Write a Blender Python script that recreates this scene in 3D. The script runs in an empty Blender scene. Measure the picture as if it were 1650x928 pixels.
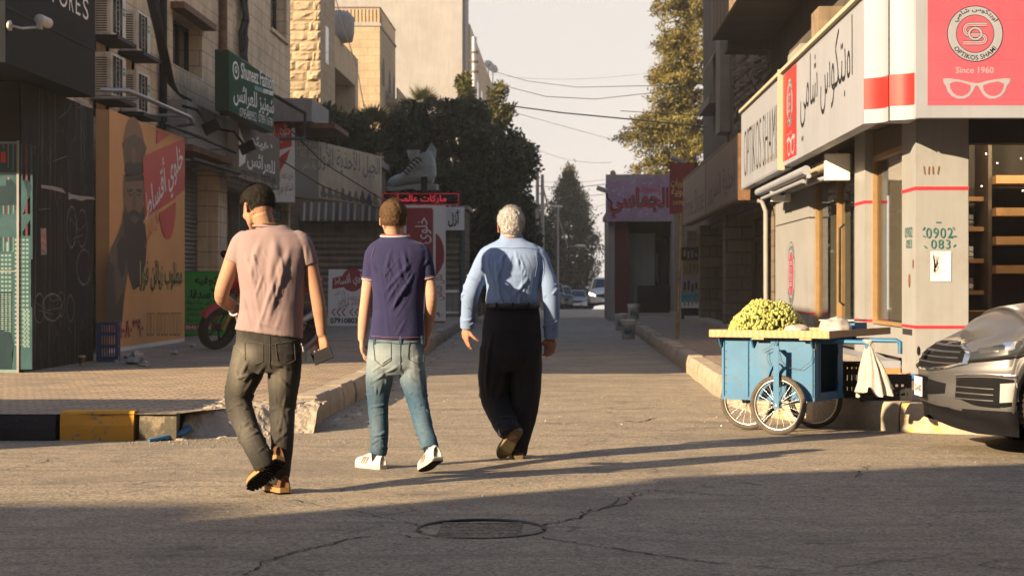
import bpy, math, random
import numpy as np
from mathutils import Vector, Matrix, noise as mnoise

random.seed(7)
RNG = np.random.default_rng(7)
S = bpy.context.scene
COL = S.collection
R = math.radians

# ------------------------------------------------------------------ camera
F, VX, VY, CH = 3100.0, 910.0, 455.0, 1.2      # focal length in photo pixels, vanishing point, eye height
cam = bpy.data.cameras.new('camera')
cam.sensor_width = 36.0
cam.lens = F * 36.0 / 1650.0
cam.shift_x = -(VX - 825.0) / 1650.0
cam.shift_y = -(464.0 - VY) / 1650.0
cam.clip_start, cam.clip_end = 0.1, 3000
cam.dof.use_dof = True
cam.dof.focus_distance = 12.3
cam.dof.aperture_fstop = 6.3
camo = bpy.data.objects.new('camera', cam)
camo.location = (0, 0, CH)
camo.rotation_euler = (R(90), 0, 0)
COL.objects.link(camo)
S.camera = camo

# ------------------------------------------------------------------ light
SUN_TO = Vector((-.776, -.631, 0)).normalized()
EL = R(20.9)
W = bpy.data.worlds.new('World'); S.world = W; W.use_nodes = True
nt = W.node_tree
bg = nt.nodes['Background']
sky = nt.nodes.new('ShaderNodeTexSky'); sky.sky_type = 'NISHITA'; sky.sun_disc = False
sky.sun_elevation = EL
sky.sun_rotation = math.atan2(SUN_TO.x, SUN_TO.y)
sky.air_density = 1.0; sky.dust_density = 5.0; sky.ozone_density = 1.0; sky.altitude = 600
hs = nt.nodes.new('ShaderNodeHueSaturation'); hs.inputs['Saturation'].default_value = 1.35
nt.links.new(sky.outputs[0], hs.inputs['Color'])
hs.inputs['Value'].default_value = .66
# hazy bright band low over the horizon, all the way round
tc = nt.nodes.new('ShaderNodeTexCoord'); sp = nt.nodes.new('ShaderNodeSeparateXYZ'); nt.links.new(tc.outputs['Generated'], sp.inputs[0])
rp = nt.nodes.new('ShaderNodeValToRGB'); nt.links.new(sp.outputs[2], rp.inputs[0])
rp.color_ramp.elements[0].position, rp.color_ramp.elements[0].color = .38, (1, 1, 1, 1)
rp.color_ramp.elements[1].position, rp.color_ramp.elements[1].color = .80, (0, 0, 0, 1)
mx = nt.nodes.new('ShaderNodeMix'); mx.data_type = 'RGBA'; nt.links.new(rp.outputs[0], mx.inputs[0])
nt.links.new(hs.outputs[0], mx.inputs[6]); mx.inputs[7].default_value = (1.78, 1.67, 1.58, 1)
nt.links.new(mx.outputs[2], bg.inputs['Color'])
bg.inputs['Strength'].default_value = 0.15
sun = bpy.data.lights.new('sun', 'SUN'); sun.energy = 5.0; sun.angle = R(.55); sun.color = (1, .75, .47)
suno = bpy.data.objects.new('sun', sun)
sd = Vector((SUN_TO.x * math.cos(EL), SUN_TO.y * math.cos(EL), math.sin(EL)))
suno.rotation_euler = sd.to_track_quat('Z', 'Y').to_euler()
suno.location = (-20, -20, 30)
COL.objects.link(suno)
S.view_settings.view_transform = 'Standard'; S.view_settings.look = 'None'
S.view_settings.gamma = 1; S.view_settings.exposure = 1.68
S.render.engine = 'CYCLES'
S.cycles.use_denoising = True
S.cycles.max_bounces = 6; S.cycles.diffuse_bounces = 3; S.cycles.glossy_bounces = 3
S.cycles.transmission_bounces = 4; S.cycles.transparent_max_bounces = 6
S.cycles.caustics_reflective = S.cycles.caustics_refractive = False
S.cycles.sample_clamp_indirect = 4

# ------------------------------------------------------------------ helpers
def at(px, py, Y):
    return Vector(((px - VX) * Y / F, Y, CH - (py - VY) * Y / F))

def lerp(a, b, t): return a + (b - a) * t

class G:                                           # node graph shorthand
    def __init__(s, name):
        s.m = bpy.data.materials.new(name); s.m.use_nodes = True
        s.t = s.m.node_tree; s.p = s.t.nodes['Principled BSDF']; s.out = s.t.nodes['Material Output']
        s.tc = None
    def n(s, kind, **kw):
        nd = s.t.nodes.new('ShaderNode' + kind)
        for k, v in kw.items(): setattr(nd, k, v)
        return nd
    def l(s, a, b): s.t.links.new(a, b)
    def co(s, scale=(1, 1, 1), rot=(0, 0, 0), loc=(0, 0, 0)):
        if s.tc is None: s.tc = s.n('TexCoord')
        mp = s.n('Mapping'); s.l(s.tc.outputs['Object'], mp.inputs[0])
        mp.inputs['Scale'].default_value = scale; mp.inputs['Rotation'].default_value = rot
        mp.inputs['Location'].default_value = loc
        return mp.outputs[0]
    def noise(s, scale, detail=4, rough=.6, co=None, dist=0):
        nd = s.n('TexNoise'); nd.inputs['Scale'].default_value = scale
        nd.inputs['Detail'].default_value = detail; nd.inputs['Roughness'].default_value = rough
        nd.inputs['Distortion'].default_value = dist
        s.l(co if co is not None else s.co(), nd.inputs['Vector'])
        return nd.outputs['Fac']
    def ramp(s, fac, stops):
        r = s.n('ValToRGB'); s.l(fac, r.inputs[0])
        e = r.color_ramp.elements
        while len(e) < len(stops): e.new(.5)
        for k, (p, c) in enumerate(stops):
            e[k].position = p
            e[k].color = (c, c, c, 1) if not hasattr(c, '__len__') else (*c[:3], 1)
        return r.outputs[0]
    def mix(s, fac, a, b, mode='MIX'):
        m = s.n('Mix', data_type='RGBA', blend_type=mode)
        def put(v, sock):
            if hasattr(v, 'is_output') or hasattr(v, 'links'): s.l(v, sock)
            elif hasattr(v, '__len__'): sock.default_value = (*v[:3], 1)
            else: sock.default_value = (v, v, v, 1)
        if hasattr(fac, 'links'): s.l(fac, m.inputs[0])
        else: m.inputs[0].default_value = fac
        put(a, m.inputs[6]); put(b, m.inputs[7])
        return m.outputs[2]
    def math(s, op, a, b=0.0):
        m = s.n('Math', operation=op)
        for v, k in ((a, 0), (b, 1)):
            if hasattr(v, 'links'): s.l(v, m.inputs[k])
            else: m.inputs[k].default_value = v
        return m.outputs[0]
    def bump(s, h, strength=.3, dist=.01, prev=None):
        b = s.n('Bump'); b.inputs['Strength'].default_value = strength; b.inputs['Distance'].default_value = dist
        s.l(h, b.inputs['Height'])
        if prev is not None: s.l(prev, b.inputs['Normal'])
        return b.outputs[0]
    def done(s, col=None, rough=None, normal=None, metal=None, spec=None, **kw):
        for v, k in ((col, 'Base Color'), (rough, 'Roughness'), (metal, 'Metallic'), (spec, 'Specular IOR Level')):
            if v is None: continue
            i = s.p.inputs[k]
            if hasattr(v, 'links'): s.l(v, i)
            elif hasattr(v, '__len__'): i.default_value = (*v[:3], 1)
            else: i.default_value = v
        if normal is not None: s.l(normal, s.p.inputs['Normal'])
        for k, v in kw.items(): s.p.inputs[k.replace('_', ' ')].default_value = v
        return s.m

_PM = {}
def pm(name, col, rough=.75, var=.14, scale=5.0, bump=0.0, bscale=60.0, metal=0.0, spec=.35, streak=0.0, dirt=None, dirt_amt=.5):
    """plain painted / plastic / plaster surface with mottling, optional streaks and dirt"""
    if name in _PM: return _PM[name]
    g = G(name)
    lo = tuple(max(0, c * (1 - var)) for c in col[:3]); hi = tuple(min(1, c * (1 + var)) for c in col[:3])
    f = g.noise(scale, 5, .62)
    c = g.mix(g.ramp(f, [(.3, 0.0), (.7, 1.0)]), lo, hi)
    if streak:
        st = g.noise(1.0, 4, .6, g.co((9, 9, .5)))
        c = g.mix(g.math('MULTIPLY', g.ramp(st, [(.48, 0.0), (.75, 1.0)]), streak), c, tuple(x * .35 for x in col[:3]))
    if dirt is not None:
        d = g.noise(2.3, 8, .72, g.co((1, 1, 1), loc=(3, 1, 7)))
        c = g.mix(g.math('MULTIPLY', g.ramp(d, [(.5, 0.0), (.66, 1.0)]), dirt_amt), c, dirt)
    nrm = None
    if bump: nrm = g.bump(g.noise(bscale, 4, .6), bump, .004)
    rg = g.math('ADD', g.math('MULTIPLY', f, .2), rough - .1)
    _PM[name] = g.done(c, rg, nrm, metal, spec)
    return _PM[name]

def glassy(name, col, rough=.06, alpha=1.0, trans=0.0):
    if name in _PM: return _PM[name]
    g = G(name)
    c = g.mix(g.noise(3, 3), tuple(x * .8 for x in col), tuple(x * 1.2 for x in col))
    _PM[name] = g.done(c, rough, None, 0, .5, Transmission_Weight=trans, Alpha=alpha)
    return _PM[name]

# Arabic shaping into presentation forms
_AR = {}
for ch, base, n in (('ء', 0xFE80, 1), ('آ', 0xFE81, 2), ('أ', 0xFE83, 2), ('ؤ', 0xFE85, 2), ('إ', 0xFE87, 2), ('ئ', 0xFE89, 4),
        ('ا', 0xFE8D, 2), ('ب', 0xFE8F, 4), ('ة', 0xFE93, 2), ('ت', 0xFE95, 4), ('ث', 0xFE99, 4), ('ج', 0xFE9D, 4), ('ح', 0xFEA1, 4),
        ('خ', 0xFEA5, 4), ('د', 0xFEA9, 2), ('ذ', 0xFEAB, 2), ('ر', 0xFEAD, 2), ('ز', 0xFEAF, 2), ('س', 0xFEB1, 4), ('ش', 0xFEB5, 4),
        ('ص', 0xFEB9, 4), ('ض', 0xFEBD, 4), ('ط', 0xFEC1, 4), ('ظ', 0xFEC5, 4), ('ع', 0xFEC9, 4), ('غ', 0xFECD, 4), ('ف', 0xFED1, 4),
        ('ق', 0xFED5, 4), ('ك', 0xFED9, 4), ('ل', 0xFEDD, 4), ('م', 0xFEE1, 4), ('ن', 0xFEE5, 4), ('ه', 0xFEE9, 4), ('و', 0xFEED, 2),
        ('ى', 0xFEEF, 2), ('ي', 0xFEF1, 4)):
    _AR[ch] = (base, n)
_LA = {'آ': 0xFEF5, 'أ': 0xFEF7, 'إ': 0xFEF9, 'ا': 0xFEFB}
def arabic(s):
    out = []; i = 0; prev = False
    while i < len(s):
        c = s[i]
        if c not in _AR: out.append(c); prev = False; i += 1; continue
        if c == 'ل' and i + 1 < len(s) and s[i + 1] in _LA:
            out.append(chr(_LA[s[i + 1]] + (1 if prev else 0))); prev = False; i += 2; continue
        base, n = _AR[c]
        nxt = i + 1 < len(s) and s[i + 1] in _AR and s[i + 1] != 'ء' and n == 4
        k = 0
        if prev and nxt: k = 3
        elif prev and n > 1: k = 1
        elif nxt: k = 2
        out.append(chr(base + k)); prev = nxt; i += 1
    return ''.join(reversed(out))

_TX = {}
def text_geo(s, bold=0.0, space=1.0):
    key = (s, bold, space)
    if key in _TX: return _TX[key]
    body = arabic(s) if any(c in _AR for c in s) else s
    c = bpy.data.curves.new('lettering', 'FONT'); c.body = body; c.resolution_u = 3; c.offset = bold; c.space_character = space
    o = bpy.data.objects.new('lettering', c); COL.objects.link(o)
    dg = bpy.context.evaluated_depsgraph_get(); dg.update()
    m = bpy.data.meshes.new_from_object(o.evaluated_get(dg))
    v = np.array([p.co[:2] for p in m.vertices]); f = [tuple(p.vertices) for p in m.polygons]
    bpy.data.objects.remove(o); bpy.data.curves.remove(c); bpy.data.meshes.remove(m)
    _TX[key] = (v, f)
    return _TX[key]

def frame(o, U, V=(0, 0, 1)):
    U = Vector(U).normalized(); V = Vector(V).normalized(); N = U.cross(V)
    m = Matrix.Identity(4)
    for i, a in enumerate((U, V, N)):
        for r in range(3): m[r][i] = a[r]
    o = Vector(o)
    for r in range(3): m[r][3] = o[r]
    return m

def rot_from(a):                                   # frame whose Z runs along a
    a = Vector(a).normalized()
    return a.to_track_quat('Z', 'Y').to_matrix().to_4x4()

class MB:
    """collects shapes and links them as ONE mesh object"""
    def __init__(s, M=None):
        s.v = []; s.f = []; s.fm = []; s.fs = []; s.mats = []; s.M = M or Matrix.Identity(4)
    def mi(s, m):
        if m not in s.mats: s.mats.append(m)
        return s.mats.index(m)
    def add(s, vs, fs, m, smooth=False):
        k = len(s.v); M = s.M
        s.v += [tuple(M @ Vector(p)) for p in vs]
        i = s.mi(m)
        for f in fs: s.f.append(tuple(a + k for a in f)); s.fm.append(i); s.fs.append(smooth)
    def box(s, x0, x1, y0, y1, z0, z1, m):
        if x0 > x1: x0, x1 = x1, x0
        if y0 > y1: y0, y1 = y1, y0
        if z0 > z1: z0, z1 = z1, z0
        s.add([(x0, y0, z0), (x1, y0, z0), (x1, y1, z0), (x0, y1, z0), (x0, y0, z1), (x1, y0, z1), (x1, y1, z1), (x0, y1, z1)],
              [(0, 3, 2, 1), (4, 5, 6, 7), (0, 1, 5, 4), (1, 2, 6, 5), (2, 3, 7, 6), (3, 0, 4, 7)], m)
    def poly(s, pts, m): s.add(pts, [tuple(range(len(pts)))], m)
    def rect(s, u0, u1, v0, v1, w, m): s.poly([(u0, v0, w), (u1, v0, w), (u1, v1, w), (u0, v1, w)], m)
    def flat(s, pts, w, m): s.poly([(p[0], p[1], w) for p in pts], m)
    def prism(s, pts, w0, w1, m, smooth=False):      # 2-d outline (ccw) extruded along local z
        n = len(pts)
        vs = [(p[0], p[1], w0) for p in pts] + [(p[0], p[1], w1) for p in pts]
        s.add(vs, [tuple(reversed(range(n))), tuple(range(n, 2 * n))], m)
        s.add(vs, [(i, (i + 1) % n, n + (i + 1) % n, n + i) for i in range(n)], m, smooth)
    def ellipse(s, cu, cv, ru, rv, w, m, n=36, a0=0, a1=360):
        s.flat([(cu + ru * math.cos(R(lerp(a0, a1, k / n))), cv + rv * math.sin(R(lerp(a0, a1, k / n)))) for k in range(n + (a1 - a0 < 360))], w, m)
    def ring(s, cu, cv, ru, rv, t, w, m, n=40, a0=0, a1=360):
        vs = []
        for k in range(n + 1):
            a = R(lerp(a0, a1, k / n))
            vs += [(cu + ru * math.cos(a), cv + rv * math.sin(a), w), (cu + (ru - t) * math.cos(a), cv + (rv - t * rv / ru) * math.sin(a), w)]
        s.add(vs, [(2 * k, 2 * k + 2, 2 * k + 3, 2 * k + 1) for k in range(n)], m)
    def stroke(s, pts, t, w, m):                     # flat ribbon through 2-d points
        vs = []; n = len(pts)
        for k, p in enumerate(pts):
            a = pts[max(k - 1, 0)]; b = pts[min(k + 1, n - 1)]
            d = Vector((b[0] - a[0], b[1] - a[1])).normalized() if (a[0], a[1]) != (b[0], b[1]) else Vector((1, 0))
            tt = (p[2] if len(p) > 2 else t) / 2
            vs += [(p[0] - d.y * tt, p[1] + d.x * tt, w), (p[0] + d.y * tt, p[1] - d.x * tt, w)]
        s.add(vs, [(2 * k, 2 * k + 1, 2 * k + 3, 2 * k + 2) for k in range(n - 1)], m)
    def tube(s, pts, r, m, n=8, caps=True, closed=False):
        pts = [Vector(p) for p in pts]; K = len(pts); vs = []; up = None
        rr = r if hasattr(r, '__len__') else [r] * K
        for k, p in enumerate(pts):
            if closed: t = (pts[(k + 1) % K] - pts[k - 1])
            else: t = pts[min(k + 1, K - 1)] - pts[max(k - 1, 0)]
            t = t.normalized() if t.length > 1e-9 else Vector((0, 0, 1))
            if up is None: up = t.orthogonal().normalized()
            up = (up - t * up.dot(t))
            up = up.normalized() if up.length > 1e-6 else t.orthogonal().normalized()
            q = t.cross(up)
            for j in range(n):
                a = 2 * math.pi * j / n
                vs.append(p + (up * math.cos(a) + q * math.sin(a)) * rr[k])
        fs = []
        for k in range(K if closed else K - 1):
            k2 = (k + 1) % K
            for j in range(n): fs.append((k * n + j, k * n + (j + 1) % n, k2 * n + (j + 1) % n, k2 * n + j))
        s.add(vs, fs, m, True)
        if caps and not closed:
            s.add(vs[:n], [tuple(reversed(range(n)))], m); s.add(vs[-n:], [tuple(range(n))], m)
    def cyl(s, a, b, r, m, n=16): s.tube([a, b], r, m, n)
    def lathe(s, prof, c, axis, m, n=24, smooth=True):
        Mx = Matrix.Translation(Vector(c)) @ rot_from(axis); vs = []; K = len(prof)
        for (r, z) in prof:
            for j in range(n):
                a = 2 * math.pi * j / n
                vs.append(Mx @ Vector((r * math.cos(a), r * math.sin(a), z)))
        fs = [(k * n + j, k * n + (j + 1) % n, (k + 1) * n + (j + 1) % n, (k + 1) * n + j) for k in range(K - 1) for j in range(n)]
        s.add(vs, fs, m, smooth)
    def ball(s, c, r, m, nu=12, nv=8, Mx=None):
        rx, ry, rz = r if hasattr(r, '__len__') else (r, r, r)
        c = Vector(c); vs = [(0, 0, -rz)]
        for i in range(1, nv):
            b = -math.pi / 2 + math.pi * i / nv
            for j in range(nu):
                a = 2 * math.pi * j / nu
                vs.append((rx * math.cos(b) * math.cos(a), ry * math.cos(b) * math.sin(a), rz * math.sin(b)))
        vs.append((0, 0, rz)); L = len(vs) - 1
        fs = [(0, 1 + (j + 1) % nu, 1 + j) for j in range(nu)]
        for i in range(nv - 2):
            for j in range(nu):
                fs.append((1 + i * nu + j, 1 + i * nu + (j + 1) % nu, 1 + (i + 1) * nu + (j + 1) % nu, 1 + (i + 1) * nu + j))
        fs += [(L, L - nu + j, L - nu + (j + 1) % nu) for j in range(nu)]
        s.add([(Mx @ Vector(p) if Mx else Vector(p)) + c for p in vs], fs, m, True)
    def text(s, t, cu, cv, w, h, wz, m, bold=0.0, shear=0.0, rot=0.0, space=1.0):
        """lettering whose ink box is w by h (either may be None) centred on cu, cv"""
        v, f = text_geo(t, bold, space)
        lo = v.min(0); hi = v.max(0); d = hi - lo
        su = w / d[0] if w else None; sv = h / d[1] if h else None
        su = su or sv; sv = sv or su
        p = (v - (lo + hi) / 2) * (su, sv)
        p[:, 0] += p[:, 1] * shear
        c, q = math.cos(R(rot)), math.sin(R(rot))
        x = p[:, 0] * c - p[:, 1] * q + cu; y = p[:, 0] * q + p[:, 1] * c + cv
        s.add([(a, b, wz) for a, b in zip(x, y)], f, m)
    def arc_text(s, t, cu, cv, r, h, a_mid, span, wz, m, bottom=False, bold=0.0):
        """text bent along a circle"""
        v, f = text_geo(t, bold)
        lo = v.min(0); hi = v.max(0); sc = h / (hi[1] - lo[1])
        u = (v[:, 0] - (lo[0] + hi[0]) / 2) / (hi[0] - lo[0])
        y = (v[:, 1] - lo[1]) * sc
        if bottom: a = np.radians(a_mid + u * span); rr = r - y
        else: a = np.radians(a_mid - u * span); rr = r + y
        s.add([(cu + q * math.cos(k), cv + q * math.sin(k), wz) for k, q in zip(a, rr)], f, m)
    def build(s, name, parent=None, bevel=0.0, smooth=None, segs=2):
        me = bpy.data.meshes.new(name)
        me.from_pydata(s.v, [], s.f)
        for m in s.mats: me.materials.append(m)
        me.polygons.foreach_set('material_index', s.fm)
        me.polygons.foreach_set('use_smooth', s.fs if smooth is None else [smooth] * len(s.fs))
        me.update()
        o = bpy.data.objects.new(name, me); COL.objects.link(o)
        if bevel:
            b = o.modifiers.new('bevel', 'BEVEL'); b.width = bevel; b.segments = segs; b.limit_method = 'ANGLE'; b.angle_limit = R(40)
        if parent: adopt(o, parent)
        return o

def adopt(o, parent):
    o.parent = parent
    p = parent
    M = Matrix.Identity(4)
    while p is not None:
        M = (Matrix.LocRotScale(p.location, p.rotation_euler, p.scale)) if p.parent is None else M
        p = p.parent
    o.matrix_parent_inverse = M.inverted() if parent.parent is None else Matrix.Identity(4)

def tag(o, label, cat, group=None, kind=None):
    o['label'] = label; o['category'] = cat
    if group: o['group'] = group
    if kind: o['kind'] = kind
    return o

def struct(o, label=None):
    o['kind'] = 'structure'
    if label: o['label'] = label
    return o

def thing(name, label, cat, loc=(0, 0, 0), group=None):
    o = bpy.data.objects.new(name, None); COL.objects.link(o)
    o.location = loc; o.empty_display_size = .2
    return tag(o, label, cat, group)

def copy_tree(o, parent=None):
    c = o.copy(); COL.objects.link(c)
    if parent: c.parent = parent
    for ch in list(o.children): copy_tree(ch, c)
    return c

def np_object(name, v, f, mat, parent=None, smooth=False, attr=None):
    """fast mesh from numpy arrays; f is (n,3) or (n,4)"""
    me = bpy.data.meshes.new(name); k = f.shape[1]
    me.vertices.add(len(v)); me.vertices.foreach_set('co', np.asarray(v, dtype=np.float32).ravel())
    me.loops.add(f.size); me.loops.foreach_set('vertex_index', f.astype(np.int32).ravel())
    me.polygons.add(len(f)); me.polygons.foreach_set('loop_start', np.arange(0, f.size, k, dtype=np.int32))
    me.polygons.foreach_set('use_smooth', np.full(len(f), smooth))
    me.update(calc_edges=True); me.validate()
    for m in (mat if isinstance(mat, (list, tuple)) else [mat]): me.materials.append(m)
    if attr is not None:
        a = me.attributes.new('tint', 'FLOAT', 'POINT'); a.data.foreach_set('value', attr.astype(np.float32))
    o = bpy.data.objects.new(name, me); COL.objects.link(o)
    if parent: adopt(o, parent)
    return o

def sag(a, b, drop, n=14):
    a = Vector(a); b = Vector(b)
    return [a.lerp(b, k / n) - Vector((0, 0, drop * 4 * (k / n) * (1 - k / n))) for k in range(n + 1)]
# ------------------------------------------------------------------ ground, road, pavements, kerbs
def gp(px, py, z=0.0):
    Y = (CH - z) * F / (py - VY)
    return Vector(((px - VX) * Y / F, Y, z))

def mat_asphalt():
    g = G('asphalt')
    big = g.noise(.35, 4, .6); mid = g.noise(2.2, 8, .72, g.co((1, 1, 1), loc=(5, 2, 0))); fine = g.noise(62, 4, .8); grit = g.noise(150, 2, .7)
    c = g.mix(g.ramp(big, [(.3, 0.), (.7, 1.)]), (.30, .246, .168), (.40, .33, .226))
    c = g.mix(g.ramp(mid, [(.42, 0.), (.62, .65)]), c, (.16, .138, .108))
    c = g.mix(g.ramp(fine, [(.40, .9), (.50, 0.)]), c, (.085, .075, .062))
    c = g.mix(g.ramp(fine, [(.54, 0.), (.64, .7)]), c, (.42, .36, .28))
    c = g.mix(g.ramp(grit, [(.58, 0.), (.66, .6)]), c, (.48, .42, .34))
    vs = g.n('TexVoronoi'); vs.inputs['Scale'].default_value = 58; g.l(g.co(), vs.inputs['Vector']); sv = g.n('SeparateXYZ'); g.l(vs.outputs['Color'], sv.inputs[0])
    c = g.mix(g.ramp(sv.outputs[0], [(.62, 0.), (.95, .5)]), c, (.46, .40, .32)); c = g.mix(g.ramp(sv.outputs[1], [(.66, 0.), (.98, .6)]), c, (.07, .062, .054))
    pt = g.noise(.55, 3, .5, g.co((1, 1.6, 1), loc=(7, 3, 0)), .6); c = g.mix(g.ramp(pt, [(.56, 0.), (.59, .38)]), c, (.15, .13, .105))
    oil = g.noise(1.3, 4, .55, g.co(loc=(2, 8, 0))); c = g.mix(g.ramp(oil, [(.64, 0.), (.72, .55)]), c, (.06, .054, .048))
    # worn wheel streaks running across
    st = g.noise(1, 5, .65, g.co((.5, 5, 1)))
    c = g.mix(g.ramp(st, [(.5, 0.), (.7, .5)]), c, (.14, .12, .098))
    v = g.n('TexVoronoi', feature='DISTANCE_TO_EDGE'); v.inputs['Scale'].default_value = .42
    wv = g.n('Vector' + 'Math', operation='ADD'); nz = g.n('TexNoise'); nz.inputs['Scale'].default_value = 2.5; nz.inputs['Detail'].default_value = 8
    g.l(g.co(), nz.inputs['Vector']); sc = g.n('VectorMath', operation='SCALE'); g.l(nz.outputs['Color'], sc.inputs[0]); sc.inputs['Scale'].default_value = .55
    g.l(g.co(), wv.inputs[0]); g.l(sc.outputs[0], wv.inputs[1]); g.l(wv.outputs[0], v.inputs['Vector'])
    crack = g.ramp(v.outputs['Distance'], [(.002, .75), (.0075, 0.)])
    c = g.mix(g.math('MULTIPLY', crack, g.ramp(mid, [(.46, 0.), (.56, 1.)])), c, (.055, .05, .045))
    h = g.math('ADD', g.math('MULTIPLY', fine, .8), g.math('MULTIPLY', grit, .5))
    nr = g.bump(h, 1.0, .012); nr = g.bump(mid, .5, .03, nr); nr = g.bump(g.noise(14, 4, .6), .5, .012, nr)
    return g.done(c, g.math('ADD', g.math('MULTIPLY', fine, .3), .6), nr, spec=.3)

def mat_pavers(name, a, b, rot=0.0):
    g = G(name)
    br = g.n('TexBrick'); br.offset = .5
    jig = g.n('TexNoise'); jig.inputs['Scale'].default_value = 1.7; jig.inputs['Detail'].default_value = 3
    g.l(g.co(), jig.inputs['Vector']); sc = g.n('VectorMath', operation='SCALE'); g.l(jig.outputs['Color'], sc.inputs[0]); sc.inputs['Scale'].default_value = .06
    ad = g.n('VectorMath', operation='ADD'); g.l(g.co(rot=(0, 0, rot)), ad.inputs[0]); g.l(sc.outputs[0], ad.inputs[1])
    g.l(ad.outputs[0], br.inputs['Vector'])
    for k, v in (('Scale', 1.0), ('Mortar Size', .012), ('Mortar Smooth', .4), ('Brick Width', .22), ('Row Height', .11), ('Bias', 0.0)): br.inputs[k].default_value = v
    br.inputs['Color1'].default_value = (*a, 1); br.inputs['Color2'].default_value = (*b, 1)
    br.inputs['Mortar'].default_value = (.05, .042, .033, 1)
    d = g.noise(1.4, 8, .7); f = g.noise(60, 4, .7)
    c = g.mix(g.ramp(d, [(.42, 0.), (.62, .85)]), br.outputs['Color'], (.16, .132, .105))
    c = g.mix(g.ramp(f, [(.5, 0.), (.72, .4)]), c, (.43, .36, .28))
    n = g.bump(br.outputs['Fac'], -.8, .012); n = g.bump(f, .5, .004, n); n = g.bump(g.noise(4, 5, .6), .5, .02, n)
    return g.done(c, .85, n, spec=.25)

def mat_concrete(name, col, dark=.5, paint=None, paint_cut=.55, chip=(.3, .26, .2)):
    g = G(name)
    a = g.noise(5, 8, .7); f = g.noise(70, 4, .7); d = g.noise(2, 7, .7, g.co(loc=(4, 9, 2)))
    c = g.mix(g.ramp(a, [(.35, 0.), (.65, 1.)]), tuple(x * .75 for x in col), col)
    c = g.mix(g.ramp(d, [(.5, 0.), (.66, dark)]), c, tuple(x * .35 for x in col))
    if paint is not None:
        p = g.noise(7, 9, .75, g.co(loc=(1, 5, 3)))
        c = g.mix(g.ramp(p, [(paint_cut, 1.), (paint_cut + .03, 0.)]), c, paint)
    c = g.mix(g.ramp(f, [(.62, 0.), (.75, .5)]), c, chip)
    n = g.bump(f, .5, .005); n = g.bump(a, .6, .03, n)
    return g.done(c, .85, n, spec=.25)

M_ASPH = mat_asphalt()
M_PAVL = mat_pavers('tan_pavers', (.41, .312, .205), (.30, .222, .147), .04)
M_PAVR = mat_pavers('red_pavers', (.31, .235, .185), (.24, .17, .125), .8)
M_KERB = mat_concrete('kerb_concrete', (.37, .31, .235))
M_KBLK = mat_concrete('kerb_black_paint', (.2, .17, .14), paint=(.022, .022, .024), paint_cut=.66)
M_KYEL = mat_concrete('kerb_yellow_paint', (.25, .2, .14), paint=(.50, .25, .03), paint_cut=.57, dark=.6)
M_KYEF = mat_concrete('kerb_faded_yellow', (.42, .35, .26), paint=(.5, .33, .1), paint_cut=.44)
M_KOLD = mat_concrete('kerb_chipped', (.24, .2, .14), paint=(.09, .08, .06), paint_cut=.52)
M_RUB = mat_concrete('rubble_concrete', (.33, .285, .225), dark=.5)

# ground: one sheet, level to the crest and falling gently behind it
def ground_z(y): return 0.0 if y < 86 else -.0142 * (y - 86) if y < 700 else -8.7 + (y - 700) * .012
m = MB()
ys = [-90, -40, 0, 30, 60, 80, 86, 92, 100, 150, 250, 440]
for a, b in zip(ys[:-1], ys[1:]):
    m.poly([(-180, a, ground_z(a) - .012), (180, a, ground_z(a) - .012), (180, b, ground_z(b) - .012), (-180, b, ground_z(b) - .012)], M_RUB)
struct(m.build('ground'), 'dusty bare ground under the streets')
m = MB()
m.poly([(-60, -25, 0), (60, -25, 0), (60, 20, 0), (-60, 20, 0)], M_ASPH)
for a, b in ((20, 50), (50, 86), (86, 92), (92, 130), (130, 250), (250, 420)):
    m.poly([(-3.2, a, ground_z(a)), (3.2 if a > 60 else 2.2, a, ground_z(a)), (3.2 if a > 60 else 2.2, b, ground_z(b)), (-3.2, b, ground_z(b))], M_ASPH)
struct(m.build('road'), 'worn dusty asphalt road and crossing')

# cracks in the asphalt (dark ribbons lying on the road)
M_CRK = pm('crack_fill', (.035, .032, .03), .95, .3)
def crack(pts, w, jit=.02, seed=0, n=9):
    rnd = random.Random(seed); P = []
    G_ = [gp(*p) for p in pts]
    for a, b in zip(G_[:-1], G_[1:]):
        for k in range(n):
            p = a.lerp(b, k / n)
            P.append((p.x + rnd.uniform(-jit, jit), p.y + rnd.uniform(-jit, jit) * 1.6, w * rnd.uniform(.25, 1.5)))
    P.append((G_[-1].x, G_[-1].y, w * .2))
    m.stroke(P, w, .004, M_CRK)
m = MB()
crack([(395, 928), (425, 905), (470, 892), (520, 880), (560, 868), (640, 862), (690, 868)], .012, .016, 1)
crack([(870, 866), (960, 880), (1040, 892), (1130, 905), (1300, 920)], .011, .016, 2)
crack([(840, 858), (880, 845), (930, 835), (945, 822), (1010, 812), (1020, 795), (1060, 790)], .012, .022, 3)
crack([(1060, 790), (1150, 797), (1300, 801), (1450, 806), (1650, 812)], .011, .02, 4)
crack([(470, 806), (560, 822), (640, 838), (680, 848)], .008, .016, 5)
crack([(930, 835), (1010, 800), (1090, 792)], .008, .025, 6)
crack([(0, 782), (150, 776), (300, 775), (400, 777)], .008, .02, 7)
crack([(0, 758), (40, 752), (90, 738)], .007, .02, 8)
crack([(780, 700), (900, 703), (1050, 702), (1200, 709)], .008, .02, 9)
crack([(975, 657), (1010, 660), (1060, 655)], .012, .03, 10)
crack([(1005, 678), (1030, 680), (1060, 673)], .02, .03, 11)
crack([(1380, 770), (1390, 760), (1400, 750)], .01, .02, 12)
struct(m.build('road_crack'), 'thin dark cracks in the asphalt')

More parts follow.
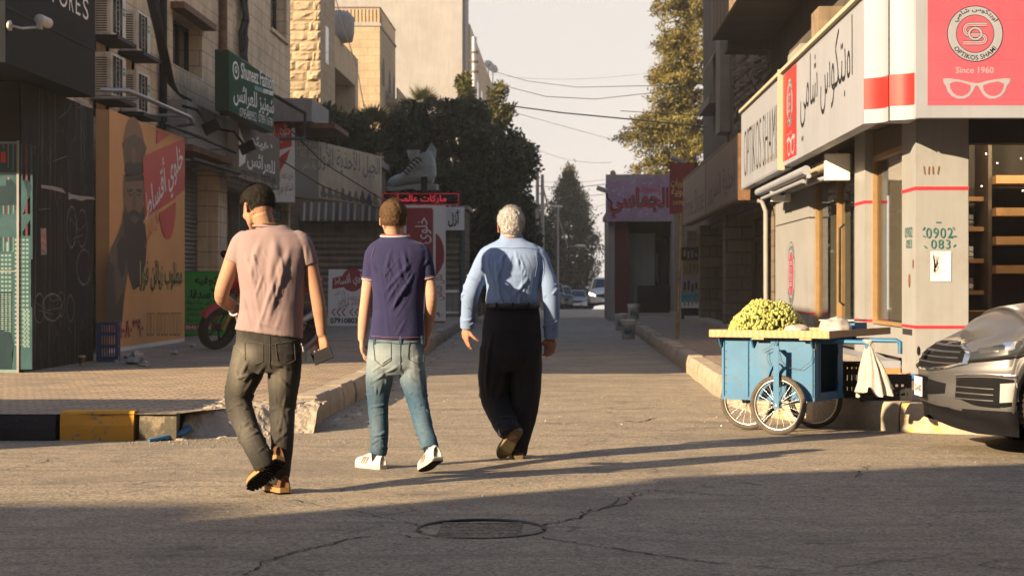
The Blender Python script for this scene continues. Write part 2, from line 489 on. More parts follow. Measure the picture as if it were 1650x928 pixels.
# manhole: ring let into the road, part covered by asphalt
mh = gp(775, 854)
t = thing('manhole_cover', 'round iron manhole rim half buried in the asphalt in front of the walkers', 'manhole', (mh.x, mh.y, 0))
M_IRON = pm('dark_iron', (.05, .048, .046), .6, .3, 9, .4, 50, .5)
m = MB(); m.lathe([(.31, .001), (.312, .006), (.298, .007), (.294, .001)], mh, (0, 0, 1), M_ASPH, 48); m.tube([mh + Vector((.305 * math.cos(R(a)), .305 * math.sin(R(a)), .004 + .008 * math.sin(R(max(0, min(180, (a + 10) * .86)))))) for a in range(-8, 206, 6)], .009, M_IRON, 8); m.build('rim', t)
m = MB(); m.ellipse(mh.x, mh.y, .296, .29, .0075, M_ASPH, 40)
for k in range(-4, 5): m.box(mh.x - .2, mh.x + .2, mh.y + k * .055 - .012, mh.y + k * .055 + .012, .0076, .0105, M_ASPH)
m.build('lid', t)

# pavements
def sheet(name, pts, z, mat, label):
    m = MB(); m.poly([(x, y, z) for x, y in pts], mat)
    return struct(m.build(name), label)
KL = [(-2.2, 15.55), (-2.1, 16.3), (-2.1, 21.5), (-2.38, 36), (-2.7, 52), (-2.8, 62)]
sheet('pavement', [(-30, 14.62), (-2.97, 14.62), (-2.85, 15.0), (-2.45, 15.75)] + [(x - .05, y) for x, y in KL[1:]] + [(-30, 62)], .2, M_PAVL,
      'wide tan brick pavement on the left corner')
KR = [(1.62, 64), (1.62, 40), (1.62, 27), (1.60, 21), (1.62, 18.6), (1.76, 17.3), (2.06, 16.4), (2.5, 15.65), (2.95, 15.25), (3.6, 15.1), (6, 15.1), (14, 15.1)]
sheet('pavement', [(x + .05, y + .03) for x, y in KR] + [(14, 64)], .218, M_PAVR, 'red brick pavement before the corner shop')

def kerb_run(pts, z, wid, side, seg, mats, seed, name='kerb', label=None, jit=.012):
    """kerb stones along a line; side=+1 puts the stone to the left of the walking direction"""
    rnd = random.Random(seed); m = MB()
    P = [Vector((x, y)) for x, y in pts]
    L = [0]
    for a, b in zip(P[:-1], P[1:]): L.append(L[-1] + (b - a).length)
    def pos(s):
        for k in range(len(P) - 1):
            if s <= L[k + 1] or k == len(P) - 2: return P[k].lerp(P[k + 1], (s - L[k]) / (L[k + 1] - L[k]))
    n = max(1, round(L[-1] / seg)); i = 0
    for k in range(n):
        s0 = L[-1] * k / n + .006; s1 = L[-1] * (k + 1) / n - .006
        sub = 4; inner = []; outer = []
        for q in range(sub + 1):
            p = pos(lerp(s0, s1, q / sub)); d = (pos(min(lerp(s0, s1, q / sub) + .15, L[-1])) - pos(max(lerp(s0, s1, q / sub) - .15, 0))).normalized()
            nn = Vector((-d.y, d.x)) * side
            inner.append(p + nn * wid); outer.append(p)
        dz = rnd.uniform(-jit, jit); off = rnd.uniform(-jit, jit)
        mat = mats[k % len(mats)]
        b = .028; prof_n = []
        vs = []
        for q in range(sub + 1):
            o = outer[q]; inn = inner[q]; nn = (inn - o).normalized(); o = o + nn * off
            ch = rnd.uniform(0, .012)
            for (t_, zz) in ((0, -.02), (-.004, z * .5), (.006 + ch, z - b - ch), (b * .5 + ch, z - b * .25 - ch), (b + ch, z + .004), (wid, z + .004), (wid, -.02)):
                pt = o + nn * t_
                vs.append((pt.x, pt.y, zz + (dz if zz > 0 else 0)))
        fs = []
        for q in range(sub):
            for j in range(6): fs.append((q * 7 + j, q * 7 + j + 1, (q + 1) * 7 + j + 1, (q + 1) * 7 + j))
        fs += [tuple(range(7)), tuple(reversed(range(sub * 7, sub * 7 + 7)))]
        m.add(vs, fs, mat)
    return struct(m.build(name), label)
kerb_run([(-12, 14.6), (-3.86, 14.6)], .205, .2, 1, 1.2, [M_KBLK], 1, label='black painted kerb stones on the left corner')
kerb_run([(-3.84, 14.6), (-3.27, 14.6)], .207, .2, 1, .6, [M_KYEL], 2, label='yellow painted kerb stone on the left corner')
kerb_run([(-3.24, 14.62), (-2.95, 14.64)], .205, .2, 1, .4, [M_KOLD], 3, label='worn grey kerb stone at the broken corner')
kerb_run(KL[::1], .215, .2, 1, .95, [M_KERB], 4, label='concrete kerb along the left side of the street', jit=.016)
kerb_run(KR[:6], .222, .2, 1, 1.0, [M_KERB], 5, label='concrete kerb along the right side of the street')
kerb_run(KR[5:], .224, .2, 1, 1.0, [M_KYEF, M_KERB], 6, label='faded yellow kerb round the right corner')

# broken corner: an uneven apron of old concrete between the kerb stones
def rough_patch(name, x0, x1, y0, y1, zf, nx, ny, mat, amp, seed, label, kind='structure'):
    vs = []; fs = []
    for j in range(ny + 1):
        for i in range(nx + 1):
            x = lerp(x0, x1, i / nx); y = lerp(y0, y1, j / ny)
            z = zf(x, y) + amp * (mnoise.fractal(Vector((x * 7, y * 7, seed)), .8, 2.1, 5))
            vs.append((x, y, max(z, -.01)))
    for j in range(ny):
        for i in range(nx):
            a = j * (nx + 1) + i; fs.append((a, a + 1, a + nx + 2, a + nx + 1))
    m = MB(); m.add(vs, fs, mat); o = m.build(name); return struct(o, label)
def zf(x, y):
    edge = 14.72 + .55 * max(0, min(1, (x + 2.95) / .7))
    k = max(0, min(1, (y - edge) / .42))
    return .004 + .2 * k * k * (3 - 2 * k) - (.02 if k <= 0 else 0)
rough_patch('pavement', -2.96, -2.0, 14.45, 16.2, zf, 70, 110, M_RUB, .034, 3, 'broken concrete apron where the kerb is missing')

# grit and litter on the ground: nobody could count it
M_LIT = pm('pale_litter', (.5, .47, .42), .8, .5, 40)
M_GRIT = pm('grit', (.2, .165, .125), .9, .5, 30)
m = MB(); rnd = random.Random(11)
def pebble(x, y, z, r, mat):
    q = [(x + r * rnd.uniform(.6, 1.3) * math.cos(a), y + r * rnd.uniform(.6, 1.3) * math.sin(a), z) for a in (0, 1.26, 2.5, 3.8, 5.0)]
    m.add(q + [(x, y, z + r * rnd.uniform(.5, 1.0))], [(k, (k + 1) % 5, 5) for k in range(5)], mat)
for k in range(380):
    x = rnd.gauss(-2.5, .6); y = rnd.gauss(14.5, .25)
    if y < 14.9: pebble(x, y, .001, rnd.uniform(.003, .013), M_GRIT)
for k in range(260):
    px = rnd.uniform(700, 1650); py = rnd.uniform(640, 700); p = gp(px, py)
    if p.x < 1.5 or p.y < 15: pebble(p.x, p.y, .001, rnd.uniform(.004, .012), M_GRIT if rnd.random() < .7 else M_LIT)
for k in range(320):
    x = rnd.uniform(-3.4, 4); y = rnd.uniform(9, 14.4); pebble(x, y, .001, rnd.uniform(.003, .007), M_GRIT if rnd.random() < .85 else M_LIT)
for k in range(150):
    y = rnd.uniform(16, 44); x = -2.0 + abs(rnd.gauss(0, .12)); pebble(x - (y - 20) * .016 * (y > 20), y, .001, rnd.uniform(.005, .03), M_LIT if rnd.random() < .12 else M_GRIT)
o = m.build('litter'); tag(o, 'scattered grit and scraps of paper on the road and along the kerbs', 'litter', kind='stuff')
# ------------------------------------------------------------------ wall materials
def mat_blocks(name, a, b, mortar, bw=.6, rh=.3, ms=.012, rough_face=.3, streak=.5, stain=(.1, .085, .065)):
    g = G(name)
    sx = g.n('SeparateXYZ'); g.l(g.co(), sx.inputs[0]); cx = g.n('CombineXYZ')
    g.l(g.math('ADD', sx.outputs[0], sx.outputs[1]), cx.inputs[0]); g.l(sx.outputs[2], cx.inputs[1])
    br = g.n('TexBrick'); br.offset = .5; g.l(cx.outputs[0], br.inputs['Vector'])
    for k, v in (('Scale', 1.0), ('Mortar Size', ms), ('Mortar Smooth', .3), ('Brick Width', bw), ('Row Height', rh)): br.inputs[k].default_value = v
    br.inputs['Color1'].default_value = (*a, 1); br.inputs['Color2'].default_value = (*b, 1); br.inputs['Mortar'].default_value = (*mortar, 1)
    n1 = g.noise(1.6, 8, .7); n2 = g.noise(14, 6, .7); st = g.noise(1, 5, .6, g.co((5, 5, .35)))
    c = g.mix(g.ramp(n1, [(.45, 0.), (.70, .38)]), br.outputs['Color'], stain)
    c = g.mix(g.math('MULTIPLY', g.ramp(st, [(.5, 0.), (.75, 1.)]), streak), c, stain)
    c = g.mix(g.ramp(n2, [(.5, 0.), (.75, .25)]), c, tuple(min(1, x * 1.35) for x in a))
    nr = g.bump(br.outputs['Fac'], -.5, .012); nr = g.bump(n2, rough_face, .02, nr)
    return g.done(c, .88, nr, spec=.25)
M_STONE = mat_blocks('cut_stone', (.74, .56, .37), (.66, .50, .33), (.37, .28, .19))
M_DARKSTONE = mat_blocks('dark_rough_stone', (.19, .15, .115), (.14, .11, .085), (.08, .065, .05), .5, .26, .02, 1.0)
M_PLASTER = pm('cream_plaster', (.40, .32, .23), .9, .12, 1.2, .3, 30, streak=.35)
M_PLAST2 = pm('sand_plaster', (.42, .32, .21), .9, .12, 1.5, .3, 30, streak=.5)
M_ROOFS = pm('roof_slab', (.22, .19, .16), .9, .2, 2)
M_SHUT = pm('shutter_grey', (.16, .145, .125), .55, .2, 2.5, .2, 40, .5, streak=.5, dirt=(.06, .05, .04))
M_SHUTD = pm('shutter_brown', (.14, .125, .11), .6, .2, 2.5, .2, 40, .3, streak=.6, dirt=(.05, .04, .035))
M_BLACK = pm('black_paint', (.014, .014, .016), .6, .3, 6, spec=.15)
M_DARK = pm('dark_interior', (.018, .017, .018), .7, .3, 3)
M_GLASSD = glassy('dark_glass', (.02, .022, .025), .05)
M_CHAR = pm('charcoal_cladding', (.014, .0165, .02), .8, .3, 1.6, .1, 30, streak=.3, spec=.12)
M_WHITE = pm('sign_white', (.72, .70, .66), .5, .05, 2, streak=.12)
M_INK = pm('ink_black', (.015, .015, .017), .8, .1, spec=.1)
M_INKB = pm('ink_blue', (.025, .03, .06), .5, .1)
M_RED = pm('sign_red', (.52, .05, .04), .5, .12, 2)
M_MAROON = pm('sign_maroon', (.30, .03, .045), .5, .18, 14)
M_GREY = pm('weathered_grey', (.24, .23, .22), .7, .15, 3, .2, streak=.4)
M_STEEL = pm('galvanised_steel', (.33, .33, .33), .4, .15, 6, 0, 60, .7)
M_CABLE = pm('cable_black', (.02, .02, .02), .6, .2)
M_WHITEP = pm('white_plastic', (.46, .45, .42), .45, .06, 4, streak=.2, dirt=(.2, .17, .13))
M_RUST = pm('rusty_metal', (.16, .085, .045), .8, .4, 9, .3, 60)
M_WOODB = pm('brown_wood', (.13, .08, .045), .7, .3, 5, .2)

class Sign(MB):
    """flat sign face; print positions are read off the photograph and meet the real plane of the sign"""
    def __init__(s, o, U, V=(0, 0, 1)):
        super().__init__(frame(o, U, V)); s.inv = s.M.inverted()
    def loc(s, px, py):
        a = s.inv @ Vector((0, 0, CH)); b = s.inv @ Vector(((px - VX) / F, 1, CH - (py - VY) / F))
        d = b - a; p = a - d * (a.z / d.z)
        return (p.x, p.y)
    def pts(s, P): return [s.loc(*p) for p in P]
    def shape(s, P, w, m): s.flat(s.pts(P), w, m)
    def line(s, P, t, w, m): s.stroke(s.pts(P), t, w, m)
    def write(s, t, x0, y0, x1, y1, w, m, **kw):
        xm, ym = (x0 + x1) / 2, (y0 + y1) / 2
        u0, u1 = s.loc(x0, ym)[0], s.loc(x1, ym)[0]; a, b = s.loc(xm, y0)[1], s.loc(xm, y1)[1]
        s.text(t, (u0 + u1) / 2, (a + b) / 2, abs(u1 - u0), abs(a - b), w, m, **kw)

def wall_holes(m, u0, u1, v0, v1, holes, depth, mat, rev=None):
    """upright wall face in the local u-v plane, with openings and their reveals"""
    us = sorted({u0, u1, *[h[0] for h in holes], *[h[1] for h in holes]}); vs = sorted({v0, v1, *[h[2] for h in holes], *[h[3] for h in holes]})
    for a, b in zip(us[:-1], us[1:]):
        for c, d in zip(vs[:-1], vs[1:]):
            cu, cv = (a + b) / 2, (c + d) / 2
            if any(h[0] < cu < h[1] and h[2] < cv < h[3] for h in holes): continue
            m.rect(a, b, c, d, 0, mat)
    for a, b, c, d in [h[:4] for h in holes]:
        r = rev or mat
        m.poly([(a, c, 0), (a, d, 0), (a, d, -depth), (a, c, -depth)], r); m.poly([(b, c, 0), (b, c, -depth), (b, d, -depth), (b, d, 0)], r)
        m.poly([(a, c, 0), (a, c, -depth), (b, c, -depth), (b, c, 0)], r); m.poly([(a, d, 0), (b, d, 0), (b, d, -depth), (a, d, -depth)], r)

def window(parent, Mx, u0, u1, v0, v1, depth, glass=None, frame_m=None, name='window', bars=1, sill=True):
    g = MB(Mx); g.rect(u0, u1, v0, v1, -depth + .002, glass or M_GLASSD); w = g.build(name, parent)
    f = MB(Mx); t = .05; fm = frame_m or M_GREY; d0, d1 = -depth + .004, -depth + .045
    f.box(u0 + .003, u0 + t, v0 + .003, v1 - .003, d0, d1, fm); f.box(u1 - t, u1 - .003, v0 + .003, v1 - .003, d0, d1, fm)
    f.box(u0 + t, u1 - t, v0 + .003, v0 + t, d0, d1, fm); f.box(u0 + t, u1 - t, v1 - t, v1 - .003, d0, d1, fm)
    for k in range(1, bars + 1):
        uu = lerp(u0, u1, k / (bars + 1)); f.box(uu - .02, uu + .02, v0 + t, v1 - t, d0, d1 - .004, fm)
    f.build('frame', w)
    if sill:
        q = MB(Mx); q.box(u0 - .08, u1 + .08, v0 - .09, v0 - .003, -.05, .06, M_STONE); q.build('sill', w)
    return w

def corrugated(m, u0, u1, v0, v1, w, pitch, depth, mat, vertical=False):
    """ribbed sheet; ribs run along u unless vertical"""
    a, b = (v0, v1) if not vertical else (u0, u1)
    n = max(2, int((b - a) / pitch)); K = n * 4; P = []
    for k in range(K + 1):
        P.append((lerp(a, b, k / K), w + depth * (.5 + .5 * math.sin(2 * math.pi * k / 4 + .4))))
    vs = []
    for t, d in P:
        if vertical: vs += [(t, v0, d), (t, v1, d)]
        else: vs += [(u0, t, d), (u1, t, d)]
    m.add(vs, [(2 * k, 2 * k + 1, 2 * k + 3, 2 * k + 2) for k in range(K)], mat, True)

LEFT = lambda X, Y0: frame((X, Y0, 0), (0, 1, 0), (0, 0, 1))       # walls facing the street from the left: u = Y - Y0

# ------------------------------------------------------------------ dark corner shop on the left
t = thing('shop_building', 'dark clad corner shop with scratched black side panel at the left edge', 'shop', (-6.3, 22, .2))
m = MB(); m.box(-14, -6.06, 21.36, 24.68, .1, 3.43, M_CHAR); m.box(-14, -6.45, 23.36, 24.68, 3.431, 5.3, M_CHAR); m.build('wall', t)  # upper rear block added, hidden behind the fascia, to stop sun reaching the road
m = MB(); m.box(-14, -5.7, 19.6, 23.35, 3.44, 5.35, M_CHAR)
m.box(-5.698, -5.69, 19.62, 23.33, 4.0, 4.012, M_BLACK)
sgn = Sign((-5.7, 19.6, 0), (0, 1, 0))
for ch, x0, x1, y1 in (('S', 66, 76, -2), ('T', 80, 90, 4), ('O', 94, 108, 12), ('R', 111, 118, 19), ('E', 121.5, 129, 24.5), ('S', 133, 142, 32)):
    sgn.write(ch, x0, y1 - 34, x1, y1, .004, M_WHITE)
m.M = Matrix.Identity(4); k0 = len(m.v); m.v += sgn.v; wi = m.mi(M_WHITE)
for f in sgn.f: m.f.append(tuple(a + k0 for a in f)); m.fm.append(wi); m.fs.append(False)
m.build('fascia', t)
# scratched side panel with ghost drawings of motorbikes
s = Sign((-6.035, 21.36, 0), (0, 1, 0))
g = G('scratched_black_panel')
sx = g.noise(1, 6, .75, g.co((3, 3, .25))); sp = g.noise(9, 8, .8); s2 = g.noise(1, 3, .6, g.co((14, 14, .4)))
c = g.mix(g.ramp(sp, [(.3, 0.), (.7, 1.)]), (.007, .0075, .008), (.02, .02, .02))
c = g.mix(g.ramp(s2, [(.54, 0.), (.66, .35)]), c, (.13, .12, .11))
c = g.mix(g.ramp(sp, [(.69, 0.), (.73, .5)]), c, (.24, .22, .2))
M_SCR = g.done(c, .8, g.bump(sp, .3, .004), spec=.1)
M_CHALK = pm('chalky_scratch', (.19, .185, .175), .9, .9, 30, spec=.05)
s.box(0, 3.28, .2, 3.43, -.02, 0, M_SCR)
rnd = random.Random(5)
def scribble(cx, cy, rx, ry, n=2, t=.008):
    for q in range(n):
        k = rnd.uniform(.9, 1.06); a0 = rnd.uniform(0, 6)
        P = [s.loc(cx + rx * k * math.cos(a0 + a * .21), cy + ry * k * math.sin(a0 + a * .21)) for a in range(rnd.randint(22, 31))]
        s.stroke([(p[0], p[1], t * rnd.uniform(.5, 1.3)) for p in P], t, .003, M_CHALK)
for c_ in ((115, 366, 8, 34), (132, 368, 8, 30), (63, 497, 8, 24), (84, 495, 16, 22), (98, 490, 6, 20), (113, 497, 6, 22), (135, 430, 12, 30)): scribble(*c_, n=3)
for P in ([(58, 488), (75, 500), (97, 496), (104, 480)], [(76, 474), (84, 486), (92, 482)], [(112, 352), (128, 372), (140, 358)], [(118, 385), (134, 378)], [(63, 500), (84, 506)],
          [(96, 190), (110, 178), (114, 168)], [(118, 195), (121, 220), (117, 230)], [(137, 180), (139, 215), (135, 245), (141, 268)], [(109, 250), (111, 285)], [(128, 192), (131, 208), (138, 226)],
          [(60, 298), (64, 130), (75, 132), (78, 160)], [(85, 260), (107, 252)], [(62, 338), (80, 336), (80, 340)], [(56, 565), (58, 300)]):
    s.line(P, .007, .0035, M_CHALK)
for k in range(60):
    x, y = rnd.uniform(56, 150), rnd.choice([rnd.uniform(150, 300), rnd.uniform(480, 590)]); s.line([(x, y), (x + rnd.uniform(-3, 3), y + rnd.uniform(3, 12)), (x + rnd.uniform(-5, 5), y + rnd.uniform(12, 40))], rnd.uniform(.002, .007), .0036 + k * 1e-5, M_CHALK)
M_TORN = pm('torn_paper', (.3, .27, .23), .9, .3, 18)
s.shape([(110, 310), (114, 313), (130, 316), (152, 318), (153, 322), (140, 321), (131, 324), (118, 320), (110, 322)], .003, M_TORN)
s.shape([(66, 298), (84, 300), (100, 304), (106, 312), (92, 308), (78, 305), (66, 303)], .003, M_TORN)
s.shape([(65, 368), (74, 368), (75, 410), (66, 411)], .003, M_TORN)
s.shape([(118, 155), (136, 165), (150, 172), (147, 175), (130, 169), (118, 160)], .003, M_TORN)
s.line([(66, 375), (74, 385)], .03, .0045, M_RED); s.line([(66, 390), (74, 398)], .03, .0045, M_RED); s.line([(67, 402), (73, 408)], .02, .0045, M_INKB)
s.build('side_panel', t)
# printed window on the front: cut-out city and bold stripes
s = Sign((-8.0, 21.34, 0), (1, 0, 0))
C_TEAL = pm('print_teal', (.03, .075, .085), .35, .15, 5); C_MINT = pm('print_mint', (.16, .24, .22), .35, .12, 5)
C_PLUM = pm('print_plum', (.12, .03, .05), .35, .12, 5); C_NAVY = pm('print_navy', (.012, .03, .04), .35, .1, 5)
s.box(0, 1.945, .19, 2.76, -.012, 0, C_MINT)
for x in range(0, 52, 8):
    s.shape([(x - 26, 418), (x - 22, 418), (x - 22, 232), (x - 26, 232)], .002, C_TEAL)
    s.shape([(x + 1, 418 - (x % 3) * 14), (x + 4.5, 418 - (x % 3) * 14), (x + 4.5, 232), (x + 1, 232)], .002, C_PLUM if x % 16 else C_TEAL)
s.shape([(-20, 345), (50, 345), (50, 352), (38, 372), (20, 382), (-20, 382)], .003, C_TEAL)
s.shape([(-20, 290), (46, 290), (51, 300), (48, 318), (36, 330), (-20, 332)], .003, C_NAVY)
s.ring(*s.loc(-8, 318), .36, .36, .09, .0035, C_TEAL); s.shape([(-30, 240), (10, 240), (10, 300), (-30, 300)], .0034, C_TEAL); s.shape([(2, 245), (9, 245), (9, 262), (2, 262)], .004, M_RED)
for x0, x1, y0 in ((-40, -12, 440), (-12, 22, 405), (22, 50, 380), (0, 20, 470), (36, 52, 495)):
    s.shape([(x0, 595), (x1, 595), (x1, y0), (x0, y0)], .0042 + y0 * 1e-6, C_TEAL if (x0 // 4) % 2 else C_NAVY)
    for yy in range(int(y0) + 5, 560, 7):
        for q in range(int((x1 - x0) / 6)): s.shape([(x0 + 2 + q * 6, yy + 3.5), (x0 + 6 + q * 6, yy + 3.5), (x0 + 6 + q * 6, yy), (x0 + 2 + q * 6, yy)], .0052, C_MINT)
s.shape([(-20, 595), (20, 590), (23, 555), (17, 535), (-20, 528)], .006, C_NAVY); s.shape([(20, 592), (51, 592), (51, 560), (20, 566)], .006, C_TEAL)
for yy in (438, 280): s.rect(0, 1.945, s.loc(0, yy)[1], s.loc(0, yy)[1] + .012, .007, M_GREY)
s.box(1.925, 1.95, .19, 2.77, .001, .02, M_GREY)
s.build('printed_window', t)
m = MB(); m.box(-14, -6.06, 21.345, 21.355, 2.77, 3.43, M_DARK); m.build('recess_shade', t)  # dark sheet stands in for shade in the recess under the fascia
# surveillance camera on the fascia
t = thing('security_camera', 'small tan surveillance camera on an arm from the dark fascia', 'camera', (-5.7, 19.7, 4.1))
b = at(13, 42, 19.66)
m = MB(); b.x = -5.69; m.lathe([(0, 0), (.055, 0), (.055, .03), (0, .03)], b, (1, 0, 0), M_WHITEP, 16)
c1 = at(66, 44, 20.1); m.tube([b + Vector((.03, 0, 0)), b + Vector((.13, .05, -.02)), c1], .014, M_STEEL); m.build('arm', t)
m = MB(); c2 = at(62, 31, 20.0); c3 = at(82, 40, 20.3); d = (c3 - c2).normalized()
m.lathe([(0, 0), (.05, 0), (.055, .02), (.055, .24), (.045, .25), (.04, .23), (0, .23)], c2, d, M_WHITEP, 16)
m.box(c2.x - .02, c2.x + .02, c2.y, c2.y + .1, c2.z - .1, c2.z - .03, M_STEEL); m.build('camera_body', t)

# ------------------------------------------------------------------ tall stone building over the shops on the left
BX, BY0 = -7.05, 24.7
t = thing('stone_building', 'tall tan stone building above the row of shops on the left', 'building', (BX, BY0, 0))
Mx = LEFT(BX, BY0)
W1 = (34.6 - BY0, 37.4 - BY0, 5.14, 6.1); W2 = (46.1 - BY0, 48.7 - BY0, 7.3, 9.4); W3 = (41.6 - BY0, 44.6 - BY0, 8.3, 10.2); W4 = (34.6 - BY0, 37.4 - BY0, 8.6, 10.4)
D1 = (39.5 - BY0, 45.2 - BY0, .2, 3.2); S1 = (33.2 - BY0, 37.9 - BY0, .2, 3.9); S2 = (45.6 - BY0, 49.1 - BY0, .2, 3.2)
m = MB(Mx); L_ = 49.4 - BY0
wall_holes(m, 0, L_, 0, 16, [W1, W2, W3, W4, D1, S1, S2], .35, M_STONE)
m.M = Matrix.Identity(4)
m.box(-25, BX - .36, BY0, 49.4, 0, 15.98, M_STONE); m.box(BX - .37, BX, BY0 - .012, BY0 - .002, 0, 16, M_STONE); m.box(BX - .37, BX, 49.402, 49.41, 0, 16, M_STONE)
m.build('wall', t)
for w in (W1, W2, W3, W4): window(t, Mx, *w, .3, bars=1 if w is not W1 else 2, frame_m=M_DARK, sill=w is not W1)
m = MB(Mx); m.box(W1[0] - .2, W1[1] + .2, W1[3] + .002, W1[3] + .12, -.05, .25, M_RUST); m.build('lintel_shade', t)
m = MB(Mx); corrugated(m, S1[0] + .02, S1[1] - .02, .21, 3.88, -.2, .085, .03, M_SHUT); m.build('roller_shutter', t)
m = MB(Mx); corrugated(m, S2[0] + .02, S2[1] - .02, .21, 3.18, -.2, .085, .03, M_SHUTD); m.build('roller_shutter', t)
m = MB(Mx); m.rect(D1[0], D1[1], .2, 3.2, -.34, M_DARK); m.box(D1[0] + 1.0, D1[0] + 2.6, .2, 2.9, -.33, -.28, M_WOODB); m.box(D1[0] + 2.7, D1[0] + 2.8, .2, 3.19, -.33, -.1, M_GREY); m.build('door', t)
m = MB(); 
for py_ in (38.25, 39.2): m.tube([(BX + .06, py_ + .45, .2), (BX + .06, py_ + .45, 3.6)], .035, M_WHITEP)
m.build('pipe', t)
m = MB(Mx); m.box(38.0 - BY0, 38.95 - BY0, .2, 4.1, .001, .2, M_STONE); m.build('pillar', t)
m = MB(); m.tube([(BX + .09, 33.35, 2.9), (BX + .09, 33.35, 14)], .07, M_BLACK); m.tube([(BX + .1, 39.2, 4.6), (BX + .1, 39.2, 15)], .075, M_RUST); m.build('downpipe', t)
m = MB(Mx); m.box(39.3 - BY0, 39.95 - BY0, 4.3, 15.9, .001, .16, M_STONE); m.build('pillar', t)
m = MB(Mx); m.box(46.0 - BY0, 49.3 - BY0, 5.05, 5.6, .001, 1.0, M_GREY); m.box(46.4 - BY0, 49.4 - BY0, 4.92, 5.04, .001, 1.5, M_RUST); m.build('balcony', t)

# bundle of cables hanging on the stone wall
m = MB(); rnd = random.Random(3)
for k in range(10):
    y0 = 41.5 + rnd.uniform(-.3, .5); X = BX + .06 + rnd.uniform(0, .1)
    P = [Vector((X, y0 + rnd.uniform(-.15, .15), 7.7)), Vector((X, y0 + rnd.uniform(-.35, .35), 7.3)), Vector((X, y0 + rnd.uniform(-.5, .5), 6.9)), Vector((X, y0 + rnd.uniform(-.45, .45), 6.5)),
         Vector((X, y0 + .1 + rnd.uniform(-.25, .25), 6.0)), Vector((X, y0 - .1 + rnd.uniform(-.1, .1), 5.4)), Vector((X, y0 - .3, 4.9))]
    m.tube(P, rnd.uniform(.02, .045), M_CABLE, 6)
m.tube([(BX + .1, 41.7, 6.0), (BX + .1, 42.8, 5.95), (BX + .12, 44.0, 5.6), (BX + .3, 45.3, 5.55), (BX + .9, 45.6, 5.2), (BX + .9, 45.4, 4.6), (BX + .3, 44.4, 4.5)], .045, M_CABLE, 8)
tag(m.build('cable_bundle'), 'tangled bundle of black cables hanging on the tan stone wall', 'cable')
m = MB()
for k in range(5):
    P = [at(238 + k * 4, 0, 31.5 + k * .3), at(250 + k * 3, 50, 32.2), at(262 + k * 3, 105, 33), at(272 + k * 2, 135, 33.6), at(288, 152, 34.4), at(300 + k * 2, 162, 35)]
    m.tube([Vector((max(p.x, BX + .12), p.y, p.z)) for p in P], .022, M_CABLE, 6)
tag(m.build('wall_cable'), 'black cables running down the wall beside the air conditioners', 'cable')

# ------------------------------------------------------------------ air conditioners
M_ACW = pm('ac_white', (.60, .55, .46), .5, .08, 3, streak=.35, dirt=(.16, .13, .1))
M_ACG = pm('ac_grille', (.05, .046, .042), .6, .2, 30)
M_ACD = pm('ac_green_tag', (.02, .22, .12), .5, .1)
def aircon(Y, z, label):
    t = thing('air_conditioner', label, 'air conditioner', (-6.76, Y, z), 'air conditioners on the stone wall')
    X0 = -7.04
    m = MB(LEFT(-6.76, Y)); m.box(0, .95, z, z + .66, -.27, 0, M_ACW); m.build('casing', t, bevel=.018)
    m = MB(LEFT(-6.76, Y)); m.rect(.05, .67, z + .05, z + .61, .003, M_ACG)
    for k in range(15): m.box(.05 + k * .0428, .056 + k * .0428, z + .05, z + .61, .003, .012, M_ACW if k % 5 == 0 else M_ACG)
    for r in (.1, .17, .24): m.ring(.36, z + .33, r, r, .008, .014, M_ACW, 28)
    m.rect(.73, .88, z + .38, z + .44, .003, M_ACD); m.rect(.73, .88, z + .46, z + .5, .003, M_ACD); m.build('fan_grille', t)
    m = MB(frame((-7.03, Y - .001, 0), (1, 0, 0), (0, 0, 1)))
    for k in range(15): m.box(.03, .2, z + .06 + k * .036, z + .075 + k * .036, 0, .006, M_ACG)
    m.build('side_louvre', t)
    m = MB(LEFT(-6.76, Y)); m.box(-.12, 1.15, z - .07, z - .012, -.288, .12, M_DARK)
    for u in (.05, .85): m.prism([(u, z - .3), (u + .03, z - .3), (u + .03, z - .07), (u, z - .07)], -.285, -.25, M_DARK)
    m.build('bracket', t)
aircon(28.7, 4.89, 'near upper air conditioner of four on the tan stone wall')
aircon(28.7, 3.98, 'near lower air conditioner of four, above the orange hoarding')
aircon(30.45, 4.86, 'far upper air conditioner of four, beside the black cables')
aircon(30.45, 3.90, 'far lower air conditioner of four, just above the pipe bracket')

# ------------------------------------------------------------------ orange hoarding with the bearded officer
t = thing('billboard', 'tall orange hoarding with a bearded officer and Arabic lettering', 'billboard', (-6.5, 27.2, .2))
g = G('hoarding_orange'); a_ = g.noise(.7, 5, .6); b_ = g.noise(60, 2, .6)
c = g.mix(g.ramp(a_, [(.3, 0.), (.7, 1.)]), (.62, .29, .09), (.74, .365, .12)); c = g.mix(g.ramp(b_, [(.4, 0.), (.7, .25)]), c, (.40, .19, .07))
M_ORG = g.done(c, .6, None)
M_TAN = pm('hoarding_edge', (.42, .25, .12), .6, .1, 3)
M_SOOT = pm('print_umber', (.045, .034, .026), .6, .25, 9); M_UMB = pm('print_brown', (.13, .085, .05), .6, .25, 9); M_FACE = pm('print_ochre', (.2, .12, .062), .6, .25, 14)
C_GRN = pm('print_olive', (.06, .068, .02), .6, .15, 6); C_YEL = pm('print_yellow', (.5, .36, .12), .6, .1, 6)
m = MB(LEFT(-6.44, 27.2)); m.box(0, 5.4, .2, 3.64, -.19, -.006, M_TAN); m.build('hoarding_frame', t)
s = Sign((-6.44, 27.2, 0), (0, 1, 0))
s.rect(0, 5.4, .26, 3.64, 0, M_ORG); s.rect(0, 5.4, .2, .26, 0, M_WHITE)
s.ellipse(*s.loc(216, 243), .72, .50, .002, pm('print_halo', (.235, .13, .06), .6, .15, 9))
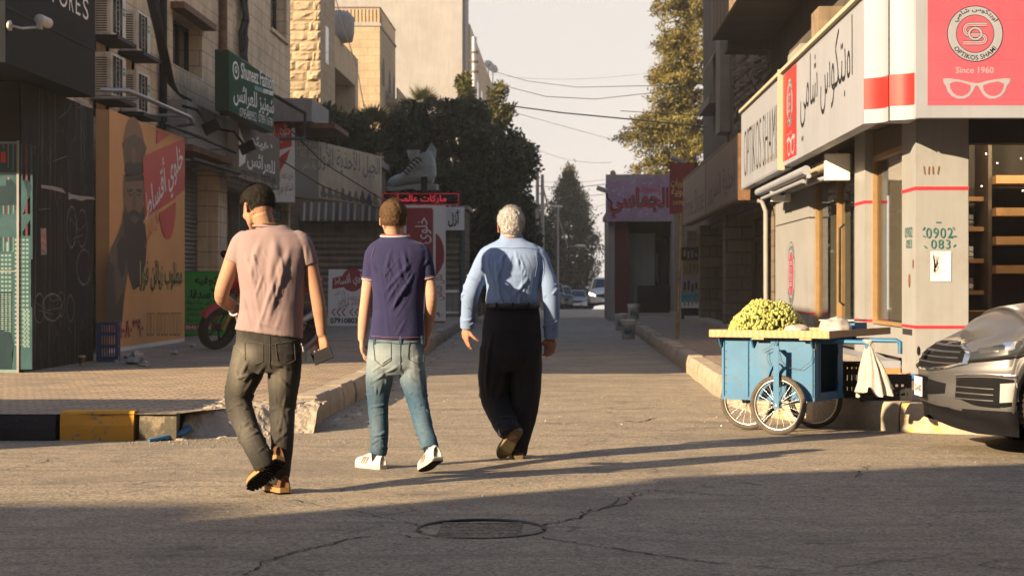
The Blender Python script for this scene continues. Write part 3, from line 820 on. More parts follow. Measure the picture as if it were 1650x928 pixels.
s.shape([(196, 232), (203, 222), (216, 217), (229, 224), (236, 238), (233, 252), (228, 262), (203, 262), (200, 248)], .004, M_UMB)   # cap crown
s.shape([(201, 262), (229, 262), (231, 274), (229, 282), (202, 284), (200, 274)], .005, M_SOOT)                                      # cap band
s.ellipse(*s.loc(215, 251), .16, .12, .006, M_FACE)
s.shape([(199, 282), (230, 282), (232, 318), (228, 352), (218, 372), (208, 366), (200, 345), (198, 310)], .005, M_FACE)              # face
s.shape([(201, 284), (231, 283), (233, 291), (202, 293)], .006, M_SOOT)                                                               # peak
s.shape([(204, 306), (212, 304), (213, 309), (205, 311)], .006, M_SOOT); s.shape([(219, 304), (228, 306), (227, 311), (219, 309)], .006, M_SOOT)
s.shape([(207, 313), (212, 313), (212, 316), (207, 316)], .0065, M_SOOT); s.shape([(220, 313), (226, 313), (226, 316), (220, 316)], .0065, M_SOOT)
s.shape([(214, 310), (217, 310), (219, 334), (212, 335)], .0062, M_UMB)
s.shape([(205, 344), (215, 337), (226, 344), (231, 330), (232, 352), (236, 388), (234, 424), (226, 460), (214, 468), (206, 440), (200, 400), (198, 350), (200, 330)], .007, M_SOOT)  # beard
s.shape([(208, 352), (216, 346), (224, 352), (217, 362)], .008, M_UMB)
s.shape([(198, 340), (196, 360), (186, 384), (178, 400), (170, 440), (169, 520), (196, 520), (201, 470), (205, 440), (210, 400), (203, 372)], .006, M_UMB)   # coat
s.shape([(188, 396), (196, 378), (204, 400), (200, 440), (195, 450), (189, 430)], .0075, M_SOOT)
s.shape([(170, 440), (175, 420), (184, 430), (186, 490), (198, 470), (196, 520), (169, 520)], .0072, M_SOOT)
s.line([(183, 430), (184, 470), (187, 492), (194, 470)], .02, .009, M_FACE)
s.shape([(229, 252), (297, 223), (297, 306), (233, 352)], .010, M_RED)
s.shape([(252, 209), (273, 217), (251, 233)], .010, M_RED)
s.ellipse(*s.loc(269, 326), .66, .60, .0095, M_RED, a0=160, a1=382)
s.line([(230, 358), (297, 312)], .06, .0112, M_ORG)
s.write('خلوي أقساط', 231, 252, 295, 334, .0125, M_WHITE, rot=20, bold=.012)
s.write('لكل الناس', 231, 352, 256, 382, .0125, M_RED, rot=22)
s.write('مطلوب زبائن فورا', 224, 420, 294, 470, .010, C_YEL, bold=.035); s.write('مطلوب زبائن فورا', 223, 419, 292, 468, .013, C_GRN, bold=.012)
s.write('٠٧٩١٠٨٠٣٩٠', 172, 511, 230, 545, .012, M_MAROON, bold=.02)
for x in (236, 242, 252, 259, 265, 273, 279, 285):
    P = [(x, 540), (x + 4, 538.5), (x + 5, 504), (x + 1, 505), (x, 540)]; s.line(P, .022, .012, C_GRN)
s.build('printed_face', t)

# pipes and floodlight arms over the shops
def floodlight(px, py, Y, label):
    p = at(px, py, Y); t = thing('floodlight', label, 'floodlight', p, 'floodlights over the left shops')
    m = MB(Matrix.Translation(p) @ Matrix.Rotation(R(-25), 4, 'Y')); m.prism([(-.14, -.03), (.16, -.07), (.16, .04), (-.14, .03)], -.1, .1, M_BLACK); m.build('lamp_head', t)
    m = MB(); m.tube([p + Vector((-.05, 0, .04)), p + Vector((-.25, .05, .3)), (BX + .35, Y + .1, p.z + .38)], .025, M_BLACK); m.build('arm', t)
floodlight(340, 205, 33.6, 'black floodlight on an arm above the roller shutter')
floodlight(398, 238, 36.6, 'black floodlight drooping in front of the brown bridal sign')
m = MB()
m.tube([(-6.6, 27.3, 3.93), (-6.25, 27.5, 3.94), (-6.25, 32, 3.95), (-6.4, 33.2, 3.93), (-7.0, 33.5, 3.9)], .035, M_STEEL)
m.tube([(-6.3, 30.2, 3.4 + .3), (-6.3, 33.5, 3.7), (-6.3, 36.8, 3.68)], .03, M_BLACK)
m.tube([(-6.35, 32.8, 3.3), (-6.35, 37.5, 3.32)], .04, M_BLACK)
for y in (28.5, 31.5): m.tube([(-6.25, y, 3.93), (-7.03, y, 3.93)], .025, M_STEEL)
for y in (33.0, 36.0): m.tube([(-6.3, y, 3.69), (-7.03, y, 3.69)], .025, M_STEEL); m.tube([(-6.35, y + .3, 3.31), (-7.03, y + .3, 3.31)], .025, M_STEEL)
tag(m.build('pipe_bracket'), 'steel and black pipes running along the wall over the orange hoarding', 'pipe')
t = thing('canopy', 'rusty grey canopy box over the shutter beside the bridal sign', 'canopy', (-6.8, 34, 3.5))
m = MB(); m.box(-7.04, -6.62, 33.7, 37.6, 3.62, 4.4, M_GREY); m.box(-7.04, -6.5, 33.6, 37.65, 3.5, 3.61, M_RUST); m.build('box', t)

# ------------------------------------------------------------------ hanging signs on the left
def lightbox(name, label, X, Y0, Y1, z0, z1, th, body_m, face_m, cat='sign'):
    t = thing(name, label, cat, (X, Y0, z0), 'shop signs on the left')
    m = MB(LEFT(X, Y0)); m.box(0, Y1 - Y0, z0, z1, -th, -.006, body_m); m.build('sign_box', t, bevel=.012)
    s = Sign((X, Y0, 0), (0, 1, 0)); s.rect(.02, Y1 - Y0 - .02, z0 + .02, z1 - .02, 0, face_m)
    return t, s
M_GSIGN = pm('sign_green', (.012, .075, .038), .8, .12, 2, spec=.1); M_GEDGE = pm('sign_green_edge', (.01, .04, .022), .5, .12, 2)
t, s = lightbox('shop_sign', 'dark green projecting box sign with white bridal shop lettering', -6.0, 34.4, 39.6, 4.27, 5.36, .26, M_GEDGE, M_GSIGN)
s.ellipse(*s.loc(380, 114), .34, .165, .002, M_WHITE); s.ellipse(*s.loc(380, 114), .25, .12, .003, M_GSIGN); s.ellipse(*s.loc(380, 113), .12, .07, .004, M_WHITE); s.ellipse(*s.loc(380, 112), .05, .035, .005, M_GSIGN)
s.write('Shuneez Fashion', 388, 111, 441, 136, .003, M_WHITE, rot=2.5, bold=.02)
C_TQ = pm('sign_turquoise', (.03, .2, .24), .5, .2, 3)
s.shape([(410, 138), (424, 143), (424, 150), (410, 145)], .002, C_TQ); s.shape([(424, 143), (440, 148), (440, 155), (424, 150)], .002, M_WHITE); s.write('أزياء', 420, 143, 434, 150, .004, M_GSIGN)
s.write('شونيز للعرائس', 376, 146, 441, 180, .003, M_WHITE, bold=.02, rot=2)
s.write('0795480952  0789116781', 386, 182, 440, 196, .003, M_WHITE, rot=2)
s.build('printed_face', t)
M_BSIGN = pm('sign_brown', (.15, .11, .075), .75, .25, 3, streak=.4); M_BEDGE = pm('sign_putty', (.3, .255, .2), .6, .15, 3, streak=.5)
t, s = lightbox('shop_sign', 'brown bridal shop sign with pale Arabic letters below the green sign', -6.4, 37.7, 43.2, 3.27, 4.42, .24, M_BEDGE, M_BSIGN)
s.write('هيثم', 402, 222, 433, 246, .003, M_WHITE, bold=.02); s.write('للعرائس', 398, 250, 443, 280, .003, M_WHITE, bold=.02)
s.write('٠', 436, 232, 439, 240, .003, M_WHITE)
s.shape([(385, 205), (397, 240), (395, 262), (385, 270)], .002, M_WHITE); s.shape([(385, 280), (446, 298), (446, 305), (385, 286)], .0025, M_BEDGE)
s.write('0790152353 - 0795371409', 388, 280, 444, 302, .0035, M_INK, rot=1.0)
s.build('printed_face', t)
t = thing('shop_sign', 'white sign with a big red banner hanging edge-on behind the brown sign', 'sign', (-7, 46.5, 3.2), 'shop signs on the left')
s = Sign((-7.55, 46.3, 0), (1, .12, 0))
a = s.loc(397, 160); b = s.loc(475, 326)
m = MB(s.M); m.box(a[0], b[0], b[1], s.loc(475, 178)[1], -.12, -.006, M_WHITE); m.build('sign_box', t)
s.rect(a[0], b[0], b[1], s.loc(475, 178)[1], 0, M_WHITE)
s.shape([(397, 182), (470, 182), (470, 236), (397, 258)], .002, M_RED); s.shape([(446, 262), (452, 252), (460, 246), (468, 240), (462, 258), (448, 282)], .003, M_RED)
s.write('خلوي أقساط', 418, 195, 468, 232, .004, M_WHITE, rot=10); s.write('بدون دفعة أولى', 444, 272, 472, 292, .003, M_MAROON, rot=8); s.write('استلام فوري', 446, 296, 472, 316, .003, M_MAROON, rot=8)
s.build('printed_face', t)
# slanting fascia of the shoe shop
A0, A1 = Vector((-6.64, 47.3, 0)), Vector((-5.25, 55.0, 0))
M_HALF = pm('sign_slate', (.05, .052, .055), .5, .15, 3); M_CREAM = pm('sign_cream', (.37, .30, .2), .6, .16, 2.5, streak=.5, dirt=(.2, .16, .1)); M_GOLD = pm('sign_gold', (.33, .26, .15), .5, .1)
s = Sign(A0, A1 - A0); t = thing('shop_sign', 'dark slate sign with gold letters beside the long cream sign', 'sign', (-6.5, 48, 3.4), 'shop signs on the left')
uA = s.loc(475, 260)[0]; uB = s.loc(513.5, 270)[0]; uC = s.loc(615, 290)[0]
m = MB(s.M); m.box(uA, uB, 3.3, 4.78, -.15, -.006, M_BLACK); m.build('sign_box', t)
s.rect(uA, uB, 3.3, 4.78, 0, M_HALF); s.write('Half Sun', 478, 229, 511, 254, .003, M_GOLD); s.write('هاف صن', 486, 258, 511, 276, .003, M_GOLD); s.build('printed_face', t)
s = Sign(A0, A1 - A0); t = thing('shop_sign', 'long weathered cream shoe shop sign with dark Arabic letters', 'sign', (-5.8, 52, 3.4), 'shop signs on the left')
m = MB(s.M); m.box(uB + .02, uC, 3.36, 4.8, -.15, -.006, M_GREY); m.build('sign_box', t)
s.rect(uB + .02, uC, 3.36, 4.8, 0, M_CREAM); s.write('الجبل للأحذية الأول', 508, 238, 612, 282, .003, M_INKB, bold=.01, rot=.4)
rnd = random.Random(9)
for k in range(9):                                   # row of painted shoes along the lower edge
    x = 518 + k * 10.5; y = 306 + k * 1.6
    s.shape([(x, y + 12), (x - 2, y + 6), (x + 2, y - 4 - rnd.uniform(0, 6)), (x + 5, y - 5), (x + 6, y + 3), (x + 9, y + 9), (x + 8, y + 13)], .003 + k * 1e-4, (M_SOOT, M_INKB, M_UMB)[k % 3])
s.build('printed_face', t)
# ------------------------------------------------------------------ low shoe shop closing the pavement on the left
FY = 55.5
M_TEALP = pm('teal_paint', (.015, .085, .075), .5, .2, 4)
t = thing('shop_building', 'low shuttered shoe shop with teal posts facing down the pavement', 'shop', (-5.2, FY, .2))
FR = frame((-7.7, FY, 0), (1, 0, 0), (0, 0, 1))
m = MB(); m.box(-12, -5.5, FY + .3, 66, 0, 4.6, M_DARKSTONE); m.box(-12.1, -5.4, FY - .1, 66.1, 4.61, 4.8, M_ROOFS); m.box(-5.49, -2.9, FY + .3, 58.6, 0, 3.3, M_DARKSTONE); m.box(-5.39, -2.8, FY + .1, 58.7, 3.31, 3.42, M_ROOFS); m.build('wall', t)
m = MB(FR); corrugated(m, .1, 3.5, .2, 2.9, -.15, .17, .06, M_SHUT); m.build('roller_shutter', t)
m = MB(FR); corrugated(m, 4.0, 4.66, .95, 2.9, -.15, .17, .06, M_SHUT); m.build('roller_shutter', t)
m = MB(FR); m.box(4.0, 4.66, .2, .94, -.14, -.1, M_GREY); m.box(4.02, 4.64, .9, .98, -.12, -.05, M_WHITE); m.box(4.02, 4.64, .3, .36, -.12, -.05, M_WHITE); m.build('door_panel', t)
m = MB(FR)
for u in (0, 3.55, 3.92, 4.7): m.box(u, u + .08, .2, 3.1, -.2, .0, M_TEALP)
m.box(0, 4.78, 2.95, 3.12, -.2, .02, M_TEALP); m.box(0, 4.78, 3.125, 3.2, -.25, .05, M_WOODB); m.build('post_frame', t)
g = G('striped_valance'); sx = g.n('SeparateXYZ'); g.l(g.co(), sx.inputs[0])
w = g.math('SINE', g.math('MULTIPLY', sx.outputs[0], 30.0)); c = g.mix(g.ramp(w, [(.4, 0.), (.6, 1.)]), (.09, .1, .1), (.34, .31, .27)); M_VAL = g.done(c, .8)
m = MB(FR @ Matrix.Translation((0, 0, .3)) @ Matrix.Rotation(R(-20), 4, 'X')); corrugated(m, .1, 4.6, 2.78, 3.35, 1.0, .14, .05, M_VAL, True); m.build('awning', t)
s = Sign((-7.7, FY - .35, 0), (1, 0, 0)); s.box(*[v for v in (s.loc(708, 350)[0], s.loc(748, 350)[0])], s.loc(700, 371)[1], s.loc(700, 334)[1], -.1, 0, M_WHITE)
s.write('أزل', 722, 338, 742, 366, .003, M_INK, bold=.03); s.build('white_panel', t)

# running-text display
t = thing('led_sign', 'black running-text sign with red dot letters above the shutters', 'sign', (-4, 54, 3.2))
g = G('red_dots'); g.done((.3, .01, .02), .5); g.p.inputs['Emission Color'].default_value = (1, .05, .08, 1); g.p.inputs['Emission Strength'].default_value = .17; M_LED = g.m
s = Sign((-5.4, 54.2, 0), (1, 0, 0)); a = s.loc(616, 331); b = s.loc(740, 311)
s.box(a[0], b[0], a[1], b[1], -.12, 0, M_BLACK)
s.write('ماركات عالمية', 637, 314, 719, 328, .004, M_LED, bold=.01)
n = 30
for k in range(n):
    u = lerp(a[0] + .03, b[0] - .03, (k + .25) / n); s.rect(u, u + .04, b[1] - .03, b[1] - .012, .004, M_LED); s.rect(u, u + .04, a[1] + .012, a[1] + .03, .004, M_LED)
for k in range(4):
    v = lerp(a[1], b[1], (k + .5) / 4.5)
    for u in (a[0] + .012, b[0] - .03): s.rect(u, u + .018, v, v + .035, .004, M_LED)
s.build('display', t)
m = MB(); m.tube([at(682, 312, 54.25), at(682, 331, 54.25), at(682, 335, 55.2)], .04, M_WHITEP); m.build('bracket', t)

# giant boot on its post
def remesh(m, voxel, name='form', smooth_it=0):
    o = m.build(name); r = o.modifiers.new('r', 'REMESH'); r.mode = 'VOXEL'; r.voxel_size = voxel
    if smooth_it: q = o.modifiers.new('s', 'SMOOTH'); q.iterations = smooth_it; q.factor = .5
    dg = bpy.context.evaluated_depsgraph_get(); dg.update(); e = o.evaluated_get(dg)
    me = bpy.data.meshes.new_from_object(e)
    v = np.empty(len(me.vertices) * 3, dtype=np.float32); me.vertices.foreach_get('co', v); v = v.reshape(-1, 3)
    nl = np.empty(len(me.vertices) * 3, dtype=np.float32); me.vertices.foreach_get('normal', nl)
    f = [tuple(p.vertices) for p in me.polygons]
    mo = o.data; bpy.data.objects.remove(o); bpy.data.meshes.remove(mo); bpy.data.meshes.remove(me)
    q = np.array([x if len(x) == 4 else (*x, x[-1]) for x in f])
    return v.astype(float), q, nl.reshape(-1, 3).astype(float)
M_BOOT = pm('boot_leather', (.23, .255, .245), .45, .25, 3, .3, 25, dirt=(.06, .07, .07)); M_SOLE = pm('boot_sole', (.2, .21, .2), .6, .2)
t = thing('boot_figure', 'giant grey lace-up boot mounted above the running-text sign', 'shop figure', at(680, 308, 54))
BM = frame(at(625, 306, 54.3), (1, -.1, .03), (0, 0, 1)); k = 1 / 57.1   # local metres per photo pixel at that depth
def bp(x, y, w=0): return ((x - 625) * k, (306 - y) * k, w)
m = MB(BM)
m.tube([bp(630, 297), bp(640, 294), bp(655, 289), bp(672, 286), bp(690, 288), bp(700, 290)], [.17, .2, .21, .24, .25, .2], M_BOOT, 14)
m.tube([bp(660, 284), bp(668, 277), bp(678, 270), bp(688, 264)], [.2, .23, .25, .24], M_BOOT, 14)
m.tube([bp(690, 288), bp(690, 275), bp(688, 262), bp(684, 250)], [.25, .25, .25, .27], M_BOOT, 14)
m.ball(bp(634, 297), (.2, .15, .2), M_BOOT)
v, q, nl = remesh(m, .025, smooth_it=3)
np_object('upper', v, q, M_BOOT, t, True)
m = MB(BM); m.prism([bp(x, y)[:2] for x, y in ((625, 308), (640, 309), (662, 306), (668, 305), (672, 309), (706, 309), (706, 300), (690, 298), (660, 300), (640, 303), (625, 301))], -.24, .24, M_SOLE); m.build('sole', t)
m = MB(BM)
m.tube([bp(668, 262), bp(667, 252), bp(667, 244)], [.1, .16, .19], M_BOOT, 12, False); m.prism([bp(x, y)[:2] for x, y in ((690, 262), (703, 258), (704, 244), (696, 233), (688, 246))], -.03, .05, M_BOOT)
m.build('tongue', t)
m = MB(BM)
for j in range(6):
    a = Vector(bp(650 + j * 4.5, 281 - j * 4.2)); m.tube([a + Vector((-.06, 0, .18)), a + Vector((.02, .05, .27)), a + Vector((.1, .03, .24)), a + Vector((.17, -.05, .26))], .022, M_BLACK, 6)
m.build('laces', t)
m = MB(); m.cyl(at(682, 330, 54.4), at(682, 300, 54.35), .05, M_WHITEP); m.cyl(at(684, 312, 54.0), at(684, 285, 54.0), .1, M_BLACK); m.build('post', t)

# ------------------------------------------------------------------ boards standing on the left pavement
def phone_ad(s, t, x0, y0, x1, y1): pass
# red and white upright board
t = thing('sign_board', 'tall white and red phone shop board standing upright beside the kerb', 'sign board', (-3.4, 47.7, .2))
s = Sign((-4.0, 47.7, 0), (1, .05, 0)); a = s.loc(650, 519); b = s.loc(718, 331)
m = MB(s.M); m.box(a[0], b[0], .24, b[1], -.14, -.005, M_WHITE); m.box(a[0] + .05, b[0] - .02, .16, .236, -.2, -.02, M_WOODB); m.build('board', t, bevel=.01)
s.rect(a[0], b[0], .24, b[1], 0, M_WHITE)
s.shape([(655, 478), (680, 478), (680, 470), (698, 470), (698, 338), (695, 335), (655, 335)], .002, M_MAROON)
s.shape([(702, 376), (707, 380), (712, 388), (715, 398), (716, 410), (715, 422), (711, 432), (706, 440), (702, 444)], .002, M_MAROON)
s.write('خلوي أقساط', 631, 382, 732, 420, .004, M_WHITE, rot=90)
s.write('لكل الناس', 687, 454, 728, 472, .004, M_MAROON, rot=90); s.write('٠٧٩١٠٨٠٣٩٠', 660, 502, 713, 511, .004, M_INK, bold=.02)
s.build('printed_face', t)
# leaning white board
t = thing('sign_board', 'low white board with red band and phone number leaning on the left pavement', 'sign board', (-5, 44.3, .2))
s = Sign((-5.5, 44.2, 0), (1, .05, 0), (0, .12, 1)); a = s.loc(528, 525); b = s.loc(591, 434)
s.M = s.M; m = MB(s.M); m.box(a[0], b[0], a[1], b[1], -.06, -.005, M_GREY); m.build('board', t)
s.rect(a[0], b[0], a[1], b[1], 0, M_WHITE)
s.ellipse(*s.loc(568, 451), .25, .27, .002, M_MAROON); s.shape([(536, 448), (591, 436), (591, 456), (535, 466)], .003, M_MAROON)
s.write('خلوي أقساط', 538, 440, 590, 462, .005, M_WHITE, rot=10, bold=.01); s.write('لكل الناس', 538, 468, 556, 476, .003, M_GREY, rot=8)
s.write('بدون دفعة أولى', 545, 471, 591, 487, .003, M_MAROON, rot=8); s.write('استلام فوري', 545, 483, 588, 497, .003, M_MAROON, rot=8)
for j in range(6):
    x = 535 + j * 8 + (5 if j > 2 else 0); s.line([(x + 5, 497), (x, 503), (x + 5, 509)], .03, .003, M_MAROON)
s.write('0791080390', 532, 512, 588, 521, .003, M_INK, bold=.03); s.build('printed_face', t)
# green cafe box sign
M_GRNB = pm('sign_bright_green', (.035, .36, .06), .5, .1, 2)
t = thing('sign_board', 'bright green cafe sign box standing beside the orange hoarding', 'sign board', (-6.8, 36.5, .2))
s = Sign((-7.25, 36.4, 0), (1, .02, 0)); a = s.loc(296, 541); b = s.loc(366, 437)
m = MB(s.M); m.box(a[0], b[0], .2, b[1], -.22, -.005, M_GEDGE); m.build('sign_box', t, bevel=.01)
s.rect(a[0] + .01, b[0] - .01, .21, b[1] - .01, 0, M_GRNB)
s.write('كوفيه', 314, 444, 352, 461, .003, M_INK, bold=.035); s.write('الأصدقاء', 300, 463, 352, 482, .003, M_INK, bold=.035)
for k, w in enumerate(('شاي وقهوة', 'كابتشينو', 'عصير ومرطبات', 'وأنواعها')): s.write(w, 301, 484 + k * 9.2, 350, 492 + k * 9.2, .003, M_INK, bold=.015)
s.shape([(297, 522), (360, 522), (360, 532), (297, 532)], .003, M_MAROON); s.write('064613358', 299, 523.5, 340, 530.5, .005, M_WHITE, bold=.01)
s.build('printed_face', t)

# ------------------------------------------------------------------ red motorbike
M_TYRE = pm('tyre_rubber', (.022, .021, .02), .8, .25, 30, .4, 120); M_MRED = pm('bike_red', (.33, .012, .018), .25, .1, 3); M_FORK = pm('fork_gold', (.42, .26, .06), .35, .1, 3, metal=.5)
M_ENG = pm('engine_grey', (.06, .06, .062), .5, .3, 12, metal=.5)
t = thing('motorbike', 'red sport motorbike parked on the pavement behind the man in pink', 'motorbike', (-5.2, 28.9, .2))
BK = Matrix.Translation((-5.24, 28.75, .2)) @ Matrix.Rotation(R(48), 4, 'Z') @ Matrix.Rotation(R(16), 4, 'X') @ Matrix.Scale(1.14, 4)   # local: +x to the tail, lean on the stand
def bike_wheel(x, r, w):
    o = MB(BK); rt = r - w * .45
    P = []
    o.M = BK @ Matrix.Translation((x, 0, r)); pr = [(rt + w * .45 * math.cos(a), w * .5 * math.sin(a)) for a in np.linspace(-2.2, 2.2, 12)]
    o.lathe(pr, (0, 0, 0), (0, 1, 0), M_TYRE, 32); W_ = o.build('wheel', t)
    o = MB(BK @ Matrix.Translation((x, 0, r))); o.lathe([(rt - .03, -.04), (rt - .005, -.045), (rt - .005, .045), (rt - .03, .04)], (0, 0, 0), (0, 1, 0), M_ENG, 32)
    for k in range(5):
        a = k * 1.2566; o.tube([(.04 * math.cos(a), 0, .04 * math.sin(a)), ((rt - .02) * math.cos(a), 0, (rt - .02) * math.sin(a))], .017, M_ENG, 6)
    o.lathe([(0, -.05), (.05, -.05), (.05, .05), (0, .05)], (0, 0, 0), (0, 1, 0), M_ENG, 12); o.build('rim', W_)
bike_wheel(0, .3, .14); bike_wheel(1.38, .31, .18)
m = MB(BK)
for y in (-.1, .1): m.tube([(0, y, .3), (.13, y, .62), (.24, y, .9)], [.03, .032, .026], M_FORK, 10)
m.build('fork', t)
m = MB(BK); 
vs = []; 
for k in range(13):
    a = R(20 + k * 11); r_ = .335
    for y, dr in ((-.075, -.03), (-.05, .0), (0, .015), (.05, 0), (.075, -.03)): vs.append(((r_ + dr) * math.cos(a), y, .3 + (r_ + dr) * math.sin(a)))
m.add(vs, [(k * 5 + j, k * 5 + j + 1, k * 5 + j + 6, k * 5 + j + 5) for k in range(12) for j in range(4)], M_MRED, True); m.build('mudguard', t)
m = MB(BK); m.ball((.14, 0, .92), (.17, .15, .16), M_MRED, 14, 10); m.build('fairing', t)
m = MB(BK); m.ball((.02, 0, .92), (.08, .11, .09), M_GLASSD, 14, 10); m.build('headlight', t)
m = MB(BK); m.ball((.55, 0, .86), (.3, .17, .16), M_MRED, 16, 10); m.tube([(.3, -.15, .75), (.5, -.2, .6), (.75, -.15, .5)], [.03, .1, .04], M_MRED, 10); m.tube([(.3, .15, .75), (.5, .2, .6), (.75, .15, .5)], [.03, .1, .04], M_MRED, 10); m.build('tank', t)
m = MB(BK); m.tube([(.75, 0, .84), (1.0, 0, .82), (1.25, 0, .9), (1.45, 0, .95)], [.12, .13, .12, .07], M_BLACK, 12); m.build('seat', t)
m = MB(BK); m.tube([(1.1, 0, .8), (1.4, 0, .86), (1.62, 0, .95)], [.09, .09, .03], M_MRED, 10); m.build('tail', t)
m = MB(BK); m.box(.4, .85, -.14, .14, .24, .62, M_ENG); m.tube([(.42, -.1, .3), (.3, -.12, .45), (.35, -.1, .6)], .03, M_STEEL); m.tube([(.85, -.12, .3), (1.2, -.17, .4), (1.5, -.18, .55)], [.03, .05, .05], M_STEEL); m.tube([(.8, 0, .4), (1.38, .12, .31)], .035, M_ENG); m.build('engine', t, bevel=.03)
m = MB(BK); m.tube([(.3, -.36, .98), (.24, -.2, 1.0), (.22, 0, .98), (.24, .2, 1.0), (.3, .36, .98)], .016, M_BLACK); 
for y in (-.36, .36): m.tube([(.3, y * .85, .98), (.34, y * 1.05, .98)], .022, M_TYRE)
m.build('handlebar', t)
for y in (-.3, .3):
    m = MB(BK); m.tube([(.22, y * .8, 1.0), (.16, y, 1.16)], .009, M_BLACK); m.ball((.16, y * 1.08, 1.2), (.03, .085, .055), M_BLACK); m.build('mirror', t)
m = MB(BK); m.tube([(.75, .1, .3), (.8, .32, .05)], .012, M_BLACK); m.build('side_stand', t)

# ------------------------------------------------------------------ small things on the left pavement
M_CRATEB = pm('crate_blue', (.02, .045, .14), .5, .15, 6)
def crate(name, label, Mx, w, d, h, mat, cat='crate'):
    """open lattice crate: posts, rails and slats"""
    m = MB(Mx); T = .018
    m.box(0, w, 0, d, 0, T, mat)
    for x in (0, w - .03):
        for y in (0, d - .03): m.box(x, x + .03, y, y + .03, T + .001, h, mat)
    for z in (.02, h * .34, h * .66, h - .04):
        m.box(.031, w - .031, 0, T, z, z + .035, mat); m.box(.031, w - .031, d - T, d, z, z + .035, mat)
        m.box(0, T, .031, d - .031, z, z + .035, mat); m.box(w - T, w, .031, d - .031, z, z + .035, mat)
    n = 9
    for k in range(1, n):
        x = w * k / n; m.box(x - .008, x + .008, .002, T - .003, .03, h - .01, mat); m.box(x - .008, x + .008, d - T + .002, d - .002, .03, h - .01, mat)
        y = d * k / n; m.box(.002, T - .003, y - .008, y + .008, .03, h - .01, mat); m.box(w - T + .002, w - .002, y - .008, y + .008, .03, h - .01, mat)
    return tag(m.build(name), label, cat)
q = at(155, 583, 24.3)
crate('plastic_crate', 'dark blue plastic crate stood on end against the orange hoarding', Matrix.Translation((q.x, 24.3, .2)) @ Matrix.Rotation(R(8), 4, 'Z'), .27, .32, .5, M_CRATEB)
t = thing('paper_cup', 'paper cup with a dark band standing by the black panel', 'cup', (0, 0, 0)); q = gp(132, 589, .2); t.location = q
m = MB(); m.lathe([(.0, 0), (.03, 0), (.042, .12), (.045, .122), (.04, .122), (.03, .01)], q, (0, 0, 1), M_WHITE, 20); m.build('cup_body', t)
m = MB(); m.lathe([(.0335, .035), (.0405, .1)], q, (0, 0, 1), M_WOODB, 20); m.build('sleeve', t)
M_PAPER = pm('crumpled_paper', (.42, .40, .36), .8, .25, 12)
def crumple(px, py, r, label, seed, mat=None, z=.2, fl=.6):
    q = gp(px, py, z); m = MB(); rnd = random.Random(seed)
    m.ball((q.x, q.y, z + r * .5), (r, r * .9, r * fl), mat or M_PAPER, 11, 8)
    m.v = [(x + rnd.uniform(-.28, .28) * r, y + rnd.uniform(-.28, .28) * r, max(z + .002, w + rnd.uniform(-.3, .3) * r)) for x, y, w in m.v]
    return tag(m.build('crumpled_paper', smooth=False), label, 'paper')
crumple(217, 587, .13, 'large crumpled silvery paper lying below the orange hoarding', 1, pm('foil_paper', (.3, .3, .28), .4, .4, 20))
crumple(232, 590, .06, 'torn grey scrap touching the large crumpled paper', 4, pm('foil_paper', (.3, .3, .28), .4, .4, 20))
crumple(281, 572, .06, 'small white crumpled paper left of the motorbike wheel', 2)
crumple(310, 559, .05, 'small white crumpled paper right under the green sign', 3)
crumple(187, 584, .03, 'tiny white paper scrap beside the blue crate', 6)
t = thing('plastic_pipe', 'flattened blue plastic pipe lying by the broken kerb', 'pipe', gp(272, 705))
M_PBLUE = pm('pipe_blue', (.02, .13, .27), .4, .2, 8)
a, b = gp(240, 712), gp(306, 706); m = MB(); m.tube([a + Vector((0, 0, .012)), a.lerp(b, .4) + Vector((0, .01, .02)), a.lerp(b, .8) + Vector((0, .02, .045)), b + Vector((0, .0, .085))], [.012, .022, .03, .026], M_PBLUE, 8); m.build('pipe', t)
# ------------------------------------------------------------------ optician's shop on the right corner
def RIGHT(X, Y0): return frame((X, Y0, 0), (0, -1, 0), (0, 0, 1))     # walls facing the street from the right: u = Y0 - Y
def see_through(name, tint=(.9, .92, .92), gloss=.12):
    g = G(name); tr = g.n('BsdfTransparent'); tr.inputs[0].default_value = (*tint, 1); gl = g.n('BsdfGlossy'); gl.inputs['Roughness'].default_value = .02
    fr = g.n('Fresnel'); fr.inputs[0].default_value = 1.45; mx = g.n('MixShader'); g.l(g.math('ADD', g.math('MULTIPLY', fr.outputs[0], .9), gloss * .3), mx.inputs[0])
    g.l(tr.outputs[0], mx.inputs[1]); g.l(gl.outputs[0], mx.inputs[2]); g.l(mx.outputs[0], g.out.inputs[0]); return g.m
M_PANE = see_through('clear_pane')
M_CLAD = pm('cream_cladding', (.25, .256, .26), .5, .05, 1.5, 0, 60, streak=.16, dirt=(.17, .14, .10), dirt_amt=.25)
M_BAND = pm('red_band', (.42, .03, .045), .4, .1)
M_SIGNC = pm('fascia_white', (.252, .27, .315), .45, .05, 1.2, streak=.16)
M_REDSUN = pm('sign_red_sunlit', (.42, .075, .11), .45, .07, 2, streak=.1); M_SIGRED = pm('sign_scarlet', (.40, .022, .02), .4, .08, 3)  # front panel is the sign red with sun overexposure put into its colour
M_PINKL = pm('logo_pink', (.5, .06, .1), .4, .08, 3)
M_SOFF = pm('soffit_grey', (.20, .17, .14), .9, .15, 2, .2, 30)
M_OAK = pm('oak_shelf', (.34, .19, .08), .5, .2, 4); M_BLIND = pm('pale_blind', (.38, .335, .24), .7, .06, 1.2, streak=.15); M_BLINDB = pm('bluish_blind', (.30, .36, .37), .6, .06, 1.2)
M_DFRAME = pm('bronze_frame', (.09, .065, .045), .5, .2, 6)
M_GOLDF = pm('golden_frame', (.26, .165, .075), .45, .15, 6)
M_TILE = pm('dark_room', (.085, .07, .055), .7, .2, 2)

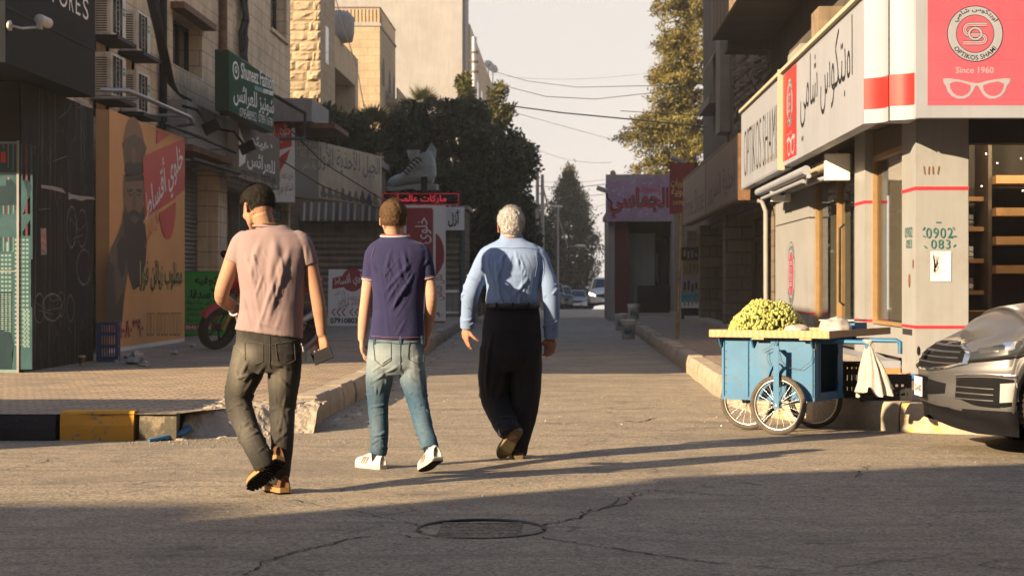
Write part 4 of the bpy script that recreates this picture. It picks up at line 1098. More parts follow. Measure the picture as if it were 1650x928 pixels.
t = thing('corner_shop', "cream clad optician's shop with red lines on the right corner", 'shop', (3.6, 20, .22))
def pillar(x0, x1, y0, y1, z1):
    m = MB(); cuts = [.2, .735, .765, 2.13, 2.165, z1]
    for k, (a, b) in enumerate(zip(cuts[:-1], cuts[1:])):
        d = .004 if k % 2 else 0
        m.box(x0 - d, x1 + d, y0 - d, y1 + d, a, b, M_BAND if k % 2 else M_CLAD)
    return m
PM_ = pillar(3.54, 4.07, 19.4, 20.2, 3.0); PM_.box(3.537, 3.545, 19.6, 20.15, .66, .72, M_DARK)
s = Sign((3.54, 19.395, 0), (1, 0, 0)); M_STEN = pm('stencil_green', (.02, .11, .10), .7, .3, 40); M_STAIN = pm('rust_stain', (.2, .1, .05), .8, .3, 9)
s.write('0902', 1492, 367, 1535, 384, .002, M_STEN, space=1.15); s.write('083', 1500, 386, 1531, 401, .002, M_STEN, space=1.15)
for P in ([(1508, 358.5), (1516, 358.5)], [(1487, 380), (1491, 382)], [(1490, 366), (1487, 371)], [(1535, 366), (1538, 370)], [(1489, 396), (1493, 400)], [(1536, 398), (1540, 394)], [(1530, 381), (1541, 381)]): s.line(P, .012, .002, M_STEN)
s.rect(*s.loc(1499.5, 452)[:1], s.loc(1532.5, 452)[0], s.loc(1500, 453)[1], s.loc(1500, 405)[1], .003, M_WHITE)
rnd = random.Random(2)
for k in range(11):
    y = 410 + k * 3.6; s.line([(1503 + rnd.uniform(0, 3), y), (1509 + rnd.uniform(0, 16), y)], .006, .0045, M_GREY)
for k in range(9): s.line([(1500 + rnd.uniform(0, 12), rnd.uniform(408, 440)), (1501 + rnd.uniform(0, 12), rnd.uniform(408, 440))], .014, .005, M_GREY)
for k in range(4): s.line([(1488 + k * 8 + rnd.uniform(-2, 2), 268), (1488 + k * 8 + rnd.uniform(-2, 2), 281)], .012, .0025, M_STAIN)
PM_.M = Matrix.Identity(4)
def merge(m, s):
    k0 = len(m.v); m.v += s.v
    for f, i, sm in zip(s.f, s.fm, s.fs): m.f.append(tuple(a + k0 for a in f)); m.fm.append(m.mi(s.mats[i])); m.fs.append(sm)
merge(PM_, s)
s = Sign((3.535, 20.2, 0), (0, -1, 0))
s.write('0902', 1458, 366, 1470, 383, .002, M_STEN); s.write('083', 1460, 386, 1469, 400, .002, M_STEN); s.ellipse(*s.loc(1465, 452), .05, .07, .0025, M_STAIN); s.ellipse(*s.loc(1471, 425), .025, .05, .0025, M_STAIN)
merge(PM_, s); PM_.build('pillar', t)
pillar(3.54, 3.8, 22.7, 23.5, 3.0).build('pillar', t)
# bay between the two pillars: blinds behind glass in a bronze frame
m = MB(RIGHT(3.66, 22.7)); m.box(0, 2.5, .38, .72, -.05, .0, M_CLAD); m.build('panel', t)
m = MB(RIGHT(3.66, 22.7)); m.rect(.05, 2.45, .76, 2.62, -.02, M_PANE); w = m.build('window', t)
m = MB(RIGHT(3.66, 22.7))
for a, b, c, d in ((0, .05, .72, 2.95), (2.45, 2.5, .72, 2.95), (.05, 2.45, .72, .76), (.05, 2.45, 2.62, 2.68)): m.box(a, b, c, d, -.04, .03, M_GOLDF)
m.box(.05, 2.45, 2.68, 2.95, -.04, .02, M_DFRAME); m.build('frame', w)
m = MB(RIGHT(3.66, 22.7)); m.rect(.05, 1.1, .76, 2.6, -.16, M_BLIND); m.rect(1.1, 2.45, 1.25, 2.45, -.17, M_BLINDB); m.rect(1.1, 2.45, .76, 1.25, -.165, M_BLIND); m.build('blind', w)
# entrance
m = MB(RIGHT(3.66, 27.9)); m.rect(.08, 2.2, .42, 2.6, -.02, M_PANE); m.rect(2.3, 4.3, .42, 2.6, -.02, M_PANE); d = m.build('door', t)
m = MB(RIGHT(3.66, 27.9))
for a in (0, 2.2, 4.32): m.box(a, a + .09, .38, 2.95, -.05, .03, M_GOLDF)
for c, e in ((.38, .42), (2.6, 2.7)): m.box(.09, 2.2, c, e, -.05, .02, M_DFRAME); m.box(2.29, 4.32, c, e, -.05, .02, M_DFRAME)
m.box(.09, 4.32, 2.7, 2.95, -.05, .015, M_DFRAME); m.build('frame', d)
m = MB(RIGHT(3.66, 27.9)); m.rect(.1, 2.1, .42, 2.5, -.18, M_BLIND); m.rect(2.3, 2.9, .42, 2.5, -.18, M_BLIND); m.build('blind', d)
m = MB(); m.tube([(3.62, 24.9, .9), (3.56, 24.9, .95), (3.56, 24.9, 1.9), (3.62, 24.9, 1.95)], .016, M_BLACK); m.build('handle', d)
# logo panel
s = Sign((3.54, 32.3, 0), (0, -1, 0))
s.box(0, 4.38, .2, .735, -.14, 0, M_CLAD); s.box(0, 4.385, .735, .765, -.14, .004, M_BAND); s.box(0, 4.38, .765, 2.13, -.14, 0, M_CLAD); s.box(0, 4.385, 2.13, 2.15, -.14, -.01, M_DARK); s.box(0, 4.38, 2.15, 3.0, -.14, 0, M_CLAD)
def roundel(s, cx, cy, R_, w, inner, full=True):
    u, v = s.loc(cx, cy)
    s.ellipse(u, v, R_, R_, w, M_INK, 48); s.ellipse(u, v, R_ * .97, R_ * .97, w + .001, M_SIGNC, 48)
    s.ellipse(u, v, R_ * .68, R_ * .68, w + .002, M_INK, 48); s.ellipse(u, v, R_ * .655, R_ * .655, w + .003, inner, 48)
    if True:
        s.arc_text('OPTIKOS SHAMI', u, v, R_ * .93, R_ * .17, 270, 112, w + .003, M_INK, True, .01)
        s.arc_text('اوبتكوس شامي', u, v, R_ * .72, R_ * .24, 90, 118, w + .003, M_INK, False, .01)
    def P(pts): return [(u + a * R_, v + b * R_) for a, b in pts]
    Sx = [(.42, .33)] + [(-.18, .33)] + [(-.18 + .2 * math.cos(R(a)), .14 + .19 * math.sin(R(a))) for a in range(90, 271, 20)] + [(.2, -.05)] + [(.2 + .17 * math.cos(R(a)), -.19 + .14 * math.sin(R(a))) for a in range(90, -91, -20)] + [(-.42, -.33)]
    for tw, ww, mm in ((.17, w + .004, M_INK), (.125, w + .005, M_SIGNC), (.04, w + .006, inner)):
        s.stroke(P(Sx), tw * R_, ww, mm)
    s.ring(u, v, R_ * .27, R_ * .25, R_ * .11, w + .0065, M_INK); s.ring(u, v, R_ * .255, R_ * .235, R_ * .075, w + .0075, M_SIGNC)
roundel(s, 1275, 441, .5, .003, M_PINKL)
s.build('logo_panel', t)
m = MB()
m.box(3.1, 3.535, 20.25, 27.85, .215, .30, M_OAK); m.box(3.22, 3.535, 20.25, 27.85, .301, .375, M_SIGNC); m.build('step', t)
m = MB(); m.box(3.26, 9, 19.3, 33, 2.99, 3.12, M_SOFF); m.box(3.47, 9, 18.745, 19.295, 2.99, 3.12, M_SOFF); m.box(3.405, 3.47, 18.66, 18.9, 2.8, 4.05, M_SIGNC); m.build('soffit', t)  # front strip and thin post added to stop sun leaking onto the pillar
# front shop window with lit shelves
m = MB(frame((4.075, 19.62, 0), (1, 0, 0))); m.rect(.04, 4.4, .3, 2.62, 0, M_PANE); w = m.build('window', t)
m = MB(frame((4.075, 19.62, 0), (1, 0, 0))); m.box(0, .04, .2, 2.98, -.06, .03, M_DFRAME); m.box(.04, 4.4, .2, .3, -.06, .03, M_CLAD); m.box(.04, 4.4, 2.62, 2.98, -.3, .0, M_DARK); m.build('frame', w)
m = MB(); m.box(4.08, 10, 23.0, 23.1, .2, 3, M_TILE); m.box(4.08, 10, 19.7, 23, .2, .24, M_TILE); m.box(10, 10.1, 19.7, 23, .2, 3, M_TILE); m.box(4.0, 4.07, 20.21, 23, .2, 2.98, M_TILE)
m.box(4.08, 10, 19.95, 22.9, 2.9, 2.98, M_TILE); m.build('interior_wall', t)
m = MB()
m.box(4.12, 8, 20.1, 20.55, .24, .9, M_OAK)
for zz in (1.06, 1.42, 1.78, 2.12): m.box(4.12, 4.75, 21.8, 22.3, zz, zz + .05, M_OAK)
for zz in (1.3, 1.62, 1.94, 2.3): m.box(4.80, 7, 21.4, 22.2, zz, zz + .09, M_OAK)
m.box(4.755, 4.795, 21.6, 22.3, .9, 2.9, M_DFRAME); m.box(4.12, 8, 22.5, 22.55, .9, 2.9, M_TILE); m.build('shelf', t)
m = MB(); rnd = random.Random(4)
for zz in (1.11, 1.47, 1.83):
    for q in range(2):
        x = 4.2 + q * .26
        m.tube([(x + .06 * math.cos(a * .63), 21.9, zz + .05 + .035 * math.sin(a * .63)) for a in range(11)], .006, M_BLACK, 5); m.tube([(x + .15 + .06 * math.cos(a * .63), 21.9, zz + .05 + .035 * math.sin(a * .63)) for a in range(11)], .006, M_BLACK, 5)
        m.box(x - .07, x + .2, 21.95, 21.96, zz + .002, zz + .14, M_WHITE if rnd.random() < .35 else M_GREY)
m.build('spectacles', t)
g = G('spot_lamp'); g.done((.8, .7, .5), .5); g.p.inputs['Emission Color'].default_value = (1, .82, .55, 1); g.p.inputs['Emission Strength'].default_value = 3.0; M_SPOT = g.m
m = MB()
for x, y, z in ((4.6, 21, 2.6), (4.72, 21, 2.5), (4.68, 21.6, 2.28), (4.3, 22, 2.06), (4.32, 22, 1.7), (4.3, 22, 1.38), (4.98, 21, 2.55), (5.0, 21, 2.2)): m.ball((x, y, z), .008, M_SPOT, 8, 6)
m.build('spot_lamp', t)
m = MB(); m.lathe([(0, 0), (.1, 0), (.13, -.05), (.1, -.075), (0, -.08)], (4.5, 19.2, 2.985), (0, 0, 1), M_STEEL, 20); m.build('ceiling_lamp', t)
for x in (4.5, 5.4):
    l_ = bpy.data.lights.new('shop_lamp', 'POINT'); l_.energy = 22; l_.color = (1, .78, .5); l_.shadow_soft_size = .05; lo = bpy.data.objects.new('shop_lamp', l_); lo.location = (x, 20.9, 2.75); COL.objects.link(lo)

# ------------------------------------------------------------------ fascia signs of the optician
t = thing('shop_sign', "white wraparound fascia of the optician with roundel and red front panel tinted pale for sun", 'sign', (3.4, 18.6, 2.8), 'shop signs on the right')
SZ0, SZ1 = 2.79, 4.06
m = MB(); m.box(3.44, 9, 18.606, 18.74, SZ0, SZ1, M_SIGNC); m.build('sign_box', t)
s = Sign((3.4, 18.6, 0), (1, 0, 0)); u0 = s.loc(1476, 100)[0]; s.rect(u0, 5.6, SZ0, SZ1, 0, M_SIGNC)
up = s.loc(1494.5, 100)[0]; vp = s.loc(1500, 170)[1]; s.rect(up, 5.6, vp, SZ1, .003, M_REDSUN)
for k in range(9): s.rect(up, 5.6, lerp(vp, SZ1, (k + .4) / 9), lerp(vp, SZ1, (k + .4) / 9) + .006, .0035 + k * 1e-5, M_PINKL if k % 3 == 0 else M_REDSUN)
roundel(s, 1571, 55, .272, .005, M_REDSUN)
s.write('Since 1960', 1540, 108.5, 1601, 118.5, .005, M_SIGNC, bold=.012)
L0 = [(1519, 127), (1530, 127), (1545, 129), (1558, 132), (1568, 134), (1574, 135), (1580, 134), (1590, 131), (1604, 128.5), (1618, 127), (1628, 127), (1627, 133), (1622, 139), (1619, 148), (1613, 155), (1603, 159.5), (1594, 159.5), (1586, 155), (1581, 148), (1577, 140), (1574, 138), (1571, 140), (1567, 148), (1562, 155), (1553, 159.5), (1543, 159.5), (1533, 155), (1527, 148), (1524, 139), (1520, 133)]
s.shape(L0[::-1], .006, M_SIGNC)
for sg in (0, 1):
    lens = [(1530, 135), (1540, 131.5), (1553, 134), (1564, 138), (1563, 146), (1558, 152), (1551, 155.5), (1543, 155), (1536, 151), (1531, 143)]
    if sg: lens = [(3147.5 - x, y) for x, y in lens]
    s.shape(lens if sg else lens[::-1], .0075, M_REDSUN)
s.build('front_panel', t)
def bulge(a, b, d, n=10):
    a = Vector(a); b = Vector(b); nn = Vector(((b - a).y, -(b - a).x)).normalized()
    return [a.lerp(b, k / n) - nn * (-d) * math.sin(math.pi * k / n) for k in range(n + 1)]
for a, b in (((3.0, 19.29), (3.185, 18.93)), ((3.195, 18.915), (3.43, 18.61))):
    ln = bulge(a, b, -.07)
    m = MB(); P = [(p.x, p.y) for p in ln]
    def strip(z0, z1, mat, off=0.0):
        c = Vector(((a[0] + b[0]) / 2 + .2, (a[1] + b[1]) / 2 + .15)); vs = []
        for p in P:
            q = Vector(p); q = q + (q - c).normalized() * off; vs += [(q.x, q.y, z0), (q.x, q.y, z1)]
        m.add(vs, [(2 * k, 2 * k + 1, 2 * k + 3, 2 * k + 2) for k in range(len(P) - 1)], mat, True)
    strip(SZ0, SZ1, M_SIGNC); strip(2.93, 3.24, M_SIGRED, .003)
    m.add([(x, y, SZ0 + .001) for x, y in P] + [(3.45, 19.3, SZ0 + .001)], [tuple(range(len(P) + 1))], M_SIGNC); m.build('corner_post', t)
m = MB(); m.add([(3.09, 19.34, SZ0 + .002), (3.47, 18.74, SZ0 + .002), (3.47, 18.74, SZ1), (3.09, 19.34, SZ1)], [(0, 1, 2, 3)], M_SIGNC); m.build('sign_box', t)  # unseen panel behind the posts, added to block sun through their gap
m = MB(RIGHT(3.006, 26.4)); m.box(0, 7.1, SZ0, SZ1, -.14, 0, M_SIGNC); m.build('sign_box', t)
s = Sign((3.0, 26.4, 0), (0, -1, 0)); s.rect(.0, 7.1, SZ0, SZ1, 0, M_SIGNC)
ra = s.loc(1262, 200)[0]; rb = s.loc(1283.5, 200)[0]; s.rect(ra, rb, SZ0 + .06, SZ1 - .03, .003, M_SIGRED)
roundel(s, 1273, 166, .33, .005, M_SIGRED)
s.write('Since 1960', 1269, 213, 1277, 217, .005, M_SIGNC)
cu, cv = s.loc(1275, 236)
for q in (-.2, .2): s.ring(cu + q, cv, .19, .12, .05, .006, M_SIGNC, 24)
s.stroke([(cu - .45, cv + .1), (cu - .2, cv + .12), (cu, cv + .06), (cu + .2, cv + .12), (cu + .45, cv + .1)], .05, .0065, M_SIGNC)
s.write('اوبتكوس شامي', 1290, 62, 1374, 205, .004, M_INK, bold=-.012)
s.build('side_panel', t)
m = MB(RIGHT(2.996, 32.6)); m.box(0, 6.1, SZ0 - .02, SZ1 - .02, -.14, 0, M_SIGNC); m.build('sign_box', t)
s = Sign((2.99, 32.6, 0), (0, -1, 0)); s.rect(.02, 6.08, SZ0, SZ1 - .04, 0, M_SIGNC)
s.write('OPTIKOS SHAMI', 1199, 190, 1251.5, 271, .003, M_INK, bold=-.02); s.write('eye zones', 1230, 252, 1248, 269, .003, M_GREY)
s.rect(5.72, 6.06, SZ0 + .1, SZ0 + .45, .003, M_SIGRED); s.build('side_panel', t)
m = MB(); m.box(2.95, 3.3, 19.3, 32.6, SZ1 + .003, SZ1 + .05, M_BLIND); m.box(2.93, 3.02, 26.42, 26.5, SZ0 - .05, SZ1 + .06, M_BLIND); m.build('top_trim', t)

# folded awning below the fascia
t = thing('awning', 'folded white awning with jointed arms under the white fascia', 'awning', (3.2, 27, 2.6))
m = MB(); m.tube([(3.1, 30.8, 2.64), (3.1, 24.7, 2.64)], .06, M_SIGNC, 12); m.tube([(3.14, 30.6, 2.53), (3.14, 25.3, 2.53)], .03, M_SIGNC, 8); m.build('front_bar', t)
m = MB(); m.box(3.38, 3.52, 23.6, 30.6, 2.58, 2.76, M_GREY); m.tube([(3.3, 23.8, 2.68), (3.3, 30.4, 2.68)], .075, M_BLIND, 12); m.build('cassette', t)
for y0, y1 in ((23.7, 25.4), (29.9, 28.2)):
    m = MB(); m.tube([(3.42, y0, 2.55), (3.2, y1, 2.5), (3.12, y0 + (.9 if y0 < 26 else -.9), 2.56)], .032, M_SIGNC, 8); m.box(3.2, 3.5, y0 - .12, y0 + .05, 2.45, 2.78, M_WHITE); m.build('folding_arm', t, bevel=.01)

# ------------------------------------------------------------------ further shops along the right side
t = thing('shop_row', 'dark brown row of shops in shadow beyond the optician', 'shops', (3.6, 40, .2))
m = MB(RIGHT(3.56, 58)); H = [(58 - 39.6, 58 - 33.2, .25, 2.5), (58 - 46.8, 58 - 40.2, .25, 2.5), (58 - 51.6, 58 - 47.6, .25, 2.5)]
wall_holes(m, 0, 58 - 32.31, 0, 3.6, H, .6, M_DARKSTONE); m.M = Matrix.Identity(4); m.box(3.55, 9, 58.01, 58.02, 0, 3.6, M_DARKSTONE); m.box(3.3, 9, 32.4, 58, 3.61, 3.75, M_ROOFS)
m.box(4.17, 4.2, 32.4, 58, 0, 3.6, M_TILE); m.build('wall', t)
for h in H:
    m = MB(RIGHT(3.56, 58)); m.rect(h[0], h[1], h[2], h[3], -.35, M_GLASSD); w = m.build('window', t)
    m = MB(RIGHT(3.56, 58))
    for k in range(4): u = lerp(h[0], h[1] - .06, k / 3); m.box(u, u + .06, h[2], h[3], -.34, -.28, M_DFRAME)
    m.box(h[0], h[1], 2.05, 2.11, -.335, -.29, M_DFRAME); m.build('frame', w)
m = MB(); m.box(3.1, 3.54, 33, 57, .215, .34, M_KERB); m.build('step', t)
for yy in (39.9, 47.2, 52.2):
    m = MB(); m.box(3.3, 3.555, yy - .25, yy + .25, .35, 2.59, M_DARKSTONE); m.build('pillar', t)
t = thing('drain_pipe', 'white bent pipe at the near end of the shadowed shops', 'pipe', (3.4, 32.5, .2))
m = MB(); m.tube([(3.0, 33.6, 2.62), (3.2, 33.2, 2.62), (3.36, 32.75, 2.58), (3.4, 32.55, 2.4), (3.4, 32.5, .22)], .04, M_GREY, 10); m.build('pipe', t)
M_OCH = pm('sign_dull_brown', (.20, .145, .115), .6, .15, 2.5, streak=.4); M_OCH2 = pm('sign_dull_tan', (.25, .19, .155), .6, .15, 2.5, streak=.4); M_PLUMI = pm('ink_plum', (.11, .035, .045), .6, .2)
t = thing('shop_sign', 'dull brown fascia sign with plum Arabic letters next to the white fascia', 'sign', (2.95, 36, 2.6), 'shop signs on the right')
m = MB(RIGHT(2.956, 40.3)); m.box(0, 7.55, 2.6, 3.74, -.2, 0, M_RUST); m.build('sign_box', t)
s = Sign((2.95, 40.3, 0), (0, -1, 0)); s.rect(.04, 7.5, 2.64, 3.7, 0, M_OCH); s.write('أحذية السرور', 1141, 264, 1186, 322, .003, M_PLUMI, bold=.02); s.build('printed_face', t)
t = thing('shop_sign', 'long dull tan shoe shop fascia sign farthest along the right row', 'sign', (2.95, 44, 2.6), 'shop signs on the right')
m = MB(RIGHT(2.956, 48)); m.box(0, 7.6, 2.6, 3.74, -.2, 0, M_RUST); m.build('sign_box', t)
s = Sign((2.95, 48, 0), (0, -1, 0)); s.rect(.04, 7.56, 2.64, 3.7, 0, M_OCH2); s.write('Prime Shoe', 1102, 308, 1134, 346, .003, M_PLUMI); s.build('printed_face', t)
t = thing('shop_sign', 'dark red projecting sign with yellow letters beside the purple sign', 'sign', (3, 51, 2.9), 'shop signs on the right')
s = Sign((2.78, 51.5, 0), (.9, -.42, 0)); a = s.loc(1079, 345); b = s.loc(1119, 262)
m = MB(s.M); m.box(a[0], b[0], a[1], b[1], -.25, -.006, M_GREY); m.build('sign_box', t)
s.rect(a[0], b[0], a[1], b[1], 0, pm('sign_wine', (.20, .02, .03), .5, .12, 3)); s.write('الحلويات', 1081, 288, 1112, 304, .003, C_YEL, bold=.01); s.write('الجنوبية', 1082, 300, 1115, 318, .003, C_YEL, bold=.02); s.write('ت: 0795', 1084, 324, 1114, 331, .003, C_YEL); s.build('printed_face', t)
q = at(1092, 258, 52)
t = thing('floodlight', 'small square floodlight above the dark red sign', 'floodlight', q, 'street and shop lamps')
m = MB(Matrix.Translation(q) @ Matrix.Rotation(R(25), 4, 'Y')); m.box(-.2, .22, -.14, .14, -.05, .05, M_STEEL); m.build('lamp_head', t, bevel=.02)
m = MB(); m.tube([q + Vector((.18, 0, -.08)), q + Vector((.28, 0, -.35)), q + Vector((.3, .2, -.7))], .03, M_STEEL); m.build('arm', t)

# upper storeys above the optician: deep slab, dark wall, rough stone wall further on
t = thing('upper_storey', 'dark upper storey with deep balcony slab above the white fascia', 'building', (3.9, 28, 4.1))
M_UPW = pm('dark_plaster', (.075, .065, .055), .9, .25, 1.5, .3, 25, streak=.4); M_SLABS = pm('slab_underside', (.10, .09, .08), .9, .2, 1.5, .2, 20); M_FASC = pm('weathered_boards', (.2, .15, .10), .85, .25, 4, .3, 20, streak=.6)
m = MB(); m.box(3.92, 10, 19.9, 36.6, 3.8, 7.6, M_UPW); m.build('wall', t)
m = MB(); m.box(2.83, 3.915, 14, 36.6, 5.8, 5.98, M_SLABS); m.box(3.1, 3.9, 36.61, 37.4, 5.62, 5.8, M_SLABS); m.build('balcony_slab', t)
m = MB(); m.box(2.79, 2.829, 14, 36.61, 5.79, 7.4, M_FASC); m.box(2.829, 3.9, 36.612, 36.65, 5.985, 7.4, M_FASC)
for k in range(28): m.box(2.784, 2.789, 14.4 + k * .8, 14.41 + k * .8, 5.8, 7.4, M_DARK)
m.build('parapet', t)
for b_ in ((3.5, 3.9, 26.5, 27.3, 4.12, 5.0, M_FASC), (3.5, 3.75, 28.6, 30.2, 4.12, 4.75, M_GREY), (3.4, 3.9, 22.6, 23.0, 4.12, 5.79, M_UPW)): m = MB(); m.box(*b_); m.build('ledge_box', t)
t = thing('stone_building', 'rough dark stone house front behind the balcony slab on the right', 'building', (3.8, 43, 3.8))
def rock_wall(Mx, w, h, bw, bh, mat, depth, seed, sub=5):
    """rock-faced masonry: every block is its own bulging lump"""
    m = MB(Mx); rnd = random.Random(seed); v = 0; row = 0
    while v < h - .01:
        hh = min(bh * rnd.uniform(.92, 1.08), h - v); u = -bw * (.5 if row % 2 else 0)
        while u < w:
            ww = bw * rnd.uniform(.75, 1.25); a, b = max(u, 0), min(u + ww, w)
            if b - a > .04:
                d = depth * rnd.uniform(.5, 1.2); sd = rnd.uniform(0, 99); vs = []
                for j in range(sub + 1):
                    for i in range(sub + 1):
                        x, y = i / sub, j / sub
                        e = min(1, min(x, 1 - x) * (b - a) / .035, min(y, 1 - y) * hh / .035)
                        z = d * e * (.6 + .8 * mnoise.noise(Vector((x * 2.2 * ww / .5, y * 2.2, sd))) + .4 * mnoise.noise(Vector((x * 6, y * 6, sd))))
                        vs.append((lerp(a + .006, b - .006, x), v + .006 + (hh - .012) * y, max(z, 0)))
                m.add(vs, [(j * (sub + 1) + i, j * (sub + 1) + i + 1, (j + 1) * (sub + 1) + i + 1, (j + 1) * (sub + 1) + i) for j in range(sub) for i in range(sub)], mat)
            u += ww
        v += hh; row += 1
    m.rect(0, w, 0, h, -.004, mat); return m
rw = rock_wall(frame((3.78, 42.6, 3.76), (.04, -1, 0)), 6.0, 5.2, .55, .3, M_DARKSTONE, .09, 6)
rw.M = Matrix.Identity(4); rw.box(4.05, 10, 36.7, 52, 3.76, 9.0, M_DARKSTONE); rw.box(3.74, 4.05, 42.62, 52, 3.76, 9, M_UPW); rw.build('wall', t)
m = MB(); m.box(3.5, 3.735, 43.4, 44.6, 4.6, 9, M_SOFF); m.build('pillar', t)
m = MB(RIGHT(3.735, 49)); m.rect(.4, 3.8, 5.6, 6.9, .003, M_DARK); w = m.build('window', t)
m = MB(RIGHT(3.735, 49)); m.box(.3, 3.9, 5.4, 5.59, 0, .35, M_SOFF); m.build('sill', w); m = MB(RIGHT(3.735, 49)); m.poly([(.4, 6.9, .02), (3.8, 6.9, .02), (3.8, 6.1, .5), (.4, 6.1, .5)], M_FASC); m.build('shutter', w)
m = MB(); m.box(3.1, 3.73, 36.7, 50, 3.76, 3.9, M_SOFF); m.build('ledge', t)

# small shop with the purple sign
M_PURP = None
g = G('sign_purple'); n_ = g.noise(3, 4, .6); v_ = g.n('TexVoronoi'); v_.inputs['Scale'].default_value = 6; g.l(g.co(), v_.inputs['Vector'])
c = g.mix(g.ramp(n_, [(.35, 0.), (.65, 1.)]), (.20, .125, .21), (.28, .19, .29)); c = g.mix(g.ramp(v_.outputs['Distance'], [(.0, .6), (.35, 0.)]), c, (.42, .36, .45)); M_PURP = g.done(c, .5)
t = thing('shop_building', 'small flat-roofed shop under the purple sign at the kerb', 'shop', (2.4, 60, .2))
m = MB(); m.box(1.36, 1.56, 60, 66, 0, 3.25, M_GREY); m.box(1.36, 3.6, 64, 64.2, 0, 3.25, M_TILE); m.box(1.30, 3.7, 59.98, 66, 3.26, 3.42, M_ROOFS); m.box(3.3, 3.56, 58.03, 64, 0, 3.25, M_GREY); m.build('wall', t)
m = MB(); m.box(1.57, 2.02, 60.0, 60.5, .2, 3.2, pm('pillar_maroon', (.09, .018, .02), .6, .2, 4)); m.build('pillar', t)
m = MB(); m.box(2.05, 2.85, 60.8, 60.85, .2, 2.75, pm('pale_door', (.23, .25, .22), .6, .1, 2, streak=.2)); m.build('door', t)
m = MB(); m.box(2.3, 3.29, 60.05, 60.6, .2, 1.1, M_BLACK); m.build('counter', t)
m = MB(); m.box(2.87, 3.28, 61.2, 61.25, .2, 2.6, M_GLASSD); m.tube([(2.95, 61.1, 1.2), (2.93, 61.1, 1.5), (2.93, 61.1, 2.0), (2.97, 61.1, 2.1)], .025, M_STEEL); m.build('glass_door', t)
m = MB(); m.box(1.7, 3.3, 58.2, 59.97, .1, .25, M_KERB); m.build('step', t)
t = thing('shop_sign', 'purple floral sign with dark red Arabic letters over the small shop', 'sign', (2.4, 59.6, 3.2), 'shop signs on the right')
s = Sign((1.3, 59.7, 0), (1, -.1, 0)); a = s.loc(976, 357); b = s.loc(1082, 287)
m = MB(s.M); m.box(a[0], b[0], a[1], b[1] + .12, -.3, -.006, M_GREY); m.build('sign_box', t)
s.flat([a, (b[0], a[1] + .12), (b[0], b[1] + .1), (a[0], b[1] - .1)], 0, M_PURP)
s.write('الجماسي', 981, 302, 1079, 352, .003, M_INK, bold=.05); s.write('الجماسي', 981, 302, 1079, 352, .006, M_MAROON, bold=.01); s.write('إكسسوارات', 1029, 297, 1066, 314, .003, M_MAROON, bold=.03); s.build('printed_face', t)
q = at(966, 306, 59); t = thing('floodlight', 'tilted floodlight at the left end of the purple sign', 'floodlight', q, 'street and shop lamps')
m = MB(Matrix.Translation(q) @ Matrix.Rotation(R(18), 4, 'Y')); m.box(-.1, .26, -.2, .2, -.03, .1, M_STEEL); m.build('lamp_head', t, bevel=.02)
m = MB(); m.tube([q + Vector((.2, .1, 0)), q + Vector((.25, .35, -.25)), q + Vector((.35, .7, -.3))], .025, M_BLACK); m.build('arm', t)

# goods stacked by the shop door, buckets, rusty post
M_CARD = pm('cardboard', (.22, .14, .075), .8, .12, 4); M_TQ = pm('box_turquoise', (.03, .26, .28), .5, .1)
def goods(y0, y1, mats, label, seed):
    s = Sign((3.02, 49.9, 0), (1, 0, 0)); u0, u1 = s.loc(1099, 450)[0], s.loc(1128, 450)[0]; v0, v1 = s.loc(1110, y1)[1], s.loc(1110, y0)[1]; rnd = random.Random(seed)
    d = rnd.uniform(-.03, .03)
    s.box(u0 + d, u1 + d, v0, v1 - .004, -.5, -.004, mats[0]); s.rect(u0 + d, u1 + d, v0, v0 + (v1 - v0) * .42, 0, mats[1]); s.rect(u0 + d, u1 + d, v0 + (v1 - v0) * .42, v1 - .004, 0, mats[0])
    for k in range(4): x = u0 + d + .06 + k * .1; s.rect(x, x + .05, v0 + (v1 - v0) * rnd.uniform(.1, .3), v0 + (v1 - v0) * rnd.uniform(.5, .85), .003 + k * 1e-4, mats[2])
    return tag(s.build('goods_box'), label, 'box', 'boxed goods stacked by the shop door')
goods(398, 419, (M_BLACK, M_CHAR, M_GREY), 'black printed box on top of the stack by the shop door', 1)
goods(419, 443, (M_CARD, M_CARD, M_WOODB), 'plain brown cardboard box in the stack by the shop door', 2)
goods(443, 474, (M_GREY, M_GREY, M_BLACK), 'grey box printed with black figures in the stack by the shop door', 3)
goods(474, 496, (M_TQ, M_WHITE, M_GREY), 'turquoise and white box low in the stack by the shop door', 4)
goods(496, 514, (M_BLACK, M_BLACK, M_CHAR), 'dark box at the very bottom of the stack by the shop door', 5)
M_BUCK = pm('bucket_white', (.72, .70, .64), .6, .12, 6, dirt=(.3, .27, .22), spec=.15); M_LBLU = pm('bucket_label', (.03, .09, .2), .5, .3, 12); M_LTEA = pm('bucket_drips', (.05, .14, .14), .6, .3, 14)
